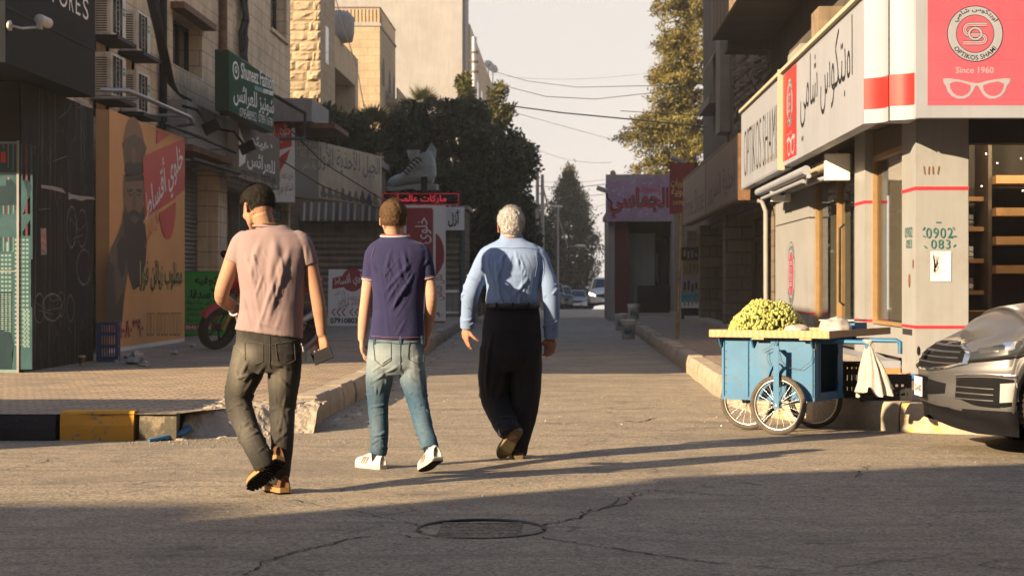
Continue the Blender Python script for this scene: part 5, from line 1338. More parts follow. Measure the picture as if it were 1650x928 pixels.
def bucket(px, py, label, lab, stick=False, z=0.0):
    q = gp(px, py, z); t = thing('paint_bucket', label, 'bucket', q, 'paint buckets at the kerb')
    m = MB(); m.lathe([(0, .002), (.13, .002), (.155, .38), (.165, .385), (.165, .41), (.15, .41), (.145, .38), (.12, .03), (0, .03)], q, (0, 0, 1), M_BUCK, 24)
    for k in (.31, .345): m.lathe([(.149 + k * .01, k), (.166, k + .005), (.151 + k * .01, k + .012)], q, (0, 0, 1), M_BUCK, 24)
    m.build('bucket_body', t)
    m = MB(); vs = []
    for k in range(10):
        a = R(232 + k * 8); rr = .1375
        vs += [(q.x + (rr + .004) * math.cos(a), q.y + (rr + .004) * math.sin(a), q.z + .10 + .03 * math.sin(k * 2)), (q.x + .152 * math.cos(a), q.y + .152 * math.sin(a), q.z + .21 + .05 * math.cos(k * 3))]
    m.add(vs, [(2 * k, 2 * k + 2, 2 * k + 3, 2 * k + 1) for k in range(9)], lab, True); m.build('label_print', t)
    m = MB(); m.tube([q + Vector((.16 * math.cos(R(a)), .16 * math.sin(R(a)) - .03, .37 - .1 * math.sin(R(a - 180)))) for a in range(180, 361, 20)], .005, M_STEEL, 5); m.build('handle', t)
    if stick: m = MB(); m.tube([q + Vector((.02, 0, .05)), q + Vector((.06, .05, .9))], .018, M_WOODB); m.build('stirring_stick', t)
bucket(1012.5, 546, 'nearest dirty white paint bucket with blue label in the gutter', M_LBLU)
bucket(1000.5, 532, 'dirty white paint bucket with blue label touching the nearest bucket', M_LBLU)
bucket(1021, 515, 'teal smeared paint bucket with a stick standing in it', M_LTEA, True, .222)
q0, q1 = at(1091, 548, 33.3), at(1097, 345, 33.5)
t = thing('sign_post', 'leaning rusty yellow post on the right pavement', 'post', (q0.x, q0.y, .2))
M_POST = pm('rusty_yellow', (.17, .115, .045), .7, .3, 14, .3, 60, dirt=(.06, .035, .02), dirt_amt=.9)
m = MB(); q0.z = .2; m.tube([q0, q0.lerp(q1, .5), q1], .033, M_POST, 12); m.tube([q1, q1 + Vector((.0, 0, .02))], .055, M_POST, 12); m.build('post', t)
m = MB(); m.tube([at(1100, 549, 33), at(1125, 548.5, 33.2), at(1142, 549, 33)], .012, M_BLACK); tag(m.build('loose_rod'), 'thin dark rod lying at the foot of the rusty post', 'rod')
# ------------------------------------------------------------------ foliage
def mat_leaf(name, a, b, c3=None, trans=.25):
    g = G(name)
    geo = g.n('NewGeometry'); rnd_ = geo.outputs['Random Per Island']; n = g.noise(.9, 3, .6)
    c = g.mix(rnd_, a, b); c = g.mix(g.ramp(n, [(.4, 0.), (.7, .6)]), c, c3 or b)
    g.done(c, .6, spec=.25)
    tr = g.n('BsdfTranslucent'); g.l(c, tr.inputs[0]); mx = g.n('MixShader'); mx.inputs[0].default_value = trans
    g.l(g.p.outputs[0], mx.inputs[1]); g.l(tr.outputs[0], mx.inputs[2]); g.l(mx.outputs[0], g.out.inputs[0]); return g.m
def leaf_quads(P, size, aspect=.45, up=0.0, axis=None):
    n = len(P); d = RNG.normal(size=(n, 3)) if axis is None else axis + RNG.normal(size=(n, 3)) * .45
    d[:, 2] += up; d /= np.linalg.norm(d, axis=1)[:, None] + 1e-9
    e = RNG.normal(size=(n, 3)); e -= d * (e * d).sum(1)[:, None]; e /= np.linalg.norm(e, axis=1)[:, None] + 1e-9
    L = (size * RNG.uniform(.6, 1.3, n))[:, None]; w = L * aspect * .5
    v = np.stack([P, P + d * L * .5 + e * w, P + d * L, P + d * L * .5 - e * w], 1).reshape(-1, 3)
    return v, np.arange(4 * n).reshape(-1, 4)
def blob_points(blobs, n, shell=.35, thr=-.18, freq=.9):
    """points spread through ellipsoids, denser near the skin, with noise gaps"""
    vol = np.array([b[3] * b[4] * b[5] for b in blobs]) ** .7; vol /= vol.sum(); out = []
    for b, f in zip(blobs, vol):
        k = int(n * f * 1.5); d = RNG.normal(size=(k, 3)); d /= np.linalg.norm(d, axis=1)[:, None]
        r = RNG.uniform(shell, 1, k) ** .5 * RNG.uniform(.9, 1.1, k)
        p = np.array(b[:3]) + d * r[:, None] * np.array(b[3:6])
        keep = [mnoise.noise(Vector(q * freq)) + .5 * mnoise.noise(Vector(q * freq * 2.7)) > thr for q in p]
        out.append(p[np.array(keep)])
    return np.concatenate(out)
M_BARK = pm('bark', (.10, .075, .055), .9, .3, 8, .6, 25)
def trunk(t, base, top, r0, r1, limbs=(), name='trunk'):
    m = MB(); b, e = Vector(base), Vector(top)
    m.tube([b, b.lerp(e, .3) + Vector((.06, 0, 0)), b.lerp(e, .65) - Vector((.05, 0, 0)), e], [r0, lerp(r0, r1, .4), lerp(r0, r1, .75), r1], M_BARK, 12)
    for k, q in limbs: p = b.lerp(e, k); q = Vector(q); m.tube([p, p.lerp(q, .5) + Vector((0, 0, .15)), q], [r1 * 1.1, r1 * .8, r1 * .3], M_BARK, 8)
    return m.build(name, t)
M_LFIC = mat_leaf('ficus_leaf', (.02, .032, .018), (.04, .056, .028), (.07, .078, .035)); M_LOLE = mat_leaf('oleander_leaf', (.022, .034, .016), (.045, .056, .024), (.07, .07, .03))
M_LCED = mat_leaf('cedar_needle', (.035, .042, .013), (.19, .155, .034), (.22, .175, .04), .1); M_LCON = mat_leaf('conifer_needle', (.018, .028, .011), (.045, .05, .017), (.10, .09, .025), .2)
M_LPALM = mat_leaf('palm_leaf', (.035, .045, .02), (.07, .075, .03), None, .15)

def pxblob(px, py, Y, r, ry=None, k=1.0):
    p = at(px, py, Y); s = Y / F; return (p.x, p.y, p.z, r * s, (ry or r) * s * k, (ry or r) * s)
# big round dark tree
FYT = 61
B = [pxblob(645, 225, FYT, 36, 42), pxblob(660, 195, FYT, 34, 32), pxblob(705, 192, FYT, 50, 34), pxblob(745, 190, FYT, 46, 32), pxblob(690, 300, FYT - 1, 70, 60), pxblob(640, 300, FYT - 1, 36, 50), pxblob(672, 235, FYT, 50, 55), pxblob(735, 222, FYT, 62, 58), pxblob(795, 250, FYT, 58, 58), pxblob(836, 262, FYT + 1, 36, 40), pxblob(740, 330, FYT, 85, 95), pxblob(818, 340, FYT, 42, 70),
     pxblob(655, 290, FYT, 42, 55), pxblob(790, 425, FYT, 62, 60), pxblob(842, 400, FYT + 1, 32, 60), pxblob(700, 400, FYT + 1, 60, 70), pxblob(755, 185, FYT, 36, 28), pxblob(690, 195, FYT, 30, 26)]
t = thing('tree', 'big round dark tree overhanging the low shops left of the road', 'tree', at(745, 511, FYT), 'trees along the street')
P = blob_points(B, 42000, .3, -.42, 1.1); v, f = leaf_quads(P, .17, .5); np_object('crown', v, f, M_LFIC, t)
trunk(t, (-3.3, FYT + .2, 0), (-3.3, FYT + .2, 3.2), .26, .12, [(.5, (-4.6, FYT, 4.6)), (.6, (-2.0, FYT, 4.4)), (.8, (-3.1, FYT + .6, 6)), (.45, (-2.2, FYT - .5, 2.6)), (.7, (-4.1, FYT + .8, 5.6))])
# slim lighter tree rising behind it
t = thing('tree', 'slim loose tree tops rising above the big dark tree before the pale wall', 'tree', at(750, 500, 68), 'trees along the street')
B = [pxblob(750, 150, 68, 14, 32), pxblob(760, 190, 68, 26, 30), pxblob(802, 158, 68, 16, 30), pxblob(795, 195, 68, 26, 24), pxblob(742, 172, 68, 10, 14), pxblob(818, 180, 68, 12, 16), pxblob(740, 135, 68, 6, 10)]
P = blob_points(B, 4200, .1, -.1, 1.6); v, f = leaf_quads(P, .19, .4, .5); np_object('crown', v, f, mat_leaf('slim_leaf', (.05, .055, .02), (.09, .09, .03), (.15, .13, .05)), t)
trunk(t, at(772, 455, 68) - Vector((0, 0, 1.2)), at(768, 230, 68), .12, .06, [(.99, at(751, 140, 68)), (.99, at(802, 145, 68))])
# oleander hedge on the roof of the low shop
t = thing('hedge', 'dark oleander hedge growing above the cream shoe shop sign', 'hedge', at(545, 245, 58))
B = [pxblob(490, 200, 57, 30, 34), pxblob(525, 205, 57, 38, 34), pxblob(565, 215, 57.5, 38, 30), pxblob(600, 232, 58, 26, 22), pxblob(500, 230, 57, 40, 30), pxblob(555, 240, 57, 60, 22), pxblob(478, 185, 57, 16, 20)]
P = blob_points(B, 6500, .25, -.3, 1.3); v, f = leaf_quads(P, .26, .26, .5); np_object('foliage', v, f, M_LOLE, t)
m = MB(); rnd = random.Random(3)
for k in range(14): x = rnd.uniform(-7.6, -5.6); m.tube([(x, 57.3, 4.75), (x + rnd.uniform(-.2, .2), 57.3, 5.5), (x + rnd.uniform(-.4, .4), 57.2, 6.1)], .025, M_BARK, 5)
m.build('stem', t)
# fan palms
def palm(px, py, Y, r, n, label, seed, base_py=420):
    c = at(px, py, Y); t = thing('palm_tree', label, 'palm', (c.x, c.y, 0), 'fan palms by the dark tree'); rnd = random.Random(seed)
    V = []; Fq = []
    for k in range(n):
        a = rnd.uniform(0, 6.28); el = rnd.uniform(-.3, 1.3); d = Vector((math.cos(a) * math.cos(el), math.sin(a) * math.cos(el), math.sin(el))); o = c + d * r * .45
        side = d.cross(Vector((0, 0, 1))).normalized(); upv = side.cross(d)
        for q in range(15):
            b = lerp(-1.5, 1.5, q / 14); dd = (d * math.cos(b) + side * math.sin(b)); tip = o + dd * r * rnd.uniform(.5, .62) - Vector((0, 0, .08 * abs(b) * r)); w = upv.cross(dd).normalized() * r * .028
            mid = o.lerp(tip, .5) + upv * .02; i = len(V); V += [o, mid + w, tip, mid - w]; Fq.append((i, i + 1, i + 2, i + 3))
        i = len(V); w = side * .015; V += [c - w, c + w, o + w, o - w]; Fq.append((i, i + 1, i + 2, i + 3))
    np_object('frond', np.array([tuple(q) for q in V]), np.array(Fq), M_LPALM, t)
    trunk(t, (c.x, c.y, 0), c, .17, .13)
palm(602, 215, 60, 1.05, 20, 'fan palm with spiky fronds at the left edge of the big dark tree', 5)
palm(683, 178, 64, .95, 22, 'fan palm whose fronds rise out of the big dark tree top', 6)
# tall golden cedar on the right
CY = 75
t = thing('tree', 'tall sunlit golden cedar rising behind the right row of shops', 'tree', at(1112, 505, CY), 'trees along the street')
prof = [(390, 60), (330, 88), (290, 103), (245, 112), (212, 128), (185, 104), (160, 70), (138, 72), (104, 78), (85, 60), (60, 66), (40, 56), (10, 72), (-20, 58), (-50, 50), (-90, 34), (-130, 12)]
rnd = random.Random(12); CL = []; m = MB(); cx = at(1112, 0, CY).x
def reach(y):
    for (a, ra), (b, rb) in zip(prof[:-1], prof[1:]):
        if b <= y <= a: return lerp(ra, rb, (a - y) / (a - b))
    return 10
m.tube([(cx, CY, 0), (cx + .05, CY, 5), (cx - .05, CY, 11), (cx, CY, 15.2)], [.32, .25, .13, .03], M_BARK, 12)
for k in range(440):
    py = rnd.uniform(-130, 385); a = rnd.uniform(0, 6.28)
    if k % 3 == 0: a = math.pi + rnd.uniform(-.5, .5)
    L = reach(py) * CY / F * rnd.uniform(.55, 1.04); z = at(0, py, CY).z; d = Vector((math.cos(a), math.sin(a), 0))
    p0 = Vector((cx, CY, z - .25)); pts = [p0 + d * L * s_ + Vector((0, 0, .28 * math.sin(s_ * 2.6) - .30 * s_ * s_)) for s_ in (0, .35, .7, 1)]
    m.tube(pts, [.05, .035, .022, .008], M_BARK, 5)
    nc = max(3, int(L / .24))
    for q in range(nc):
        s_ = lerp(.12, 1, (q + rnd.random() * .6) / nc); c_ = p0 + d * L * s_ + Vector((0, 0, .28 * math.sin(s_ * 2.6) - .30 * s_ * s_))
        CL.append((c_.x + rnd.gauss(0, .09), c_.y + rnd.gauss(0, .09), c_.z + rnd.gauss(0, .05), (1.05 - s_ * .45)))
m.build('trunk', t)
CL = np.array(CL); N = 26; P = np.repeat(CL[:, :3], N, 0) + RNG.normal(size=(len(CL) * N, 3)) * (np.repeat(CL[:, 3], N)[:, None] * np.array([.14, .14, .085]))
v, f = leaf_quads(P, .165, .3, .55); np_object('crown', v, f, M_LCED, t)
# pointed conifer in the middle distance
KY = 170
t = thing('tree', 'pointed conifer with a sunlit tip at the far end of the road', 'tree', (.4, KY, ground_z(KY)), 'trees along the street')
prof2 = [(272, 3), (290, 10), (310, 22), (330, 30), (345, 38), (370, 44), (400, 46), (440, 44), (480, 40), (500, 34)]
CL = []; rnd = random.Random(31)
for k in range(1500):
    py = 272 + 226 * rnd.random() ** .75; lump = 1 + .16 * math.sin(py * .33) + .1 * math.sin(py * .9)
    rr = np.interp(py, [a for a, b in prof2], [b for a, b in prof2]) * KY / F * lump * (rnd.uniform(.15, 1.0) ** .6 + (.18 if rnd.random() < .12 else 0)); a = rnd.uniform(0, 6.28)
    CL.append((.4 + rr * math.cos(a), KY + rr * math.sin(a), at(0, py, KY).z + rnd.gauss(0, .1)))
CL = np.array(CL); N = 22; P = np.repeat(CL, N, 0) + RNG.normal(size=(len(CL) * N, 3)) * np.array([.2, .2, .26])
v, f = leaf_quads(P, .28, .4, .9); np_object('crown', v, f, M_LCON, t); trunk(t, (.4, KY, ground_z(KY) - .2), (.4, KY, 9), .3, .05)
t = thing('tree', 'broad dark tree added behind and left to shade the pointed conifer', 'tree', (-5, 166, ground_z(166)), 'trees along the street')
q_ = KY / 245; B = [(a * q_, KY + (b - 245) * q_, 1.2 + (c - 1.2) * q_, d * q_, e * q_, f_ * q_) for a, b, c, d, e, f_ in ((-8, 238, 8.4, 4.6, 4, 5.2), (-5.2, 239, 5.2, 3.2, 3, 5), (-9, 238, 3, 5, 4, 5), (-4.2, 240, 1, 2.6, 2, 3.6))]  # mostly hidden crown, added to shade the conifer below its tip; edge fills a gap
P = blob_points(B, 14000, .2, -.6, .5); v, f = leaf_quads(P, .5, .5); np_object('crown', v, f, M_LFIC, t); trunk(t, (-5, 166, ground_z(166) - .2), (-5, 166, 5.5), .4, .15, [(.7, (-3.6, 166, 6)), (.7, (-6.3, 166, 6.5))])
# dark trees filling the left side behind
t = thing('tree', 'dark spreading tree between the big round tree and the pointed conifer', 'tree', at(840, 500, 96), 'trees along the street')
B = [(-4.6, 101, 5.6, 1.7, 2, 2.4), (-2.6, 101, 3.6, 1.5, 1.8, 2.5), (-3.8, 101, 2.6, 2.2, 1.8, 2.4), (-1.5, 103, 2.2, .95, 1.2, 2.3), (-1.8, 101, 4.4, .8, .9, 1.0)]
P = blob_points(B, 17000, .2, -.6, 1.0); v, f = leaf_quads(P, .22, .5); np_object('crown', v, f, M_LFIC, t); trunk(t, (-3.6, 101, -.25), (-3.6, 101, 3.5), .22, .1, [(.7, (-1.8, 101, 4)), (.8, (-5.0, 101, 5))])
t = thing('hedge', 'low dark hedge beside the road behind the shoe shop', 'hedge', (-3.3, 76, 0))
B = [(-3.2, 70 + k * 3.2, 1.1, .75, 1.9, 1.35) for k in range(14)]; P = blob_points(B, 16000, .3, -.6, 1.2); v, f = leaf_quads(P, .16, .5); np_object('foliage', v, f, M_LFIC, t)
t = thing('bush', 'small dark bush behind the parked cars at the crest', 'bush', (.9, 170, -1.2))
B = [pxblob(938, 486, 176, 14, 12), pxblob(948, 488, 172, 8, 9)]; P = blob_points(B, 2200, .3, -.5, .8); v, f = leaf_quads(P, .3, .5); np_object('foliage', v, f, M_LCON, t)

# ------------------------------------------------------------------ pale buildings behind the left row
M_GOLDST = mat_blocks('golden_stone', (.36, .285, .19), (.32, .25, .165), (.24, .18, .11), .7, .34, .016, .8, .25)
M_CREAMW = pm('lit_cream_render', (.255, .247, .24), .95, .12, .8, .35, 12, streak=.22)
t = thing('stone_building', 'golden rough stone pier catching the sun behind the stone building', 'building', (-9.2, 66, 0), 'pale buildings on the left')
m = rock_wall(frame((-10.6, 66, 0), (1, 0, 0)), 2.22, 14, .62, .34, M_GOLDST, .09, 8); m.M = Matrix.Identity(4); m.box(-13.5, -8.385, 66.01, 70.2, 0, 14, M_GOLDST); m.build('wall', t)
m = MB(LEFT(-8.382, 66)); m.rect(1.4, 2.3, 8.9, 10.2, .003, M_GLASSD); m.build('window', t)
m = MB(LEFT(-8.382, 66)); m.rect(1.3, 2.3, 5.0, 5.9, .003, M_GLASSD); m.build('window', t)
t = thing('terrace_house', 'shaded flat-roofed house with a deep balcony opening beside the golden pier', 'building', (-8.6, 75, 0), 'pale buildings on the left')
m = MB(LEFT(-8.59, 70.3)); wall_holes(m, 0, 9.7, 0, 10.45, [(1.6, 8.6, 5.2, 9.25)], 1.6, M_PLAST2, M_PLASTER); m.M = Matrix.Identity(4)
m.box(-12, -10.2, 70.3, 80, 0, 10.44, M_PLAST2); m.box(-10.2, -8.6, 70.3, 71.8, 0, 10.44, M_PLAST2); m.box(-10.2, -8.6, 79.99, 80, 0, 10.44, M_PLAST2); m.box(-10.2, -8.62, 70.3, 80, 9.3, 10.44, M_PLAST2); m.build('wall', t)
m = MB(LEFT(-10.19, 70.3)); m.rect(2.5, 4.5, 5.3, 8.9, .003, M_GLASSD); m.build('window', t)
m = MB(LEFT(-10.19, 70.3)); m.rect(5.2, 7.6, 5.3, 8.9, .003, M_GREY); m.build('door', t)
m = MB(LEFT(-8.585, 70.3)); m.box(1.6, 8.6, 5.2, 5.9, -.05, .03, M_GREY)
for k in range(20): m.box(1.7 + k * .34, 1.76 + k * .34, 5.9, 6.4, -.03, .0, M_GREY)
m.build('railing', t)
q = at(545, 68, 74); t = thing('water_tank', 'pale round water tank on the shaded flat-roofed house', 'water tank', (q.x, q.y, 10.45))
m = MB(); m.lathe([(0, 0), (.55, 0), (.62, .3), (.62, .9), (.4, 1.15), (0, 1.2)], (q.x, q.y, 10.45), (0, 0, 1), M_GREY, 20); m.build('tank', t)
t = thing('house', 'pale sunlit house with arched windows and roof railing behind the terrace house', 'building', (-9, 86, 0), 'pale buildings on the left')
m = MB(); m.box(-12.5, -8.17, 85, 92.8, 0, 12.5, M_GOLDST); m.box(-12.55, -8.12, 84.95, 92.85, 12.51, 12.62, M_CREAMW); m.build('wall', t)
for y0, y1, z0, z1 in ((86.0, 87.2, 10.0, 11.3), (89.1, 90.3, 10.0, 11.1), (91.5, 92.5, 9.9, 11.1), (89, 90.2, 6.8, 8.2)):
    m = MB(LEFT(-8.165, y0)); w_ = y1 - y0; m.flat([(0, z0), (w_, z0), (w_, z1 - w_ / 2)] + [(w_ / 2 + w_ / 2 * math.cos(R(a)), z1 - w_ / 2 + w_ / 2 * math.sin(R(a))) for a in range(0, 181, 15)], .004, M_DARK); m.build('window', t)
m = MB(); m.box(-8.165, -7.6, 87.6, 92.6, 9.35, 9.55, M_GOLDST); m.box(-7.66, -7.6, 87.6, 92.6, 9.56, 10.05, M_GOLDST); m.build('balcony', t)
M_RAIL = pm('railing_tan', (.34, .25, .16), .7, .1)
m = MB()
for x in np.arange(-12.4, -8.2, .16): m.box(x, x + .05, 85.02, 85.05, 12.63, 13.3, M_RAIL)
m.box(-12.4, -8.15, 85.06, 85.08, 12.7, 13.25, M_GOLDST); m.box(-12.4, -8.15, 85.0, 85.09, 13.3, 13.36, M_DFRAME); m.box(-8.2, -8.14, 85.1, 92.7, 13.3, 13.36, M_DFRAME)
for y in np.arange(85.2, 92.7, .16): m.box(-8.19, -8.16, y, y + .07, 12.63, 13.3, M_DFRAME)
m.build('railing', t)
t = thing('apartment_block', 'very tall plain cream wall glowing in the sun behind the trees', 'building', (-10, 110, 0), 'pale buildings on the left')
m = MB(); m.box(-16, -5.86, 110, 114, -1, 24, M_CREAMW); m.box(-5.859, -5.7, 110.4, 114, -1, 18.2, M_CREAMW); m.box(-16, -5.62, 114.01, 162, -1, 15.6, M_PLAST2); m.box(-6.0, -5.62, 114.05, 150, 15.61, 16.5, M_PLAST2); m.build('wall', t)
m = MB(LEFT(-5.61, 114))
for k in range(6):
    for z in (9, 12.2): m = MB(LEFT(-5.61, 114)); m.rect(3 + k * 6, 5 + k * 6, z, z + 1.9, .003, M_GLASSD); m.build('window', t)
t = thing('flue_pipe', 'tall steel flue pipe standing in front of the cream wall', 'pipe', at(765, 200, 100))
m = MB(); a, b = at(765, 170, 100), at(764, 60, 100); a.z = 0; m.tube([a, b], .14, M_STEEL, 14)
for y in (85, 100, 116): q = at(764.5, y, 100); m.tube([q - Vector((0, 0, .06)), q + Vector((0, 0, .06))], .2, M_DFRAME, 14)
q = at(764.5, 98, 100); m.tube([q, q + Vector((-.4, 0, 0))], .03, M_DFRAME); m.build('pipe', t)
for k, (px, py) in enumerate(((787, 106), (794, 112))):
    q = at(px, py, 125); t = thing('satellite_dish', ('left of two small satellite dishes on the roof edge behind the flue pipe', 'right of two small satellite dishes on the roof edge behind the flue pipe')[k], 'satellite dish', q, 'satellite dishes')
    m = MB(); d = Vector((.6, -1, .5)).normalized(); m.lathe([(0, 0), (.2, .03), (.33, .09), (.34, .1), (.33, .105), (.2, .05), (0, .02)], q, d, M_WHITEP, 18); m.build('dish', t)
    m = MB(); m.tube([q, q + Vector((0, .2, -.2)), q + Vector((0, .2, -1.5))], .03, M_STEEL); m.tube([q, q + d * .3], .015, M_STEEL); m.build('mast', t)

# ------------------------------------------------------------------ buildings across the junction (behind the photographer) that shade the foreground
t = thing('house', 'flat-roofed tan house across the junction behind the photographer', 'building', (-10, 2, 0), 'houses across the junction')
MX = Matrix.Translation((-13.7, .05, 0)) @ Matrix.Rotation(R(19.5), 4, 'Z')
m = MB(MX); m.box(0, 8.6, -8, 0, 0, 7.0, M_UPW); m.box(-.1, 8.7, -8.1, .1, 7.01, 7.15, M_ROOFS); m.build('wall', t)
for k in range(3):
    for z in (1, 4.2): window(t, MX @ frame((2.4 + k * 2.6, .003, 0), (-1, 0, 0)), 0, 1.4, z, z + 1.5, -.002, sill=False)
t = thing('house', 'taller flat-roofed stone house on the far side of the junction', 'building', (-30, -8, 0), 'houses across the junction')
m = MB(); m.box(-46, -22.4, -16, -6.4, 0, 10, M_STONE); m.box(-46.1, -22.3, -16.1, -6.3, 10.01, 10.12, M_ROOFS); m.build('wall', t)
for k in range(5): window(t, frame((-24 - k * 4, -6.397, 0), (-1, 0, 0)), 0, 1.6, 5, 7, -.002, sill=False)

t = thing('house', 'house added out of view on the near right to block sky light', 'building', (9, -2, 0), 'houses across the junction')
m = MB(); m.box(4.3, 15, -14, 10.0, 0, 15, M_UPW); m.box(4.2, 15.1, -14.1, 10.1, 15.01, 15.15, M_ROOFS); m.build('wall', t)  # added out of view, tall and dark to cut sky light on the foreground
for k in range(4):
    for z in (1, 4.6): window(t, RIGHT(4.297, 5.5 - k * 4), 0, 1.6, z, z + 1.7, -.002, sill=False)
t = thing('house', 'house added out of view behind the camera to dim the foreground', 'building', (-4, -9, 0), 'houses across the junction')
m = MB(); m.box(-13, 4, -16, -5.5, 0, 14, M_UPW); m.box(-13.1, 4.1, -16.1, -5.4, 14.01, 14.15, M_ROOFS); m.build('wall', t)  # added out of view to keep sky light off the near road
for k in range(4):
    for z in (1, 4.6): window(t, frame((2.5 - k * 4, -5.497, 0), (-1, 0, 0)), 0, 1.6, z, z + 1.7, -.002, sill=False)

# ------------------------------------------------------------------ poles, lamps and wires
def pole(px, Y, ztop, r, label, arm=None):
    q = Vector(((px - VX) * Y / F, Y, ground_z(Y))); t = thing('street_pole', label, 'pole', q, 'poles along the street')
    m = MB(); m.tube([q, (q.x, Y, ztop)], [r, r * .7], M_GREY, 8); m.build('post', t)
    if arm:
        e = at(*arm, Y); m = MB(); m.tube([(q.x, Y, ztop - .4), (lerp(q.x, e.x, .5), Y, e.z - .05), (e.x, Y, e.z)], .035, M_GREY, 6); m.build('arm', t)
        m = MB(Matrix.Translation(e)); m.ball((.12 if e.x > q.x else -.12, 0, 0), (.28, .14, .06), M_WHITEP, 10, 6); m.build('lamp_head', t)
    return t
pole(866, 84, 5.9, .10, 'left one of two tall thin poles between the trees')
pole(874, 84, 5.9, .10, 'right one of two tall thin poles between the trees', (892, 333))
pole(899, 96, 4.9, .06, 'thin grey pole in front of the pointed conifer', (931, 396))
m = MB()
for y in (300, 312, 330): a = at(864, y, 84.1); b = at(876, y, 84.1); m.tube([a, b], .03, M_GREY, 5)
tag(m.build('pole_crossbar'), 'crossbars joining the two thin poles between the trees', 'crossbar')
def wire(label, pts, r=.012, drop=0.0):
    m = MB(); P = [at(*p) for p in pts]; out = []
    for a, b in zip(P[:-1], P[1:]): out += sag(a, b, drop, 10)[:-1]
    m.tube(out + [P[-1]], r, M_CABLE, 5, False); return tag(m.build('overhead_wire'), label, 'wire', 'overhead wires')
wire('thickest overhead wire crossing the sky from the dark tree to the cedar', [(800, 168, 64), (905, 182, 60), (1010, 192, 56), (1152, 206, 50)], .022)
wire('upper thin wire dropping from the cream building towards the cedar', [(770, 108, 100), (850, 131, 92), (930, 141, 84), (1070, 138, 70)], .014)
wire('second thin wire meeting the cedar halfway up', [(810, 138, 80), (880, 156, 78), (960, 160, 74), (1060, 149, 70)], .014)
wire('faint wire from the cedar to the stone house front on the right', [(1000, 179, 60), (1150, 188, 52)], .012)
wire('faint sloping wire over the road above the conifer', [(830, 182, 70), (960, 218, 80), (1000, 228, 84)], .008)
wire('lower faint wire over the road by the purple sign', [(860, 300, 84), (920, 303, 75), (985, 296, 62)], .012)
wire('faint wire just under the lower one by the purple sign', [(870, 316, 84), (930, 318, 75), (985, 312, 62)], .009)
for k, (a_, b_) in enumerate((((850, 232, 80), (985, 262, 62)), ((868, 292, 84), (1060, 270, 66)), ((880, 330, 92), (985, 326, 64)), ((790, 120, 96), (1045, 118, 74)))):
    wire(('hair-thin wire dipping to the right below the thick overhead wire', 'hair-thin wire from the twin poles towards the red sign', 'lowest hair-thin wire left of the purple sign', 'topmost hair-thin wire from the dishes to the cedar')[k], [a_, b_], .0055, .25)
wire('pale cable sagging in front of the slate and cream signs', [(470, 212, 46), (520, 262, 46.5), (610, 318, 48), (640, 328, 54)], .016)
wire('pale cable sagging from the brown bridal sign to the shutters', [(446, 254, 43), (520, 300, 46), (600, 332, 50), (622, 340, 54)], .018)
wire('thin cable running down beside the golden pier', [(538, -10, 64), (556, 50, 64), (575, 110, 64), (588, 180, 64), (592, 215, 64)], .016)
wire('lower of the two wires over the dark stone house on the right', [(1176, 118, 41), (1240, 100, 35)], .014)
wire('upper of the two wires over the dark stone house on the right', [(1176, 112, 41), (1240, 90, 35)], .014)

# ------------------------------------------------------------------ thin haze volume added to lift the dark tones
hz = bpy.data.materials.new('black_lift_haze'); hz.use_nodes = True; ht = hz.node_tree
for n_ in list(ht.nodes):
    if n_.type == 'BSDF_PRINCIPLED': ht.nodes.remove(n_)
pv = ht.nodes.new('ShaderNodeVolumePrincipled'); pv.inputs['Color'].default_value = (.92, .9, .88, 1); pv.inputs['Density'].default_value = .00065
ht.links.new(pv.outputs[0], ht.nodes['Material Output'].inputs['Volume'])
m = MB(); m.box(-190, 190, -100, 450, -7, 26, hz); o = m.build('haze'); o['kind'] = 'stuff'; o['label'] = 'thin haze added through the street to lift dark tones'; o.display_type = 'WIRE'
# ------------------------------------------------------------------ fruit seller's cart
g = G('cart_blue'); n1 = g.noise(3, 6, .7); n2 = g.noise(22, 8, .8); n3 = g.noise(1, 5, .7, g.co((6, 6, 1)))
c = g.mix(g.ramp(n1, [(.3, 0.), (.7, 1.)]), (.013, .10, .205), (.018, .13, .265)); c = g.mix(g.ramp(n2, [(.63, 0.), (.70, .75)]), c, (.12, .20, .30)); c = g.mix(g.ramp(n3, [(.58, 0.), (.72, .35)]), c, (.12, .14, .13)); c = g.mix(g.ramp(n2, [(.385, .85), (.42, 0.)]), c, (.10, .055, .03))
M_CBLUE = g.done(c, .5, g.bump(g.noise(2.2, 2, .4), .45, .02, g.bump(n2, .2, .002)))
M_CBLUD = pm('cart_blue_frame', (.02, .11, .22), .5, .2, 8, .2, 60, dirt=(.09, .06, .04))
M_PLANK = None
g = G('pine_plank'); w = g.n('TexWave', wave_type='BANDS', bands_direction='Y'); w.inputs['Scale'].default_value = 14; w.inputs['Distortion'].default_value = 6; w.inputs['Detail'].default_value = 3; w.inputs['Detail Scale'].default_value = .8
g.l(g.co((.25, 1, 2)), w.inputs['Vector']); n1 = g.noise(5, 5, .7); c = g.mix(w.outputs['Fac'], (.34, .205, .10), (.44, .29, .155)); c = g.mix(g.ramp(n1, [(.55, 0.), (.75, .5)]), c, (.2, .12, .06)); M_PLANK = g.done(c, .7, g.bump(w.outputs['Fac'], .2, .003))
CT = Matrix.Translation((1.96, 15.1, 0)) @ Matrix.Rotation(R(-28), 4, 'Z')
t = thing('fruit_cart', 'blue sheet-metal handcart on bicycle wheels with a wooden tray', 'cart', (1.8, 15.4, 0))
BZ0, BZ1 = .275, .755
m = MB(CT)
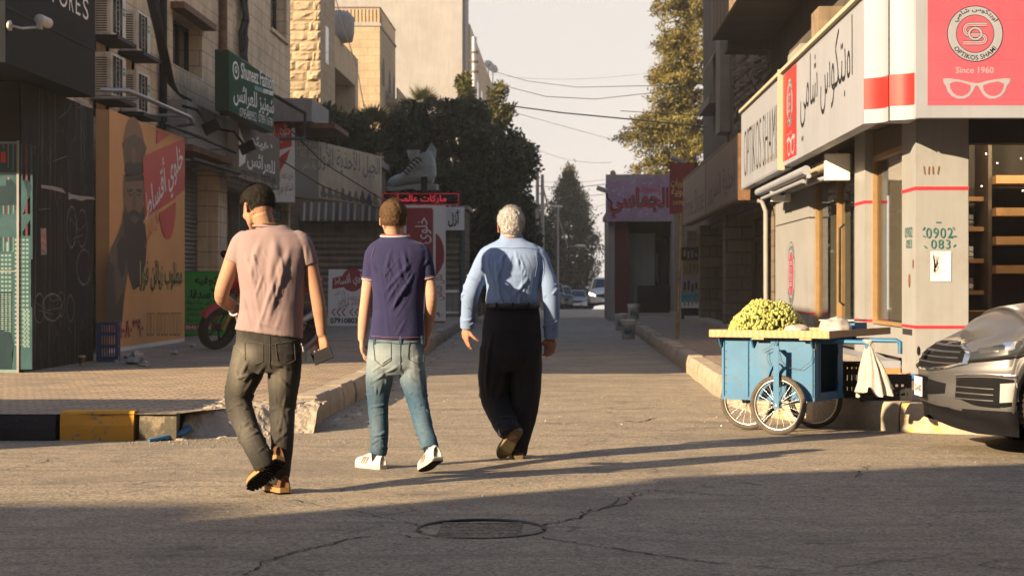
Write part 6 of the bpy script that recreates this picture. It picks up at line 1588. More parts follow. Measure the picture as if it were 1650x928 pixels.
m.box(-.79, 0, .001, .012, BZ0, BZ1, M_CBLUE); m.box(-.79, -.778, .013, .64, BZ0, BZ1, M_CBLUE); m.box(-.777, 0, .64, .652, BZ0, BZ1, M_CBLUE); m.box(-.777, -.013, .013, .639, BZ0, BZ0 + .012, M_CBLUD)
m.box(-.012, 0, .013, .13, BZ0, BZ1, M_CBLUE); m.box(-.012, 0, .52, .639, BZ0, BZ1, M_CBLUE); m.box(-.012, 0, .131, .519, BZ0, BZ0 + .05, M_CBLUE); m.box(-.012, 0, .131, .519, BZ1 - .03, BZ1, M_CBLUE)
m.box(-.4, -.39, .02, .63, BZ0 + .02, BZ1 - .01, M_BLACK); m.build('body', t)  # black sheet inside stands in for the unlit interior behind the opening
m = MB(CT)
for x in (-.77, -.56, -.315, -.305, -.015): m.tube([(x, -.002, BZ0), (x, -.002, BZ1)], .006, M_CBLUD if x == -.315 else M_CBLUE, 6)
for x in (-.565, -.765):
    for k in range(7): m.ball((x + .012, 0, BZ0 + .05 + k * .065), .005, M_CBLUD, 6, 4)
for x0, x1 in ((-.79, -.785), (0, .005)): m.box(x0, x1, -.004, .66, BZ0 - .012, BZ0 + .018, M_CBLUD)
m.box(-.784, 0, -.006, .0, BZ0 - .012, BZ0 + .015, M_CBLUE); m.box(.0, .004, .10, .13, BZ0, BZ1, M_CBLUD); m.box(.0, .004, .52, .55, BZ0, BZ1, M_CBLUD)
for z in (.36, .62): m.box(.0, .01, .515, .54, z, z + .05, M_CBLUD)
m.build('body_seam', t)
m = MB(CT); m.box(-.2, -.195, .01, .012, .5, .51, M_BLACK); m.box(-.012, -.002, .02, .1, BZ0 + .01, BZ0 + .02, M_PAPER); m.build('opening_edge', t)
# tray
m = MB(CT)
for k in range(8): y = -.05 + k * .165; m.box(-.85, .13, y, y + .16, .772, .79, M_PLANK)
m.build('tray_floor', t)
m = MB(CT); m.box(-.87, .15, -.075, -.052, .762, .822, M_PLANK); m.build('tray_edge', t, bevel=.003)
m = MB(CT); m.box(.128, .15, -.05, 1.42, .764, .822, M_PLANK); m.build('tray_edge', t, bevel=.003)
m = MB(CT); m.box(-.87, -.85, -.05, 1.28, .764, .822, M_PLANK); m.box(-.849, .127, 1.26, 1.28, .764, .815, M_PLANK); m.build('tray_edge', t, bevel=.003)
m = MB(CT); m.box(-.84, .12, .02, .06, .745, .771, M_CBLUD); m.box(-.84, .12, .6, .64, .745, .771, M_CBLUD); m.box(-.5, -.4, -.072, -.03, .748, .761, M_PLANK); m.box(-.1, .0, -.072, -.03, .748, .761, M_PLANK)
for x in (-.80, -.52, -.02): m.add([(x, -.01, .68), (x + .012, -.01, .68), (x + .012, -.06, .755), (x, -.06, .755), (x, -.01, .755), (x + .012, -.01, .755)], [(0, 1, 2, 3), (0, 3, 4), (1, 5, 2), (0, 4, 5, 1)], M_CBLUE)
m.build('bracket', t)
def spoke_wheel(x, y, r=.236, spin=0, lean=0.0):
    MX = CT @ Matrix.Translation((x, y, r)) @ Matrix.Rotation(R(lean), 4, 'Z') @ Matrix.Rotation(R(90), 4, 'X')
    m = MB(MX); a_ = .021; prf = [(r - a_ + a_ * math.cos(q), a_ * math.sin(q)) for q in np.linspace(0, 2 * math.pi, 11)]; m.lathe(prf, (0, 0, 0), (0, 0, 1), M_TYREC, 56)
    for k in range(64):
        q = 2 * math.pi * k / 64
        for sg in (-1, 1): m.M = MX @ Matrix.Rotation(q + (sg > 0) * .05, 4, 'Z'); m.box(r - .012, r - .001, sg * .005 - .004, sg * .005 + .004, sg * .011 - .005, sg * .011 + .005, M_TYREC)
    w = m.build('wheel', t)
    m = MB(MX); rr = r - .045; m.lathe([(rr - .004, -.011), (rr + .012, -.013), (rr + .012, .013), (rr - .004, .011), (rr - .004, -.011)], (0, 0, 0), (0, 0, 1), M_CHROME, 56); m.build('rim', w)
    m = MB(MX)
    for k in range(36):
        a = 2 * math.pi * k / 36 + spin; b = a + (.42 if (k // 2) % 2 else -.42); sg = 1 if k % 2 else -1
        m.tube([(.018 * math.cos(b), .018 * math.sin(b), sg * .024), (rr * math.cos(a), rr * math.sin(a), 0)], .0019, M_CHROME, 4, False)
    m.lathe([(0, -.04), (.008, -.04), (.008, -.028), (.022, -.027), (.022, -.022), (.011, -.018), (.011, .018), (.022, .022), (.022, .027), (.008, .028), (.008, .04), (0, .04)], (0, 0, 0), (0, 0, 1), M_STEEL, 14); m.build('spokes', w)
M_TYREC = pm('bicycle_tyre', (.075, .062, .048), .9, .3, 20, .4, 90); M_CHROME = pm('dull_chrome', (.5, .48, .45), .3, .1, 6, metal=.9)
spoke_wheel(-.27, -.085, spin=.1); spoke_wheel(-.70, .33, spin=.3, lean=4); spoke_wheel(-.27, .735, spin=.2)
m = MB(CT)
m.box(-.293, -.247, -.132, -.126, .21, .70, M_CBLUE); m.box(-.293, -.247, -.125, -.004, .66, .668, M_CBLUE); m.box(-.285, -.255, -.048, -.042, .21, .30, M_CBLUD); m.tube([(-.27, -.135, .236), (-.27, .78, .236)], .009, M_STEEL)
for k in range(6): a = R(60 + k * 14); b = R(60 + (k + 1) * 14); m.add([(-.27 + .262 * math.cos(a) * .35, -.11, .3 + .262 * math.sin(a)), (-.27 + .262 * math.cos(a) * .35, -.06, .3 + .262 * math.sin(a)), (-.27 + .262 * math.cos(b) * .35, -.06, .3 + .262 * math.sin(b)), (-.27 + .262 * math.cos(b) * .35, -.11, .3 + .262 * math.sin(b))], [(0, 1, 2, 3)], M_CBLUD)
m.build('fork', t)
m = MB(CT); m.box(-.73, -.67, .28, .30, .22, .275, M_CBLUD); m.box(-.73, -.67, .36, .38, .22, .275, M_CBLUD); m.tube([(-.70, .28, .236), (-.70, .39, .236)], .009, M_STEEL); m.build('fork', t)
m = MB(CT)
for y, xe in ((.10, .40), (.60, .50)): m.tube([(-.05, y, .735), (xe - .03, y, .735), (xe, y, .72), (xe, y, .63)], .019, M_CBLUE, 12)
m.build('push_handle', t)
m = MB(CT); rnd = random.Random(8)                  # thin looped wires on the front
for P in ([(-.33, -.012, .74), (-.36, -.03, .69), (-.43, -.03, .66), (-.40, -.03, .64), (-.35, -.03, .67)], [(-.31, -.012, .72), (-.29, -.03, .6), (-.22, -.03, .53), (-.1, -.03, .52), (-.02, -.03, .58), (.0, -.02, .68)], [(-.38, -.012, .66), (-.39, -.03, .6), (-.36, -.02, .53)], [(.01, -.01, .73), (.02, -.02, .68), (-.03, -.02, .66)]):
    m.tube(P, .0022, M_DFRAME, 4, False)
m.build('loose_wire', t)
# grapes: a heap nobody could count
g = G('green_grape'); rn = g.n('NewGeometry').outputs['Random Per Island']; c = g.mix(rn, (.22, .235, .045), (.40, .40, .12)); g.done(c, .3, spec=.5, Subsurface_Weight=.25, Subsurface_Scale=.01); M_GRAPE = g.m
M_STEM = pm('grape_stem', (.12, .14, .04), .8, .2)
m = MB(CT); rnd = random.Random(21); cx, cy = -.53, .34
def heap(x, y):
    a, b = (x - cx) / .31, (y - cy) / .36; r2 = a * a + b * b
    return .26 * max(0, 1 - r2) ** .62 * (1 + .16 * mnoise.noise(Vector((x * 9, y * 9, 2))))
pts = []
while len(pts) < 1150:
    x, y = cx + rnd.uniform(-.31, .31), cy + rnd.uniform(-.36, .3); h = heap(x, y)
    if h <= .004: continue
    s_ = Vector(((heap(x + .01, y) - heap(x - .01, y)) / .02, (heap(x, y + .01) - heap(x, y - .01)) / .02))
    if rnd.random() < (1 + s_.length) / 6: pts.append((x, y, .79 + h - rnd.uniform(0, .012)))
for k in range(70): pts.append((rnd.uniform(-.55, .1), rnd.uniform(-.04, .12), .803))
for p in pts: q = rnd.uniform(.0105, .0145); m.ball(p, (q, q, q * rnd.uniform(1.0, 1.25)), M_GRAPE, 8, 6)
m.lathe([(.27, .79), (.22, .86), (.15, .95), (.06, 1.0), (0, 1.01)], (cx, cy, 0), (0, 0, 1), M_STEM, 20)
for k in range(60):
    p = Vector(rnd.choice(pts)); m.tube([p, p + Vector((rnd.uniform(-.03, .03), rnd.uniform(-.03, .01), rnd.uniform(.012, .03)))], .0022, M_STEM, 4, False)
tag(m.build('grape_heap'), 'heap of pale green grapes piled on the wooden tray of the blue cart', 'grapes', kind='stuff')
# plastic bags, scale
g = G('thin_plastic'); n1 = g.noise(7, 5, .7); c = g.mix(n1, (.46, .43, .39), (.56, .53, .48)); g.done(c, .4, g.bump(g.noise(18, 5, .7), .6, .02)); tr = g.n('BsdfTranslucent'); g.l(c, tr.inputs[0]); mx = g.n('MixShader'); mx.inputs[0].default_value = .35
g.l(g.p.outputs[0], mx.inputs[1]); g.l(tr.outputs[0], mx.inputs[2]); g.l(mx.outputs[0], g.out.inputs[0]); M_BAG = g.m
def soft_lump(name, MX, r, seed, mat, label, cat, flat_z=None, amp=.22):
    m = MB(); m.ball((0, 0, 0), 1, mat, 40, 26); out = []
    for p in m.v:
        v_ = Vector(p); k = 1 + amp * mnoise.noise(v_ * 1.6 + Vector((seed, 0, 0))) + amp * .5 * abs(mnoise.noise(v_ * 4 + Vector((0, seed, 0)))) - amp * .35 * abs(mnoise.noise(v_ * 8))
        q = Vector((v_.x * r[0], v_.y * r[1], v_.z * r[2])) * k
        if flat_z is not None: q.z = max(q.z, flat_z)
        out.append(tuple(MX @ q))
    m.v = out; return tag(m.build(name, smooth=True), label, cat)
soft_lump('plastic_bag', CT @ Matrix.Translation((-.19, .1, .815)), (.115, .1, .05), 3, M_BAG, 'white plastic bag spread flat beside the grape heap', 'bag', -.024)
soft_lump('plastic_bag', CT @ Matrix.Translation((.02, .42, .83)), (.13, .12, .085), 7, M_BAG, 'knotted white plastic bag lying before the blue scale', 'bag', -.039)
t = thing('weighing_scale', 'blue shop scale standing on the back of the cart tray', 'scale', CT @ Vector((-.02, .75, .79)))
M_SCB = pm('scale_blue', (.03, .13, .30), .45, .1, 5)
m = MB(CT); m.box(-.16, .12, .6, .9, .80, .87, M_SCB); m.box(-.16, .11, .595, .6, .815, .85, M_SCB); m.build('scale_body', t, bevel=.012)
m = MB(CT); m.box(-.18, .12, .58, .92, .888, .897, M_STEEL); m.cyl((-.03, .75, .87), (-.03, .75, .888), .03, M_STEEL); m.build('pan', t)
m = MB(CT)
for k in range(5): m.box(-.145 + k * .05, -.112 + k * .05, .5925, .5945, .825, .842, M_WHITE)
m.build('display', t)
# tied white bag hanging from the handle
m = MB(CT @ Matrix.Translation((.40, .10, 0))); vs = []; K, N_ = 20, 44
for k in range(K + 1):
    s_ = k / K; z = lerp(.755, .345, s_); rad = .028 + .012 * math.sin(s_ * 40) if s_ < .12 else .022 + .118 * ((s_ - .12) / .88) ** .85
    if s_ < .05: rad = .045
    for j in range(N_):
        a = 2 * math.pi * j / N_; fold = 1 + (.28 * math.sin(a * 5 + 1.3) * .5 + .22 * math.sin(a * 9 + 4 * s_)) * min(1, s_ * 1.6)
        x = math.cos(a) * rad * fold + .055 * s_; y = math.sin(a) * rad * .55 * fold
        vs.append((x, y, z + (.028 * math.sin(a * 3 + .6) + .018 * math.sin(a * 7)) * max(0, s_ - .55) / .45 + .012 * mnoise.noise(Vector((x * 14, y * 14, z * 9)))))
m.add(vs, [(k * N_ + j, k * N_ + (j + 1) % N_, (k + 1) * N_ + (j + 1) % N_, (k + 1) * N_ + j) for k in range(K) for j in range(N_)], M_BAG, True)
tag(m.build('plastic_bag'), 'white plastic bag tied to the blue cart handle', 'bag')
M_CRATEK = pm('crate_black', (.018, .018, .018), .5, .2, 6)
crate('plastic_crate', 'black plastic crate on the kerb behind the hanging white bag', Matrix.Translation((2.42, 15.78, .222)) @ Matrix.Rotation(R(-8), 4, 'Z'), .42, .3, .22, M_CRATEK)
crate('plastic_crate', 'taller black plastic crate half hidden behind the cart', Matrix.Translation((2.28, 16.12, .222)) @ Matrix.Rotation(R(-12), 4, 'Z'), .34, .36, .31, M_CRATEK)
t = thing('drink_can', 'crumpled orange and blue wrapper lying at the foot of the corner pillar', 'litter', (0, 0, 0)); q = gp(1457, 612, .22)
m = MB(); m.ball(q + Vector((0, 0, .04)), (.07, .05, .045), pm('wrapper_orange', (.4, .16, .07), .5, .3, 12), 9, 7); m.v = [(x, y, z + .02 * math.sin(40 * x)) for x, y, z in m.v]; m.build('wrapper', t, smooth=False)
m = MB(); q2 = gp(1466, 613, .22); m.tube([q2 + Vector((-.04, 0, .035)), q2 + Vector((.05, 0, .035))], .033, pm('label_blue', (.05, .15, .4), .5, .4, 10), 12); m.build('can', t)
t['label'] = 'orange wrapper and blue and white can lying at the foot of the corner pillar'
M_GREYP = pm('grey_tube', (.2, .19, .17), .7, .2)
m = MB(); m.tube([(3.12, 22.0, .36), (3.14, 20.6, .36)], .055, M_GREYP, 12); tag(m.build('grey_roll'), 'grey cardboard tube lying on the wooden step of the corner shop', 'tube')

# ------------------------------------------------------------------ cars
def paint(name, col, metal=.6):
    g = G(name); n = g.noise(1.5, 5, .7); d = g.noise(6, 8, .75); c = g.mix(g.ramp(d, [(.56, 0.), (.78, .16)]), col, (.22, .19, .16)); z_ = 0
    return g.done(c, g.math('ADD', g.math('MULTIPLY', d, .25), .30), None, metal, .5, Coat_Weight=.25, Coat_Roughness=.2)
M_CARG = paint('paint_graphite', (.085, .084, .086), .4); M_CARW = paint('paint_white', (.5, .49, .47), 0); M_CARD2 = paint('paint_dark', (.045, .05, .055), .4); M_CARS = paint('paint_silver', (.34, .36, .38), .6)
M_TRIM = pm('black_trim', (.006, .006, .007), .8, .2, 8, .15, 80, spec=.1); M_CHR = pm('chrome_trim', (.55, .53, .5), .12, .05, 5, metal=1.0)
M_LENS = glassy('lamp_glass', (.022, .024, .027), .22); M_FOG = glassy('fog_glass', (.30, .31, .31), .15); M_LAMPD = pm('lamp_dark', (.04, .04, .042), .2, .2, 8); M_REFL = pm('lamp_reflector', (.6, .6, .6), .15, .1, 8, metal=.9)
def car(name, label, cat, MX, body_m, hero=False, group=None, lit=False):
    t = thing(name, label, cat, MX.translation, group); t.rotation_euler = MX.to_euler()
    W_, L_ = .91, 4.4
    def plan():
        P = []
        for k in range(27): y = W_ * math.sin(R(90) * k / 26); P.append((.56 * (y / W_) ** 3.1, y))
        x = .60
        while x < L_ - .5: P.append((x, W_)); x += .045
        for k in range(18): y = W_ * math.cos(R(90) * k / 17); P.append((L_ - .38 * (y / W_) ** 3.4, y))
        return P
    P = plan(); n = len(P)
    nrm = []
    for k in range(n):
        a = P[max(k - 1, 0)]; b = P[min(k + 1, n - 1)]; d = Vector((b[0] - a[0], b[1] - a[1])).normalized(); nrm.append(Vector((-d.y, d.x)))
    nrm[0] = Vector((-1, 0)); nrm[-1] = Vector((1, 0))
    arc = [0]
    for k in range(1, n): arc.append(arc[-1] + math.dist(P[k], P[k - 1]))
    def zs(x): return float(np.interp(x, [0, .12, .3, .6, 1.0, 1.4, 3.6, 4.1, 4.4], [.79, .815, .87, .94, 1.0, 1.03, 1.07, 1.05, .98]))
    def zl(x):
        z = float(np.interp(x, [0, .2, .5, .8, 4.0, 4.4], [.30, .24, .15, .2, .22, .32]))
        for c in (.90, 3.5):
            if abs(x - c) < .425: z = max(z, .36 + math.sqrt(.425 ** 2 - (x - c) ** 2) * .98)
        return z
    def inset(v, fr): return float(np.interp(v, [0, .08, .25, .42, .6, .8, .92, 1], [.055, .02, .0, .012, .004, .03, .075, .15])) * (1 + 1.1 * fr * (v > .6)) 
    def pt(k, z, off=0.0):
        x, y = P[k]; a, b = zl(x), zs(x); v = min(1, max(0, (z - a) / max(b - a, .05))) if b - a > .3 else min(1, max(0, (z - .23) / (b - .23)))
        fr = max(0, 1 - x / .7); q = Vector((x, y)) - nrm[k] * (inset(v, fr) - off); return (q.x, q.y, z)
    RW = 22; vs = []; fs = []
    for sg in (1, -1):
        base = len(vs)
        for k in range(n):
            a, b = zl(P[k][0]), zs(P[k][0])
            for j in range(RW + 1): q = pt(k, lerp(a, b, (j / RW))); vs.append((q[0], q[1] * sg, q[2]))
        for k in range(n - 1):
            for j in range(RW):
                f = (base + k * (RW + 1) + j, base + (k + 1) * (RW + 1) + j, base + (k + 1) * (RW + 1) + j + 1, base + k * (RW + 1) + j + 1); fs.append(f if sg < 0 else f[::-1])
    m = MB(MX); m.add(vs, fs, body_m, True)
    # bonnet / top: chords across the shoulder line
    vs = []; NC = 14
    for k in range(n):
        q = pt(k, zs(P[k][0])); cr = .085 * min(1, q[0] / .6 + .25)
        for j in range(NC + 1):
            s_ = lerp(-1, 1, j / NC); ridge = .004 * math.exp(-((abs(s_) - .62) / .09) ** 2) * min(1, max(0, q[0]) / .4)
            vs.append((q[0], q[1] * s_, q[2] + cr * (1 - abs(s_) ** 2.2) + ridge))
    m.add(vs, [(k * (NC + 1) + j, k * (NC + 1) + j + 1, (k + 1) * (NC + 1) + j + 1, (k + 1) * (NC + 1) + j) for k in range(n - 1) for j in range(NC)], body_m, True)
    m.build('body', t)
    # dark underside and lower trim
    m = MB(MX); m.box(.62, L_ - .5, -.6, .6, .2, .6, M_TRIM); m.build('underbody', t)
    def patch(name, k0, k1, lo, up, off, mat, sg=-1, rows=6, parent=None):
        m = MB(MX); vs = []; ks = [k for k in range(n) if arc[k0] <= arc[k] <= arc[k1]]; c = len(ks)
        for i, k in enumerate(ks):
            s_ = i / max(1, c - 1); a, b = lo(s_), up(s_)
            for j in range(rows + 1): z = lerp(a, b, j / rows); q = pt(k, z, off + (.0 if 0 < j < rows and 0 < i < c - 1 else -.006)); vs.append((q[0], q[1] * sg, q[2]))
        m.add(vs, [(i * (rows + 1) + j, (i + 1) * (rows + 1) + j, (i + 1) * (rows + 1) + j + 1, i * (rows + 1) + j + 1) for i in range(c - 1) for j in range(rows)], mat, True)
        return m.build(name, parent or t)
    def kx(y=None, x=None):
        if y is not None: return min(range(27), key=lambda k: abs(P[k][1] - y))
        return min(range(n), key=lambda k: abs(P[k][0] - x) + (0 if k > 20 else 9))
    I = lambda *z: (lambda s_: float(np.interp(s_, np.linspace(0, 1, len(z)), z)))
    for sg in (-1, 1):
        patch('lower_trim', 0, kx(x=.47), I(.24, .20, .15, .14), I(.335, .325, .32, .315), .006, M_TRIM, sg, 5)
        h = patch('headlight', kx(y=.60), kx(x=.98 if hero else .8), I(.655, .675, .70, .745, .79, .83), I(.70, .765, .80, .835, .875, .90), .010, M_LENS if not lit or sg < 0 else M_SPOT, sg, 8)
        if hero:
            patch('lamp_unit', kx(y=.69), kx(y=.80), I(.70, .71), I(.745, .765), .013, M_LAMPD, sg, 4, h); patch('reflector', kx(y=.81), kx(x=.46), I(.72, .735), I(.785, .80), .013, M_REFL, sg, 4, h)
            patch('reflector', kx(x=.5), kx(x=.66), I(.76, .775), I(.82, .835), .013, M_LAMPD, sg, 4, h); patch('lamp_edge', kx(y=.59), kx(x=1.0), I(.635, .66, .685, .73, .775, .82), I(.655, .675, .70, .745, .79, .83), .012, M_TRIM, sg, 2, h)
        gr = patch('grille', 0, kx(y=.62), I(.585, .59, .61, .645), I(.775, .775, .765, .715), .008, M_TRIM, sg, 6)
        if hero:
            for zz in (.625, .665, .705, .745): patch('grille_bar', 0, kx(y=.56), I(zz, zz + .002), I(zz + .011, zz + .013), .017, M_ENG, sg, 2, gr)
            patch('grille_frame', 0, kx(y=.64), I(.565, .57, .59, .635), I(.585, .59, .61, .655), .015, M_CHR, sg, 2, gr); patch('grille_frame', 0, kx(y=.64), I(.775, .775, .765, .70), I(.797, .797, .785, .72), .015, M_CHR, sg, 2, gr); patch('grille_frame', kx(y=.60), kx(y=.655), I(.64, .655), I(.73, .70), .016, M_CHR, sg, 3, gr)
            patch('intake', 0, kx(y=.48), I(.40, .40, .42), I(.51, .51, .49), .006, M_TRIM, sg, 4); 
            fr_ = patch('fog_recess', kx(y=.56), kx(x=.47), I(.40, .345, .335, .36), I(.535, .545, .545, .53), .006, M_TRIM, sg, 6)
            for zz in (.40, .44, .48): patch('recess_rib', kx(y=.58), kx(y=.78), I(zz - .01, zz - .02), I(zz, zz - .01), .012, M_ENG, sg, 2, fr_)
            patch('fog_lamp', kx(y=.80), kx(x=.43), I(.375, .385), I(.505, .515), .013, M_FOG, sg, 5, fr_); patch('chrome_strip', kx(y=.54), kx(x=.49), I(.545, .555, .555, .545), I(.56, .575, .575, .565), .014, M_CHR, sg, 2, fr_)
        else: patch('tail_lamp', kx(x=L_ - .5), n - 8, I(.8, .8), I(1.0, .95), .008, M_RED, sg)
    m = MB(MX @ frame((-.025, .16 if hero else .26, .39), (0, -1, 0), (0, 0, 1)))
    a = .32 if hero else .52
    m.box(0, a, -.02, .135, -.03, .0, M_TRIM); m.rect(.006, a - .006, -.012, .127, .003, M_WHITE)
    if hero: m.text('25-4187', a / 2, .045, a * .8, .05, .0045, M_INK, bold=.02); m.text('الأردن', a / 2, .105, a * .3, .025, .0045, M_INK)
    m.build('number_plate', t)
    if hero:
        m = MB(MX @ frame((-.012, .0, .70), (0, -1, 0), (0, 0, 1))); m.ellipse(0, 0, .075, .04, .012, M_CHR); m.ellipse(0, 0, .064, .031, .014, M_TRIM); m.build('badge', t)
    # greenhouse
    def outline(x0, x1, w, z, nn=9):
        q = [(x0 + .16 * (abs(s_) ** 2.5), w * s_, z) for s_ in np.linspace(-1, 1, nn)] + [(lerp(x0 + .16, x1 - .1, k / 8), w, z) for k in range(1, 8)] + [(x1 - .1 * (abs(s_) ** 2.5), w * s_, z) for s_ in np.linspace(1, -1, nn)] + [(lerp(x1 - .1, x0 + .16, k / 8), -w, z) for k in range(1, 8)]
        return q
    r0, r1, r2 = outline(1.05, 4.2, .80, 1.0), outline(1.78, 3.95, .64, 1.54), outline(2.0, 3.75, .56, 1.62); nn = len(r0)
    m = MB(MX); m.add(r0 + r1, [(k, (k + 1) % nn, nn + (k + 1) % nn, nn + k) for k in range(nn)], M_GLASSD, True); m.build('windows', t)
    m = MB(MX); m.add(r1 + r2, [(k, (k + 1) % nn, nn + (k + 1) % nn, nn + k) for k in range(nn)] + [tuple(range(nn, 2 * nn))], body_m, True)
    for sg in (-1, 1):
        for a, b in (((1.2, .8, 1.02), (1.92, .645, 1.545)), ((2.55, .81, 1.02), (2.6, .65, 1.545)), ((4.1, .79, 1.02), (3.85, .645, 1.545))): m.tube([(a[0], a[1] * sg, a[2]), (b[0], b[1] * sg, b[2])], .04, body_m, 6)
    m.build('roof', t)
    for sg in (-1, 1): m = MB(MX); m.ball((1.35, sg * .97, 1.08), (.07, .11, .08), body_m, 10, 8); m.build('wing_mirror', t)
    for x in (.90, 3.5):
        for sg in (-1, 1):
            m = MB(MX); m.lathe([(.21, -.1), (.33, -.105), (.352, -.07), (.355, 0), (.352, .07), (.33, .105), (.21, .1)], (x, sg * .79, .355), (0, 1, 0), M_TYRE, 40)
            if hero:
                for k in range(60):
                    a = 2 * math.pi * k / 60; M2 = m.M; m.M = MX @ Matrix.Translation((x, sg * .79, .355)) @ Matrix.Rotation(a, 4, 'Y'); m.box(.345, .361, -.095, -.01, -.009, .009, M_TYRE); m.box(.345, .361, .01, .095, -.004, .014, M_TYRE); m.M = M2
            w = m.build('wheel', t)
            m = MB(MX); y0 = sg * (.79 + .06)
            m.lathe([(0, 0), (.06, 0), (.215, -.03), (.225, .02)] if sg > 0 else [(0, 0), (.06, 0), (.215, .03), (.225, -.02)], (x, y0, .355), (0, 1, 0), M_ENG, 30)
            for k in range(5): a = 1.257 * k; m.tube([(x + .04 * math.cos(a), y0 + sg * .02, .355 + .04 * math.sin(a)), (x + .2 * math.cos(a), y0 + sg * .02, .355 + .2 * math.sin(a))], .025, M_STEEL, 6)
            m.build('rim', w)
    return t
def place(x, y, deg, z=0): return Matrix.Translation((x, y, z)) @ Matrix.Rotation(R(deg), 4, 'Z')
car('parked_car', 'grey metallic SUV whose nose enters at the right edge of the street corner', 'car', place(2.6, 14.0, 0), M_CARG, True)
car('parked_car', 'white car with one lit lamp standing by the small purple-sign shop', 'car', place(2.15, 97.5, 90, ground_z(97)), M_CARW, lit=True, group='cars at the far end')
car('parked_car', 'dark SUV parked at the left kerb just short of the crest', 'car', place(-.9, 116, 90, ground_z(117)), M_CARD2, group='cars at the far end')
car('parked_car', 'second dark car parked behind the dark SUV at the left kerb', 'car', place(-.33, 132, 90, ground_z(132)), M_CARD2, group='cars at the far end')
car('parked_car', 'silver blue car in the middle of the road beyond the crest', 'car', place(.98, 158, 90, ground_z(160)), M_CARS, group='cars at the far end')
car('parked_car', 'dark car parked by the left kerb just outside the picture', 'car', place(-9.5, 13.6, 0), M_CARD2)
# ------------------------------------------------------------------ people
def mat_skin(name, col):
    g = G(name); n = g.noise(9, 5, .65); f = g.noise(120, 3, .6)
    c = g.mix(g.ramp(n, [(.3, 0.), (.7, 1.)]), tuple(x * .85 for x in col), (col[0] * 1.08, col[1] * .98, col[2] * .95))
    return g.done(c, .62, g.bump(f, .25, .002), spec=.2, Subsurface_Weight=.08, Subsurface_Scale=.01)
def mat_cloth(name, col, col2=None, weave=420, bump=.25, rough=.9, tint=None, fine=.25):
    g = G(name); n = g.noise(3, 5, .6); f = g.noise(weave, 2, .6); col2 = col2 or tuple(x * .82 for x in col)
    c = g.mix(g.ramp(n, [(.35, 0.), (.65, 1.)]), col2, col)
    if tint is not None:
        a = g.n('Attribute', attribute_name='tint'); m_ = g.noise(40, 5, .75)
        k = g.math('ADD', a.outputs['Fac'], g.math('MULTIPLY', g.math('SUBTRACT', m_, .5), .35)); c = g.mix(g.ramp(k, [(.05, 0.), (.95, 1.)]), c, tint)
    c = g.mix(g.math('MULTIPLY', f, fine), c, tuple(x * .55 for x in col))
    return g.done(c, rough, g.bump(f, bump, .002), spec=.15, Sheen_Weight=.04)
def mat_hair(name, a, b):
    g = G(name); rn = g.n('NewGeometry').outputs['Random Per Island']; n = g.noise(60, 4, .7); c = g.mix(g.math('MULTIPLY', g.math('ADD', rn, n), .5), a, b)
    return g.done(c, .75, g.bump(n, .9, .006), spec=.15)

def ring_stack(m, rings, Y, mat, n=44, ex=2.05):
    """horizontal rings (left px, right px, py, half depth, depth shift [, tilt]) read at depth Y"""
    vs = []
    for r in rings:
        l, r_, py, dep, dy = r[:5]; tilt = r[5] if len(r) > 5 else 0
        c = at((l + r_) / 2, py, Y + dy); hw = (r_ - l) / 2 * (Y + dy) / F
        for j in range(n):
            a = 2 * math.pi * j / n; ca, sa = math.cos(a), math.sin(a)
            x = hw * math.copysign(abs(ca) ** (2 / ex), ca); y = dep * math.copysign(abs(sa) ** (2 / ex), sa)
            vs.append((c.x + x, c.y + y, c.z - tilt * x / max(hw, .01)))
    K = len(rings); fs = [(k * n + j, k * n + (j + 1) % n, (k + 1) * n + (j + 1) % n, (k + 1) * n + j) for k in range(K - 1) for j in range(n)]
    fs += [tuple(range(n)), tuple(range((K - 1) * n, K * n))]
    m.add(vs, fs, mat, True)
def smooth_path(pts, rad, k=5):
    """Catmull-Rom through joints so limbs bend softly"""
    P = [Vector(p) for p in pts]; out = []; rr = []; n = len(P)
    for i in range(n - 1):
        p0, p1, p2, p3 = P[max(i - 1, 0)], P[i], P[i + 1], P[min(i + 2, n - 1)]
        for q in range(k):
            t = q / k; out.append(.5 * ((2 * p1) + (p2 - p0) * t + (2 * p0 - 5 * p1 + 4 * p2 - p3) * t * t + (3 * p1 - p0 - 3 * p2 + p3) * t ** 3)); rr.append(lerp(rad[i], rad[i + 1], t))
    return out + [P[-1]], rr + [rad[-1]]
def limb(m, pts, rad, mat, n=18): p, r = smooth_path(pts, rad); m.tube(p, r, mat, n)
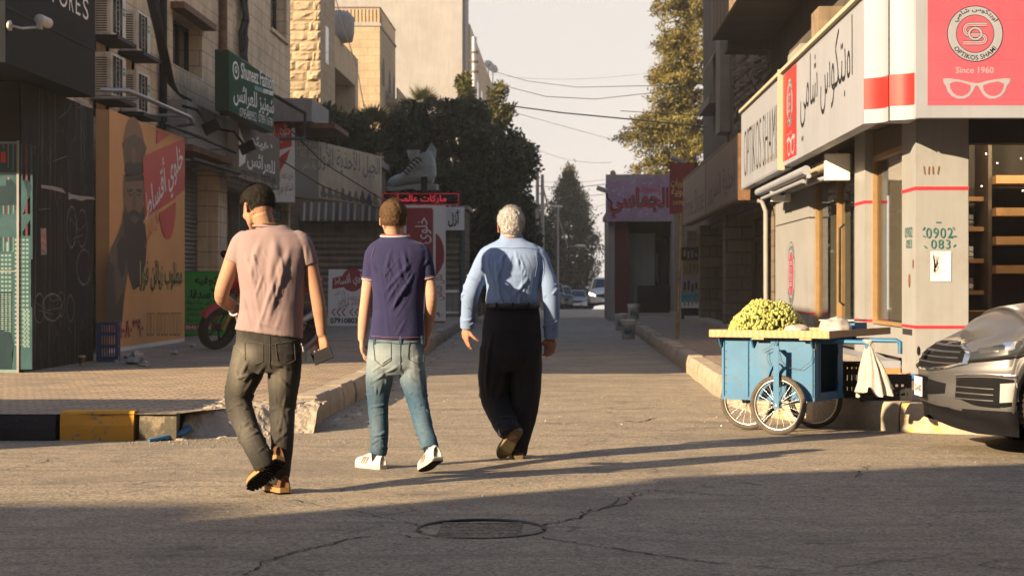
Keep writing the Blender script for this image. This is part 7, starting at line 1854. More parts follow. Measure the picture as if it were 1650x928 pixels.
def hand(m, w, d, palm, thumb, mat, curl=(22, 30, 25), sc=1.0, spread=4, tcurl=18):
    """palm, four jointed fingers and a thumb; d points to the fingertips, palm is the way the palm faces"""
    w = Vector(w); d = Vector(d).normalized(); pn = Vector(palm); pn = (pn - d * pn.dot(d)).normalized(); s_ = Vector(thumb); s_ = (s_ - d * s_.dot(d) - pn * s_.dot(pn)).normalized()
    Mx = Matrix((s_, d, pn)).transposed()
    for x, ln in ((.030, .082), (.010, .088), (-.010, .085), (-.028, .078)):
        m.tube([w + s_ * x * .55 * sc + d * .0, w + (s_ * x + d * ln * .55 - pn * .003) * sc, w + (s_ * x + d * ln) * sc], [.015 * sc, .0145 * sc, .0105 * sc], mat, 10)
    m.ball(w + (d * .045 + pn * .004) * sc, (.036 * sc, .046 * sc, .0135 * sc), mat, 16, 12, Mx.to_4x4())
    for k, (x, L, r, st) in enumerate(((.030, .074, .0086, .082), (.010, .083, .0090, .088), (-.010, .077, .0086, .085), (-.028, .061, .0077, .078))):
        p = w + (s_ * x + d * st) * sc; dirv = d; pts = [p - d * .012 * sc]; ax = d.cross(pn).normalized(); sp = R(spread * (1.5 - k))
        dirv = (Matrix.Rotation(sp, 3, pn) @ dirv) if (s_.cross(d)).dot(pn) < 0 else (Matrix.Rotation(-sp, 3, pn) @ dirv)
        for a, fr in zip(curl, (.46, .30, .24)):
            dirv = Matrix.Rotation(R(a + 5 * k), 3, ax) @ dirv; p = p + dirv * L * fr * sc; pts.append(p.copy())
        m.tube(pts, [r * sc, r * .98 * sc, r * .9 * sc, r * .62 * sc], mat, 10)
        m.ball(pts[-1], r * .62 * sc, mat, 8, 6)
    p = w + (s_ * .022 + d * .018 + pn * .006) * sc; dt = (s_ * .75 + d * .65 + pn * .25).normalized(); pts = [p]
    ax = dt.cross(pn - s_ * .5).normalized()
    for L in (.04, .032, .026): p = p + dt * L * sc; pts.append(p.copy()); dt = Matrix.Rotation(R(tcurl), 3, ax) @ dt
    m.tube(pts, [.0145 * sc, .0115 * sc, .010 * sc, .007 * sc], mat, 10); m.ball(pts[-1], .007 * sc, mat, 8, 6)

def head_frame(c, face, up=(0, 0, 1)):
    f = Vector(face).normalized(); u = Vector(up); u = (u - f * u.dot(f)).normalized(); r = f.cross(u)
    M = Matrix((r, f, u)).transposed().to_4x4(); M.translation = Vector(c); return M
ELL = [((0, -.008, .028), (.0765, .097, .090)), ((0, -.040, -.015), (.064, .062, .068)), ((0, .030, -.015), (.066, .062, .080)), ((0, -.035, -.07), (.056, .05, .07))]
def head_shape(m, H, mat, sc=1.0, ear=1.0):
    def T(p): return H @ (Vector(p) * sc)
    for c, r in ELL[:3]: m.ball(T(c), tuple(x * sc for x in r), mat, 28, 20, H.to_3x3().to_4x4())
    m.tube([T((0, .025, -.03)), T((0, .055, -.075)), T((0, .068, -.098))], [.060 * sc, .044 * sc, .026 * sc], mat, 20)
    for sg in (-1, 1):
        m.tube([T((sg * .05, -.01, -.035)), T((sg * .042, .03, -.075)), T((sg * .012, .066, -.098))], [.022 * sc, .020 * sc, .018 * sc], mat, 12)
        m.ball(T((sg * .042, .058, -.02)), (.022 * sc, .022 * sc, .022 * sc), mat, 12, 8)
        e = H @ Matrix.Translation((sg * .079 * sc, -.006 * sc, -.008 * sc)) @ Matrix.Rotation(R(sg * 24), 4, 'Z') @ Matrix.Rotation(R(-10), 4, 'X')
        pts = [e @ (Vector((0, .013 * math.cos(a) * (1.15 if math.sin(a) > 0 else .75) - .003, .030 * math.sin(a))) * sc * ear) for a in np.linspace(0, 2 * math.pi, 15)[:-1]]
        m.tube(pts, .0052 * sc, mat, 8, closed=True); m.ball(e @ Vector((-sg * .003, 0, 0)), (.004 * sc, .012 * sc * ear, .025 * sc * ear), mat, 10, 8, e.to_3x3().to_4x4())
    m.tube([T((0, .086, .012)), T((0, .100, -.012)), T((0, .110, -.030)), T((0, .096, -.038))], [.008 * sc, .0095 * sc, .0125 * sc, .008 * sc], mat, 10)
    m.tube([T((-.035, .078, .022)), T((0, .09, .02)), T((.035, .078, .022))], .010 * sc, mat, 8)
    for z, w in ((-.056, .022), (-.066, .019)): m.tube([T((-w, .079, z)), T((0, .090, z)), T((w, .079, z))], [.004 * sc, .0072 * sc, .004 * sc], mat, 8)
def radial(d):
    o = np.array((0, -.015, .01)); best = 0
    for c, r in ELL:
        oc = (o - np.array(c)) / r; dd = d / np.array(r); A = dd @ dd; B_ = oc @ dd; C_ = oc @ oc - 1; q = B_ * B_ - A * C_
        if q > 0: best = max(best, (-B_ + math.sqrt(q)) / A)
    return best
def hair_cap(name, H, mask, thick, mat, parent, sc=1.0, blades=2600, blen=.014, seed=1, rough=.007):
    """close-cut hair: a shell over the skull thinning out at the hairline, plus short blades for the nap"""
    o = Vector((0, -.015, .01)); rnd = random.Random(seed); nu, nv = 84, 56; vs = []; th = []
    for i in range(nv + 1):
        b = -math.pi / 2 + math.pi * i / nv
        for j in range(nu):
            a = 2 * math.pi * j / nu; d = Vector((math.cos(b) * math.cos(a), math.cos(b) * math.sin(a), math.sin(b))); r = radial(np.array(d)); p = o + d * r; k = max(0, min(1, mask(p))); k = k * k * (3 - 2 * k)
            tk = thick * (.32 + .68 * max(0, min(1, (p.z + .035) / .08))); t_ = -.004 + (tk + .004) * k + k * rough * mnoise.fractal(Vector((p.x * 95, p.y * 95, p.z * 45)), .8, 2.2, 4); vs.append((o + d * (r + t_))); th.append(k)
    fs = []
    for i in range(nv):
        for j in range(nu):
            f = (i * nu + j, i * nu + (j + 1) % nu, (i + 1) * nu + (j + 1) % nu, (i + 1) * nu + j)
            if max(th[q] for q in f) > .02: fs.append(f)
    m = MB(H @ Matrix.Scale(sc, 4)); m.add(vs, fs, mat, True); c = 0
    while c < blades:
        q = rnd.randrange(nu, len(vs) - nu)
        if th[q] < .05: continue
        p = vs[q] + Vector((rnd.gauss(0, .003), rnd.gauss(0, .003), rnd.gauss(0, .003))); d = (p - o).normalized(); g_ = Vector((rnd.gauss(0, .25), rnd.gauss(-.1, .25), -.75 + rnd.gauss(0, .2))); e = (g_ - d * g_.dot(d) * .8 + d * .38).normalized(); s_ = d.cross(e).normalized() * .0011
        L = blen * rnd.uniform(.6, 1.2) * (.4 + .6 * th[q]); p = p - d * .003
        m.add([p - s_, p + s_, p + e * L], [(0, 1, 2)], mat); c += 1
    return m.build(name, parent)

FOLD = 1.3
def folds(v, n, F_, base=None):
    """raise soft creases along segments: (p0, p1, width, height)"""
    d = np.zeros(len(v))
    for p0, p1, w, h in F_:
        a = np.array(p0); b = np.array(p1); ab = b - a; t = np.clip(((v - a) @ ab) / (ab @ ab + 1e-9), 0, 1); q = v - (a + t[:, None] * ab); r2 = (q * q).sum(1) / (w * w)
        fade = np.sin(np.pi * np.clip(t * .92 + .04, 0, 1)) ** .5; d += FOLD * h * fade * (1 - .9 * r2) * np.exp(-r2)
    return v + n * d[:, None]
def drape(A, x0, x1, y0, y1, k, seed, D, lean=.3, w=(.006, .012), h=(.002, .0045)):
    rnd = random.Random(seed); out = []
    for i in range(k):
        x = rnd.uniform(x0, x1); y = rnd.uniform(y0, y1 - 25); L = rnd.uniform(25, min(90, y1 - y)); s_ = rnd.gauss(0, lean) - (x - (x0 + x1) / 2) / (x1 - x0) * .5
        m_ = (x + L * s_ * .5 + rnd.uniform(-3, 3), y + L * .5); e = (x + L * s_, y + L); a_, b_ = rnd.uniform(*w), rnd.uniform(*h)
        out += [(A(x, y, D), A(*m_, D), a_, b_), (A(*m_, D), A(*e, D), a_, b_)]
    return out
def noisy(v, n, amp, scale, seed=0, sq=(1, 1, 1)):
    s_ = np.array(sq) * scale
    d = np.array([mnoise.noise(Vector(p * s_ + seed)) + .5 * mnoise.noise(Vector(p * s_ * 2.3 + seed)) for p in v]); return v + n * (amp * d)[:, None]
def px_of(v): return VX + v[:, 0] * F / v[:, 1], VY - (v[:, 2] - CH) * F / v[:, 1]
def on_surface(v, px, py, off=.003, tol=3.0):
    a, b = px_of(v); k = (a - px) ** 2 + (b - py) ** 2 < tol * tol
    if not k.any(): k = np.argsort((a - px) ** 2 + (b - py) ** 2)[:6]; q = v[k]
    else: q = v[k]
    y = np.percentile(q[:, 1], 8); return at(px, py, y - off)
def seam(v, P, r, mat, parent, name='stitching', off=.002, dense=6):
    m = MB()
    for line in P:
        pts = []
        for a, b in zip(line[:-1], line[1:]): pts += [(lerp(a[0], b[0], k / dense), lerp(a[1], b[1], k / dense)) for k in range(dense)]
        pts.append(line[-1]); m.tube([on_surface(v, x, y, off) for x, y in pts], r, mat, 5, False)
    return m.build(name, parent)
def cross_folds(c, axis, rad, k, w, h, seed, span=.12, up=0.0):
    """short bunched creases round a limb at a joint"""
    rnd = random.Random(seed); axis = Vector(axis).normalized(); u = axis.orthogonal().normalized(); q = axis.cross(u); out = []
    for i in range(k):
        a0 = rnd.uniform(0, 6.28); ln = rnd.uniform(.7, 1.9); o = Vector(c) + axis * rnd.uniform(-span, span); sl = rnd.uniform(-.05, .05); prev = None
        for j in range(4):
            a = a0 + ln * j / 3; p = o + (u * math.cos(a) + q * math.sin(a)) * rad + axis * sl * (j / 3)
            if prev is not None: out.append((tuple(prev), tuple(p), w * rnd.uniform(.7, 1.3), h * rnd.uniform(.5, 1.2)))
            prev = p
    return out
def shoe(parent, heel, toe, up, mat_u, mat_s, mat_t=None, W_=.088, high=.075, tread=0, collar=None, stripes=None, sole_h=.026):
    heel, toe = Vector(heel), Vector(toe); L = (toe - heel).length; f = (toe - heel).normalized(); u = Vector(up); u = (u - f * u.dot(f)).normalized(); r = f.cross(u)
    M = Matrix((r, f, u)).transposed().to_4x4(); M.translation = heel
    out = [(.0, .55), (.02, .72), (.08, .82), (.22, .80), (.40, .78), (.55, .90), (.70, 1.0), (.82, .95), (.92, .74), (.98, .42), (1.0, .12)]
    hgt = [(.0, .80), (.04, .98), (.12, 1.0), (.28, 1.0), (.42, .92), (.58, .74), (.74, .60), (.86, .55), (.94, .46), (.99, .28), (1.0, .12)]
    m = MB(M); vs = []; N_ = 17; K = 26
    for k in range(K + 1):
        s_ = k / K; w = np.interp(s_, *zip(*out)) * W_ / 2; h = np.interp(s_, *zip(*hgt)) * high
        for j in range(N_):
            a = math.pi * j / (N_ - 1); e = .75 if s_ < .5 else .9; x = w * math.copysign(abs(math.cos(a)) ** e, math.cos(a)) * (1 - .18 * math.sin(a) * (s_ < .45)); vs.append((x, s_ * L, sole_h - .004 + h * math.sin(a) ** .85))
    m.add(vs, [(k * N_ + j, k * N_ + j + 1, (k + 1) * N_ + j + 1, (k + 1) * N_ + j) for k in range(K) for j in range(N_ - 1)] + [tuple(range(N_)), tuple(range(K * N_, K * N_ + N_))], mat_u, True)
    sh = m.build('shoe', parent)
    o2 = [(np.interp(s_, *zip(*out)) * W_ / 2 * 1.05, s_ * L * 1.01 - .004) for s_ in np.linspace(0, 1, 22)]; P = [(x, y) for x, y in o2] + [(-x, y) for x, y in reversed(o2)]
    m = MB(M); m.prism(P, .004 if tread else 0, sole_h, mat_s); s2 = m.build('sole', sh, bevel=.003)
    if tread:
        m = MB(M)
        for k in range(tread):
            s_ = (k + .5) / tread; w = np.interp(s_, *zip(*out)) * W_ / 2 * 1.0; m.box(-w, w, s_ * L - L / tread * .28, s_ * L + L / tread * .28, -.006, .0035, mat_t)
        m.build('tread', s2)
    elif mat_t is not None:
        m = MB(M); m.flat([(x * .9, y * .96 + .006) for x, y in P], -.0025, mat_t); m.build('tread', s2)
    if stripes is not None:
        m = MB(M)
        for sg in (-1, 1):
            for k in range(3):
                y = L * (.46 + k * .07); w = np.interp(y / L, *zip(*out)) * W_ / 2
                m.add([(sg * (w * 1.01 + .002), y, sole_h + .004), (sg * (w * 1.01 + .002), y + .011, sole_h + .004), (sg * (w * .80 + .003), y - .012, sole_h + high * .58), (sg * (w * .80 + .003), y - .023, sole_h + high * .58)], [(0, 1, 2, 3)], stripes)
        for k in range(5):
            s_ = .42 + k * .07; h = np.interp(s_, *zip(*hgt)) * high + sole_h; m.tube([(-.018, s_ * L, h - .006), (0, s_ * L, h + .001), (.018, s_ * L, h - .006)], .0035, mat_u, 6)
        m.build('stripe', sh)
    return M

M_EYE = pm('eye_white', (.55, .52, .5), .2, .03); M_IRIS = pm('iris_brown', (.03, .015, .008), .2, .1)
def eyes(t, H, sc=1.0):
    for sg in (-1, 1):
        m = MB(H @ Matrix.Scale(sc, 4)); m.ball((sg * .031, .074, .003), .0125, M_EYE, 12, 8); m.ball((sg * .031, .0835, .003), (.0055, .0035, .0055), M_IRIS, 10, 6); m.build('eye', t)

# ================================================= man in the pink T-shirt
Y1 = 10.9
def A(px, py, dy=0.0): return at(px, py, Y1 + dy)
M_SK1 = mat_skin('skin_tan', (.35, .205, .135)); M_PINK = mat_cloth('pink_cotton', (.255, .19, .193), (.23, .17, .175))
M_JGR = mat_cloth('charcoal_denim', (.026, .025, .023), (.016, .016, .0155), 300, .35, .85, (.135, .125, .108))
M_SUEDE = mat_cloth('brown_suede', (.115, .055, .026), (.075, .036, .018), 200, .3); M_SOLEY = pm('sole_honey', (.27, .16, .06), .6, .15, 12); M_HR1 = mat_hair('hair_black', (.008, .0065, .0055), (.022, .017, .012))
t = thing('person', 'man in a pale pink T-shirt and grey jeans walking with a phone in his hand', 'person', (A(440, 797).x, Y1, 0), 'men walking up the street')
H = head_frame(A(415, 336, .03), (-.60, .70, -.46), (0, .12, 1)); H_SC = 1.0
SH = (A(388, 392), A(486, 392)); EL_ = (A(357, 474, -.02), A(510, 474, .0)); WR = (A(383, 500, .17), A(519, 541, .03))
m = MB(); head_shape(m, H, M_SK1, 1.02)
limb(m, [H @ Vector((0, -.03, -.05)), A(430, 372, .0), A(432, 392, .02)], [.058, .056, .075], M_SK1)
ring_stack(m, [(402, 462, 382, .07, 0), (392, 482, 400, .09, 0), (398, 476, 440, .09, 0), (400, 472, 500, .09, 0), (396, 474, 560, .09, 0)], Y1, M_SK1)
limb(m, [A(400, 392), SH[0], A(372, 430, -.01), EL_[0], A(366, 488, .08), WR[0]], [.055, .056, .049, .041, .040, .029], M_SK1)
limb(m, [A(474, 392), SH[1], A(499, 430), EL_[1], A(515, 500, .01), WR[1]], [.055, .056, .048, .041, .041, .027], M_SK1)
hand(m, WR[0], (.55, .75, -.1), (.1, -.2, -1), (.3, 1, .5), M_SK1, (35, 45, 30))
hand(m, WR[1], (.05, .1, -1), (-.55, -.75, .05), (-.65, .6, 0), M_SK1, (48, 62, 45), spread=3, tcurl=26)
limb(m, [A(408, 560), A(382, 645, .1), A(420, 735, -.06), A(424, 752, -.05)], [.06, .05, .038, .036], M_SK1); limb(m, [A(455, 560), A(456, 650, .06), A(452, 760, .04), A(448, 780, .06)], [.06, .05, .038, .036], M_SK1)
v, q, n = remesh(m, .0055, smooth_it=2); np_object('body', v, q, M_SK1, t, True); eyes(t, H)
def mask1(p): x, y, z = p; return min((z + .056 - max(0, y + .01) * 1.15) * 20, (.078 - y + (z - .06) * .35) * 26) - (1.1 if abs(x) > .055 and -.028 < y < .03 and z < .022 else 0)
hair_cap('hair', H, mask1, .019, M_HR1, t, 1.02, 5200, .017, 3, .004)
m = MB(H); 
for sg in (-1, 1): m.tube([(sg * .014, .0895, .021), (sg * .034, .087, .026), (sg * .05, .075, .02)], [.0035, .004, .002], M_HR1, 6)
m.build('eyebrow', t)
m = MB()
ring_stack(m, [(408, 462, 366, .066, .0, -.012), (398, 472, 371, .082, 0), (384, 488, 378, .097, 0), (377, 496, 388, .108, 0), (376, 497, 400, .118, -.005), (378, 496, 418, .124, -.01), (383, 494, 442, .126, -.01), (387, 491, 470, .122, -.005), (386, 489, 500, .118, 0), (382, 488, 524, .120, 0, .016), (379, 488, 538, .122, 0, .026)], Y1, M_PINK)
limb(m, [A(400, 388), A(389, 396), A(378, 425, -.01)], [.066, .066, .061], M_PINK); limb(m, [A(474, 388), A(486, 394), A(498, 428)], [.064, .064, .054], M_PINK)
v, q, n = remesh(m, .0065, smooth_it=3)
D = -.125
FO = [(A(420, 372, D), A(400, 470, D), .022, .006), (A(440, 375, D), A(452, 440, D), .03, .008), (A(470, 392, D), A(430, 520, D), .024, .009), (A(455, 420, D), A(415, 530, D), .018, .008), (A(395, 440, D), A(392, 530, D), .02, .009), (A(403, 425, D), A(420, 535, D), .016, .006), (A(484, 410, D), A(468, 500, D), .02, .008), (A(478, 440, D), A(445, 530, D), .016, .006),
      (A(390, 400, D), A(402, 440, D), .02, .010), (A(490, 405, D), A(482, 440, D), .02, .009), (A(440, 400, D), A(434, 500, D), .028, .010), (A(400, 515, D), A(470, 535, D), .014, .004), (A(388, 470, -.06), A(400, 530, D), .018, .008), (A(470, 470, D), A(486, 530, -.08), .016, .007), (A(425, 440, D), A(410, 480, D), .012, .005), (A(380, 400, -.05), A(386, 424, -.06), .014, .006), (A(492, 398, -.05), A(494, 425, -.05), .014, .006)]
v = folds(v, n, FO + drape(A, 386, 488, 372, 535, 34, 41, D)); v = noisy(v, n, .0035, 9, 2.0, (1, 1, .45)); V1 = v
np_object('t_shirt', v, q, M_PINK, t, True)
m = MB(); P = [(A(435 + 27 * math.cos(a), 366 + 1.5 * math.cos(a), 0) + Vector((0, .067 * math.sin(a), .002))) for a in np.linspace(0, 2 * math.pi, 29)[:-1]]; m.tube(P, .007, M_PINK, 8, closed=True); m.build('collar', t)
m = MB(); P = [(A(433 + 21 * math.cos(a), 360.5 + 1.2 * math.cos(a), 0) + Vector((0, .063 * math.sin(a), 0))) for a in np.linspace(0, 2 * math.pi, 35)[:-1]]; m.tube(P, .0042, M_WOODB, 6, closed=True); m.build('necklace', t)
m = MB()
ring_stack(m, [(381, 487, 526, .108, 0), (380, 486, 545, .112, 0), (379, 487, 565, .116, -.004), (381, 486, 585, .11, 0), (388, 480, 600, .085, .01)], Y1, M_JGR)
limb(m, [A(406, 565), A(396, 600, .04), A(384, 642, .09), A(398, 690, .01), A(420, 735, -.09), A(428, 752, -.10)], [.108, .098, .080, .068, .066, .062], M_JGR)
limb(m, [A(458, 565), A(458, 605, .02), A(455, 655, .05), A(455, 705, .03), A(452, 750, .03), A(447, 776, .05)], [.105, .094, .075, .066, .058, .062], M_JGR)
v, q, n = remesh(m, .0065, smooth_it=3)
FO = cross_folds(A(384, 645, .09), (.1, 0, 1), .082, 10, .010, .007, 1, .07) + cross_folds(A(408, 712, -.03), (-.4, .4, 1), .068, 9, .010, .006, 2, .09) + cross_folds(A(455, 655, .05), (0, 0, 1), .076, 8, .010, .005, 3, .08) + cross_folds(A(451, 750, .03), (0, 0, 1), .06, 12, .009, .008, 4, .07) + cross_folds(A(422, 738, -.09), (-.4, .3, 1), .066, 5, .008, .006, 5, .04)
FO += [(A(400, 580, -.1), A(380, 625, 0), .012, .006), (A(425, 590, -.1), A(395, 630, 0), .014, .007), (A(420, 600, -.08), A(380, 610, -.05), .012, .006), (A(440, 585, -.1), A(478, 600, -.08), .012, .006), (A(440, 600, -.1), A(470, 630, -.05), .012, .006), (A(372, 640, 0), A(405, 632, -.02), .009, .008), (A(370, 655, 0), A(408, 645, 0), .009, .007), (A(380, 665, 0), A(415, 650, 0), .008, .006)]
v = folds(v, n, FO + drape(A, 372, 420, 590, 730, 26, 44, -.05, .8) + drape(A, 440, 470, 600, 770, 22, 45, -.03, .8)); v = noisy(v, n, .003, 12, 4.0); a, b = px_of(v)
tint = np.exp(-((a - 384) / 14) ** 2 - ((b - 600) / 45) ** 2) * .85 + np.exp(-((a - 400) / 16) ** 2 - ((b - 570) / 14) ** 2) * .8 + np.exp(-((a - 450) / 18) ** 2 - ((b - 608) / 26) ** 2) * .7 + np.exp(-((a - 395) / 18) ** 2 - ((b - 690) / 30) ** 2) * .5 + np.exp(-((a - 455) / 16) ** 2 - ((b - 680) / 30) ** 2) * .35 + .1
np_object('jeans', v, q, M_JGR, t, True, tint)
M_STCH = pm('stitch_tan', (.075, .062, .045), .8, .2)
seam(v, [[(394, 551), (424, 553), (424, 582), (410, 588), (395, 581), (394, 551)], [(444, 553), (474, 551), (476, 580), (462, 587), (447, 582), (444, 553)], [(434, 540), (435, 575), (433, 592)], [(384, 546), (434, 556), (484, 546)]], .0016, M_STCH, t)
shoe(t, A(452, 742, -.12), A(402, 789, .03), (-.45, .85, .5), M_SUEDE, M_SOLEY, M_TRIM, .1, .085, 15, sole_h=.032)
shoe(t, (A(459, 796).x, 10.89, 0.008), (A(424, 786).x, 11.10, .008), (0, 0, 1), M_SUEDE, M_SOLEY, M_TRIM, .1, .085, 15, sole_h=.032)
t2 = thing('mobile_phone', 'black mobile phone held in the right hand of the man in pink', 'phone', A(519, 573))
MP = frame(A(519.5, 573, -.028), (.93, -.28, .40), (-.38, .1, .93)); m = MB(MP); m.box(-.062, .062, -.036, .036, -.005, .005, M_BLACK); m.build('case', t2, bevel=.004); m = MB(MP); m.rect(-.052, .052, -.032, .032, .0055, M_INK); m.build('screen', t2)
m = MB(); W0 = A(379, 499, .12); d = (Vector(WR[0]) - A(366, 488, .08)).normalized(); Mx = rot_from(d); P = [W0 + Mx.to_3x3() @ Vector((.036 * math.cos(a), .036 * math.sin(a), 0)) for a in np.linspace(0, 6.283, 17)[:-1]]; m.tube(P, .008, M_STEEL, 8, closed=True); m.ball(W0 + Vector((-.02, -.03, 0)), (.018, .012, .018), M_STEEL, 10, 8); m.build('wrist_watch', t)
m = MB(); k0 = on_surface(v, 485, 552, .004); m.tube([k0, k0 + Vector((.012, -.01, -.03)), k0 + Vector((.016, -.01, -.06))], .004, M_STEEL, 6); m.box(k0.x + .005, k0.x + .03, k0.y - .02, k0.y, k0.z - .1, k0.z - .05, M_BLACK); m.build('key_fob', t)

# ================================================= boy in the navy polo
Y2 = 12.4
def A(px, py, dy=0.0): return at(px, py, Y2 + dy)
M_SK2 = mat_skin('skin_fair', (.42, .26, .19)); M_NAVY = mat_cloth('navy_pique', (.027, .027, .078), (.021, .021, .062), 340, .4); M_TRIMW = mat_cloth('rib_white', (.4, .4, .44)); M_TRIMP = mat_cloth('rib_rose', (.26, .10, .12))
M_JBL = mat_cloth('blue_denim', (.035, .08, .125), (.026, .06, .10), 300, .35, .85, (.27, .31, .32)); M_SNK = pm('sneaker_white', (.40, .39, .385), .6, .06, 8, .2, 60); M_SNS = pm('sneaker_sole', (.48, .42, .33), .6, .1, 8); M_STRIP = pm('sneaker_stripe', (.2, .12, .07), .6, .1); M_HR2 = mat_hair('hair_brown', (.035, .02, .01), (.12, .07, .035))
t = thing('person', 'young man with cropped brown hair in a navy T-shirt and faded blue jeans', 'person', (A(645, 755).x, Y2, 0), 'men walking up the street')
H = head_frame(A(634, 354, .03), (.02, 1, -.10), (0, .08, 1))
SH = (A(601, 412), A(681, 412)); EL_ = (A(590, 485, .0), A(695, 482, -.02)); WR = (A(583, 549, .03), A(688, 540, .14))
m = MB(); head_shape(m, H, M_SK2, 1.0, 1.12)
limb(m, [H @ Vector((0, -.03, -.05)), A(636, 385, .02), A(637, 402, .02)], [.054, .052, .07], M_SK2)
ring_stack(m, [(612, 664, 398, .06, 0), (606, 678, 420, .08, 0), (610, 672, 460, .08, 0), (612, 670, 520, .08, 0), (606, 674, 575, .085, 0)], Y2, M_SK2)
limb(m, [A(610, 408), SH[0], A(595, 450), EL_[0], A(586, 518, .02), WR[0]], [.05, .05, .044, .038, .037, .025], M_SK2)
limb(m, [A(672, 408), SH[1], A(690, 448), EL_[1], A(692, 512, .06), WR[1]], [.05, .05, .044, .038, .037, .025], M_SK2)
hand(m, WR[0], (.05, .12, -1), (.9, .1, .1), (-.1, 1, 0), M_SK2, (14, 20, 16), .98)
hand(m, WR[1], (-.12, .25, -1), (-.9, .1, 0), (0, 1, 0), M_SK2, (24, 30, 25), .98)
limb(m, [A(617, 575), A(607, 645, .04), A(609, 722, .02), A(609, 738, .02)], [.055, .046, .035, .034], M_SK2); limb(m, [A(660, 575), A(672, 645, .0), A(692, 715, -.28), A(694, 732, -.3)], [.055, .046, .035, .034], M_SK2)
v, q, n = remesh(m, .0055, smooth_it=2); np_object('body', v, q, M_SK2, t, True); eyes(t, H)
def mask2(p): x, y, z = p; return min((z + .060 - max(0, y + .015) * 1.25) * 24, (.078 - y + (z - .06) * .35) * 26) - (1.1 if abs(x) > .055 and -.028 < y < .03 and z < .022 else 0)
hair_cap('hair', H, mask2, .013, M_HR2, t, 1.03, 5200, .011, 5, .005)
m = MB()
ring_stack(m, [(613, 660, 382, .062, 0), (606, 667, 387, .076, 0), (596, 684, 394, .092, 0), (592, 691, 404, .102, -.004), (592, 691, 418, .110, -.008), (596, 688, 440, .113, -.01), (600, 683, 470, .110, -.006), (600, 682, 500, .106, 0), (597, 683, 530, .108, 0), (594, 683, 547, .110, 0)], Y2, M_NAVY)
limb(m, [A(612, 404), A(602, 412), A(596, 452)], [.06, .06, .054], M_NAVY); limb(m, [A(670, 404), A(681, 412), A(689, 450)], [.06, .06, .054], M_NAVY)
v, q, n = remesh(m, .006, smooth_it=3); D = -.115
FO = [(A(668, 440, D), A(630, 500, D), .016, .010), (A(672, 460, D), A(638, 510, D), .012, .009), (A(660, 425, D), A(620, 470, D), .018, .007), (A(610, 430, D), A(625, 540, D), .018, .008), (A(604, 450, D), A(612, 540, D), .014, .008), (A(650, 400, D), A(655, 440, D), .02, .005), (A(630, 395, D), A(622, 440, D), .02, .005), (A(680, 470, D), A(640, 540, D), .014, .008), (A(676, 500, D), A(650, 545, D), .012, .006),
      (A(605, 505, D), A(640, 530, D), .012, .005), (A(640, 480, D), A(634, 500, D), .01, .007), (A(598, 420, -.05), A(608, 440, D), .014, .008), (A(688, 420, -.05), A(678, 445, D), .014, .008), (A(645, 450, D), A(615, 500, D), .014, .006), (A(600, 530, D), A(680, 536, D), .01, .004), (A(622, 500, D), A(600, 545, D), .012, .005), (A(596, 430, -.04), A(600, 450, -.05), .012, .005), (A(640, 420, D), A(648, 470, D), .022, .005)]
v = folds(v, n, FO + drape(A, 600, 682, 392, 543, 30, 42, D)); v = noisy(v, n, .003, 10, 7.0, (1, 1, .5)); np_object('t_shirt', v, q, M_NAVY, t, True)
def ringtube(c, d, r, th, mat, name, parent, ry=None):
    m = MB(); Mx = rot_from(d).to_3x3(); m.tube([Vector(c) + Mx @ Vector((r * math.cos(a), (ry or r) * math.sin(a), 0)) for a in np.linspace(0, 6.283, 33)[:-1]], th, mat, 8, closed=True); return m.build(name, parent)
for c0, c1 in ((A(602, 412), A(596, 452)), (A(681, 412), A(689, 450))):
    d = (c1 - c0).normalized(); ringtube(c1 - d * .004, d, .0545, .0035, M_TRIMW, 'sleeve_trim', t); ringtube(c1 - d * .014, d, .055, .0022, M_TRIMP, 'sleeve_trim', t)
ringtube(A(636.5, 380.5), (0, -.1, 1), .093, .0055, M_TRIMW, 'collar', t, .062); ringtube(A(636.5, 378.0), (0, -.1, 1), .088, .004, M_TRIMP, 'collar', t, .059)
seam(v, [[(598, 541), (620, 543), (645, 544), (680, 543)], [(603, 399), (598, 415)]], .0016, M_TRIMP, t, 'hem_stitching')
m = MB()
ring_stack(m, [(595, 682, 540, .1, 0), (593, 683, 555, .105, 0), (592, 684, 572, .108, -.004), (594, 682, 592, .1, 0), (604, 674, 604, .075, .01)], Y2, M_JBL)
limb(m, [A(615, 575), A(611, 612, .02), A(609, 650, .04), A(611, 690, .03), A(611, 718, .01), A(609, 731, .01)], [.096, .088, .068, .060, .055, .058], M_JBL)
limb(m, [A(661, 575), A(666, 612, .0), A(674, 650, -.05), A(683, 690, -.17), A(691, 712, -.27), A(693, 722, -.29)], [.094, .086, .067, .059, .055, .058], M_JBL)
v, q, n = remesh(m, .006, smooth_it=3)
FO = cross_folds(A(609, 655, .04), (0, 0, 1), .07, 11, .009, .006, 11, .09) + cross_folds(A(610, 705, .02), (0, 0, 1), .06, 14, .009, .008, 12, .11) + cross_folds(A(674, 655, -.06), (-.15, .3, 1), .07, 10, .009, .005, 13, .09) + cross_folds(A(687, 703, -.22), (-.15, .4, 1), .06, 14, .009, .008, 14, .10)
FO += [(A(640, 590, -.1), A(600, 615, -.06), .012, .006), (A(645, 585, -.1), A(684, 600, -.05), .012, .006), (A(640, 600, -.1), A(608, 640, -.05), .012, .006), (A(650, 600, -.1), A(684, 625, -.05), .012, .006), (A(632, 575, -.1), A(600, 598, -.07), .01, .005)]
v = folds(v, n, FO + drape(A, 598, 622, 600, 722, 24, 46, -.05, .8) + drape(A, 660, 695, 600, 710, 24, 47, -.13, .8)); v = noisy(v, n, .0028, 12, 9.0); a, b = px_of(v)
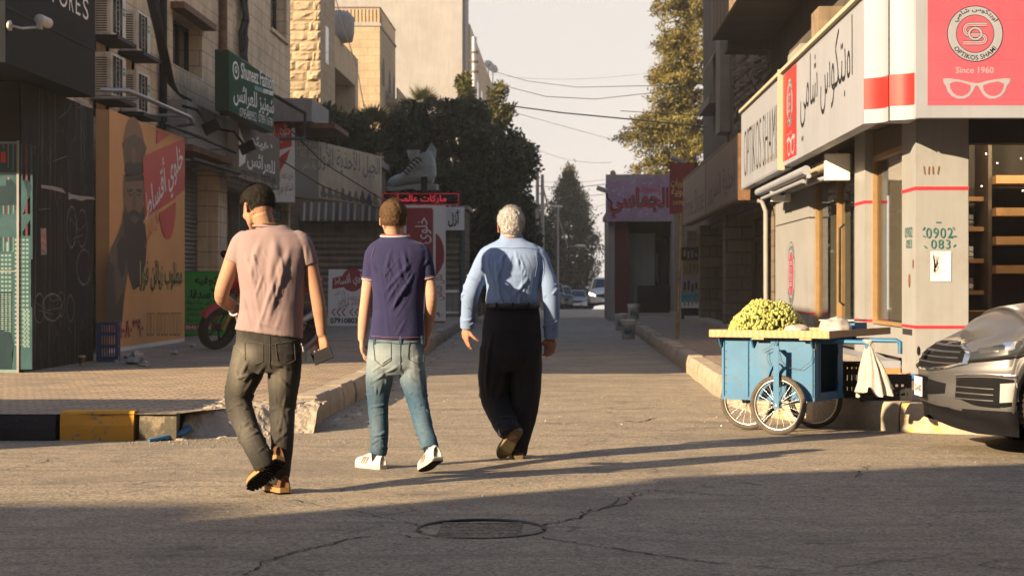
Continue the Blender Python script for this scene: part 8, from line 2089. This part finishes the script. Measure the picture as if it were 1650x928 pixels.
tint = .85 * np.exp(-((b - 580) / 36) ** 2) * (.55 + .45 * np.exp(-((a - 615) / 22) ** 2) + .45 * np.exp(-((a - 668) / 20) ** 2)) + .25 * np.exp(-((a - 606) / 12) ** 2 - ((b - 690) / 50) ** 2) + .2 * np.exp(-((a - 680) / 14) ** 2 - ((b - 690) / 50) ** 2)
np_object('jeans', v, q, M_JBL, t, True, tint)
M_STC2 = pm('stitch_blue', (.06, .08, .1), .8, .2)
seam(v, [[(601, 552), (630, 551), (630, 580), (616, 590), (604, 580), (601, 552)], [(659, 551), (682, 554), (682, 586), (672, 586), (657, 578), (659, 551)], [(645, 548), (645, 600)], [(596, 549), (645, 554), (683, 550)], [(616, 586), (630, 576)]], .002, M_STC2, t)
for px_ in (603, 645, 679): m = MB(); k0 = on_surface(v, px_, 549, .004); m.box(k0.x - .007, k0.x + .007, k0.y - .004, k0.y + .002, k0.z - .02, k0.z + .03, M_JBL); m.build('belt_loop', t)
shoe(t, (A(618, 754).x, 12.37, 0), (A(571, 750).x, 12.58, 0), (0, 0, 1), M_SNK, M_SNS, None, .098, .085, stripes=M_STRIP)
shoe(t, at(706, 742, 11.93), at(680, 760, 12.13), (-.25, .45, .85), M_SNK, M_SNS, M_TRIM, .098, .085, stripes=M_STRIP)
for c, d in ((A(609, 735, .02), (0, 0, 1)), (at(694, 728, 12.1), (-.15, .4, 1))): m = MB(); m.tube([Vector(c) - Vector(d).normalized() * .05, Vector(c) + Vector(d).normalized() * .02], [.042, .043], M_BLACK, 16); m.build('sock', t)

# ================================================= white-haired man in the blue shirt
Y3 = 13.05
def A(px, py, dy=0.0): return at(px, py, Y3 + dy)
M_SK3 = mat_skin('skin_ruddy', (.36, .185, .125)); M_SHB = mat_cloth('pale_blue_shirt', (.185, .26, .43), (.165, .24, .41), 420, .2); M_TRBK = mat_cloth('black_trousers', (.017, .017, .021), (.013, .013, .016), 300, .2, .8); M_HR3 = mat_hair('hair_white', (.17, .165, .16), (.52, .51, .50)); M_LEA = pm('black_leather', (.022, .02, .018), .35, .3, 12, .2, 60); M_SOLO = pm('sole_olive', (.13, .105, .055), .7, .3, 12); M_BELT = pm('belt_leather', (.014, .014, .015), .4, .2, 12)
t = thing('person', 'white-haired man in a pale blue shirt and black trousers on the right of the three', 'person', (A(830, 741).x, Y3, 0), 'men walking up the street')
H = head_frame(A(823, 365, .02), (-.16, 1, -.06), (0, .06, 1))
SH = (A(787, 410), A(865, 410)); EL_ = (A(761, 468, .0), A(884, 468, -.02)); WR = (A(753, 522, .05), A(887, 538, .03))
m = MB(); head_shape(m, H, M_SK3, 1.04, 1.2)
limb(m, [H @ Vector((0, -.03, -.05)), A(824, 392, .02), A(824, 406, .02)], [.062, .062, .075], M_SK3)
ring_stack(m, [(802, 848, 404, .07, 0), (794, 858, 425, .09, 0), (796, 856, 460, .1, 0), (796, 856, 500, .1, 0), (790, 860, 560, .1, 0)], Y3, M_SK3)
limb(m, [A(796, 406), SH[0], A(774, 440), EL_[0], A(757, 495, .03), WR[0]], [.05, .05, .045, .038, .036, .028], M_SK3)
limb(m, [A(856, 406), SH[1], A(876, 440), EL_[1], A(887, 505, .0), WR[1]], [.05, .05, .045, .038, .036, .028], M_SK3)
hand(m, A(751, 528, .05), (-.02, .2, -1), (.8, .5, 0), (.6, -.8, 0), M_SK3, (14, 22, 18), 1.05, 7)
hand(m, A(887, 544, .03), (-.03, .15, -1), (-.15, -1, 0), (-1, .2, 0), M_SK3, (38, 48, 35), 1.05, 3)
limb(m, [A(806, 575), A(795, 640, .06), A(822, 690, -.10), A(826, 706, -.11)], [.06, .05, .038, .036], M_SK3); limb(m, [A(846, 575), A(850, 645, .06), A(838, 715, .08), A(834, 728, .1)], [.06, .05, .038, .036], M_SK3)
v, q, n = remesh(m, .0058, smooth_it=2); np_object('body', v, q, M_SK3, t, True); eyes(t, H, 1.04)
def mask3(p): x, y, z = p; return min((z + .074 - max(0, y + .015) * 1.2) * 22, (.045 - y + (z - .06) * .2) * 22) - 1.5 * math.exp(-((p - Vector((.0, -.035, .112))).length / .026) ** 2) - (1.1 if abs(x) > .058 and -.028 < y < .03 and z < .018 else 0)
hair_cap('hair', H, mask3, .014, M_HR3, t, 1.05, 7000, .013, 8, .008)
m = MB()
ring_stack(m, [(806, 843, 384, .066, 0), (799, 851, 389, .082, 0), (788, 864, 394, .10, 0), (780, 872, 401, .112, -.004), (777, 876, 412, .122, -.01), (778, 875, 430, .132, -.014), (782, 870, 450, .138, -.012), (784, 867, 468, .142, -.006), (782, 868, 484, .146, 0), (785, 866, 492, .138, 0), (790, 860, 500, .125, 0)], Y3, M_SHB)
limb(m, [A(800, 407), A(786, 413), A(772, 440), A(760, 469), A(756, 496, .03), A(754, 516, .045), A(753, 525, .05)], [.060, .066, .064, .060, .055, .050, .042], M_SHB)
limb(m, [A(850, 407), A(866, 413), A(878, 440), A(886, 469, -.02), A(889, 505, .0), A(888, 530, .02), A(888, 540, .03)], [.060, .066, .062, .058, .054, .050, .043], M_SHB)
v, q, n = remesh(m, .0065, smooth_it=3); D = -.135
FO = [(A(822, 392, D), A(800, 430, D), .016, .005), (A(828, 392, D), A(838, 440, D), .014, .006), (A(838, 394, D), A(856, 430, D), .014, .006), (A(832, 396, D), A(846, 436, D), .010, .004), (A(812, 396, D), A(806, 440, D), .014, .005), (A(798, 420, D), A(806, 480, D), .018, .008), (A(862, 420, D), A(850, 490, D), .016, .008), (A(868, 440, D), A(858, 490, D), .014, .008), (A(800, 450, D), A(830, 488, D), .016, .007), (A(850, 450, D), A(820, 485, D), .016, .007),
      (A(792, 470, D), A(800, 494, D), .012, .008), (A(806, 474, D), A(812, 494, D), .010, .007), (A(824, 476, D), A(822, 494, D), .010, .006), (A(838, 474, D), A(836, 494, D), .010, .007), (A(852, 474, D), A(850, 494, D), .010, .006), (A(815, 440, D), A(845, 444, D), .02, .004), (A(789, 404, -.1), A(793, 445, D), .012, .006), (A(862, 402, -.1), A(862, 440, D), .012, .006)]
FO += cross_folds(A(762, 468), (-.25, 0, -1), .062, 9, .011, .007, 21, .08) + cross_folds(A(885, 470, -.02), (.15, 0, -1), .06, 9, .011, .007, 22, .08) + cross_folds(A(755, 508, .04), (-.05, .2, -1), .052, 8, .009, .006, 23, .06) + cross_folds(A(888, 525, .01), (0, .2, -1), .052, 8, .009, .006, 24, .07)
v = folds(v, n, FO + drape(A, 786, 866, 392, 490, 34, 43, D)); v = noisy(v, n, .004, 8, 11.0, (1, 1, .6)); np_object('shirt', v, q, M_SHB, t, True)
seam(v, [[(790, 400), (806, 399), (824, 400), (842, 399), (861, 400)], [(790, 404), (787, 425), (792, 446)], [(862, 404), (866, 425), (862, 446)]], .0014, M_SHB, t, 'yoke_seam')
m = MB()
cs = []
for z0, rx, ry in ((377.5, .073, .064), (381, .076, .068), (387, .086, .08)):
    c = A(824, z0, .012)
    for a in np.linspace(0, 6.283, 41)[:-1]: cs.append((c.x + rx * math.cos(a), c.y + ry * math.sin(a), c.z))
m.add(cs, [(k * 40 + j, k * 40 + (j + 1) % 40, (k + 1) * 40 + (j + 1) % 40, (k + 1) * 40 + j) for k in range(2) for j in range(40)], M_SHB, True); m.build('collar', t)
for (c, d, r) in ((A(753, 524, .05), (-.03, .2, -1), .044), (A(888, 540, .03), (0, .2, -1), .045)):
    d = Vector(d).normalized(); m = MB(); m.tube([Vector(c) - d * .045, Vector(c) - d * .02, Vector(c) + d * .018], [r + .006, r + .005, r + .003], M_SHB, 20); m.build('cuff', t)
m = MB()
ring_stack(m, [(784, 868, 492, .132, 0), (781, 870, 505, .135, 0), (777, 872, 530, .138, -.004), (774, 872, 560, .135, 0), (776, 870, 580, .12, 0), (782, 866, 596, .095, .01)], Y3, M_TRBK)
limb(m, [A(800, 560), A(797, 600, .03), A(797, 640, .06), A(810, 675, -.02), A(820, 692, -.10), A(823, 700, -.12)], [.118, .116, .098, .086, .078, .076], M_TRBK)
limb(m, [A(846, 560), A(847, 600, .03), A(846, 650, .06), A(838, 695, .07), A(834, 715, .07), A(832, 731, .08)], [.118, .112, .098, .082, .074, .07], M_TRBK)
v, q, n = remesh(m, .007, smooth_it=3)
FO = cross_folds(A(797, 640, .06), (0, 0, 1), .1, 6, .016, .008, 31, .1) + cross_folds(A(832, 715, .07), (0, 0, 1), .072, 8, .012, .009, 32, .06) + cross_folds(A(816, 685, -.06), (-.3, .4, 1), .08, 5, .014, .008, 33, .06) + [(A(790, 540, -.12), A(782, 640, -.04), .02, .010), (A(815, 590, -.1), A(800, 650, 0), .02, .008), (A(850, 590, -.1), A(852, 690, 0), .022, .008), (A(826, 560, -.12), A(822, 640, -.02), .018, -.010)]
v = folds(v, n, FO); v = noisy(v, n, .004, 8, 14.0); np_object('trousers', v, q, M_TRBK, t, True)
m = MB(); cs = []
for z0, e in ((489.5, .002), (489.2, .006), (495.8, .007), (496, .002)):
    c = A(826, z0)
    for a in np.linspace(0, 6.283, 61)[:-1]: x = math.cos(a); y = math.sin(a); cs.append((c.x + (.183 + e) * math.copysign(abs(x) ** .87, x), c.y + (.139 + e) * math.copysign(abs(y) ** .87, y), c.z))
m.add(cs, [(k * 60 + j, k * 60 + (j + 1) % 60, (k + 1) * 60 + (j + 1) % 60, (k + 1) * 60 + j) for k in range(3) for j in range(60)], M_BELT, True); m.build('belt', t)
for px_ in (800, 826, 852): m = MB(); c = A(px_, 493, -.15); m.box(c.x - .006, c.x + .006, c.y, c.y + .02, c.z - .025, c.z + .022, M_TRBK); m.build('belt_loop', t)
shoe(t, A(835, 694, -.17), A(806, 739, .01), (-.3, .9, .35), M_LEA, M_SOLO, M_SOLO, .1, .07)
shoe(t, (A(836, 740).x, 13.06, 0), (A(824, 738).x, 13.33, 0), (0, 0, 1), M_LEA, M_SOLO, None, .1, .07)

# ================================================= onlooker on the flat roof
c = at(990, 282, 61.5)
t = thing('person', 'bald onlooker in dark patterned clothes behind the roof edge of the purple-sign shop', 'person', (c.x, 61.5, 3.42))
M_CAMO = mat_cloth('dark_camouflage', (.03, .034, .022), (.018, .02, .016), 30)
m = MB(); H = head_frame((c.x - .05, 61.5, c.z + .03), (-.75, -.6, -.25)); head_shape(m, H, M_SK1)
m.tube([(c.x, 61.55, c.z - .05), (c.x + .04, 61.55, c.z - .2)], [.055, .06], M_SK1); m.tube([(c.x + .05, 61.55, c.z - .2), (c.x + .05, 61.55, c.z - .6), (c.x, 61.5, 3.45)], [.12, .14, .16], M_SK1)
limb(m, [(c.x - .12, 61.5, c.z - .22), (c.x - .2, 61.3, c.z - .42), (c.x - .25, 61.1, c.z - .35)], [.05, .045, .03], M_SK1); hand(m, (c.x - .25, 61.1, c.z - .35), (-.3, -1, -.3), (0, 0, -1), (1, 0, 0), M_SK1); limb(m, [(c.x + .2, 61.5, c.z - .22), (c.x + .28, 61.4, c.z - .45), (c.x + .2, 61.2, c.z - .5)], [.05, .045, .03], M_SK1); hand(m, (c.x + .2, 61.2, c.z - .5), (-.3, -1, -.3), (0, 0, -1), (-1, 0, 0), M_SK1)
v, q, n = remesh(m, .009, smooth_it=1); np_object('body', v, q, M_SK1, t, True)
m = MB(); m.tube([(c.x + .03, 61.55, c.z - .1), (c.x + .04, 61.55, c.z - .18), (c.x + .05, 61.55, c.z - .4), (c.x + .04, 61.55, c.z - .7), (c.x + .03, 61.52, 3.43)], [.07, .19, .21, .2, .21], M_CAMO, 18); limb(m, [(c.x - .12, 61.5, c.z - .2), (c.x - .2, 61.3, c.z - .42), (c.x - .24, 61.15, c.z - .37)], [.075, .065, .05], M_CAMO); limb(m, [(c.x + .2, 61.5, c.z - .2), (c.x + .28, 61.4, c.z - .45), (c.x + .22, 61.24, c.z - .49)], [.075, .065, .05], M_CAMO)
v, q, n = remesh(m, .012, smooth_it=2); np_object('jacket', v, q, M_CAMO, t, True)
hair_cap('hair', H, lambda p: (.02 - p.y) * 12 * (1 if p.z < .03 else 0), .004, M_HR1, t, 1.0, 60, .004, 4)
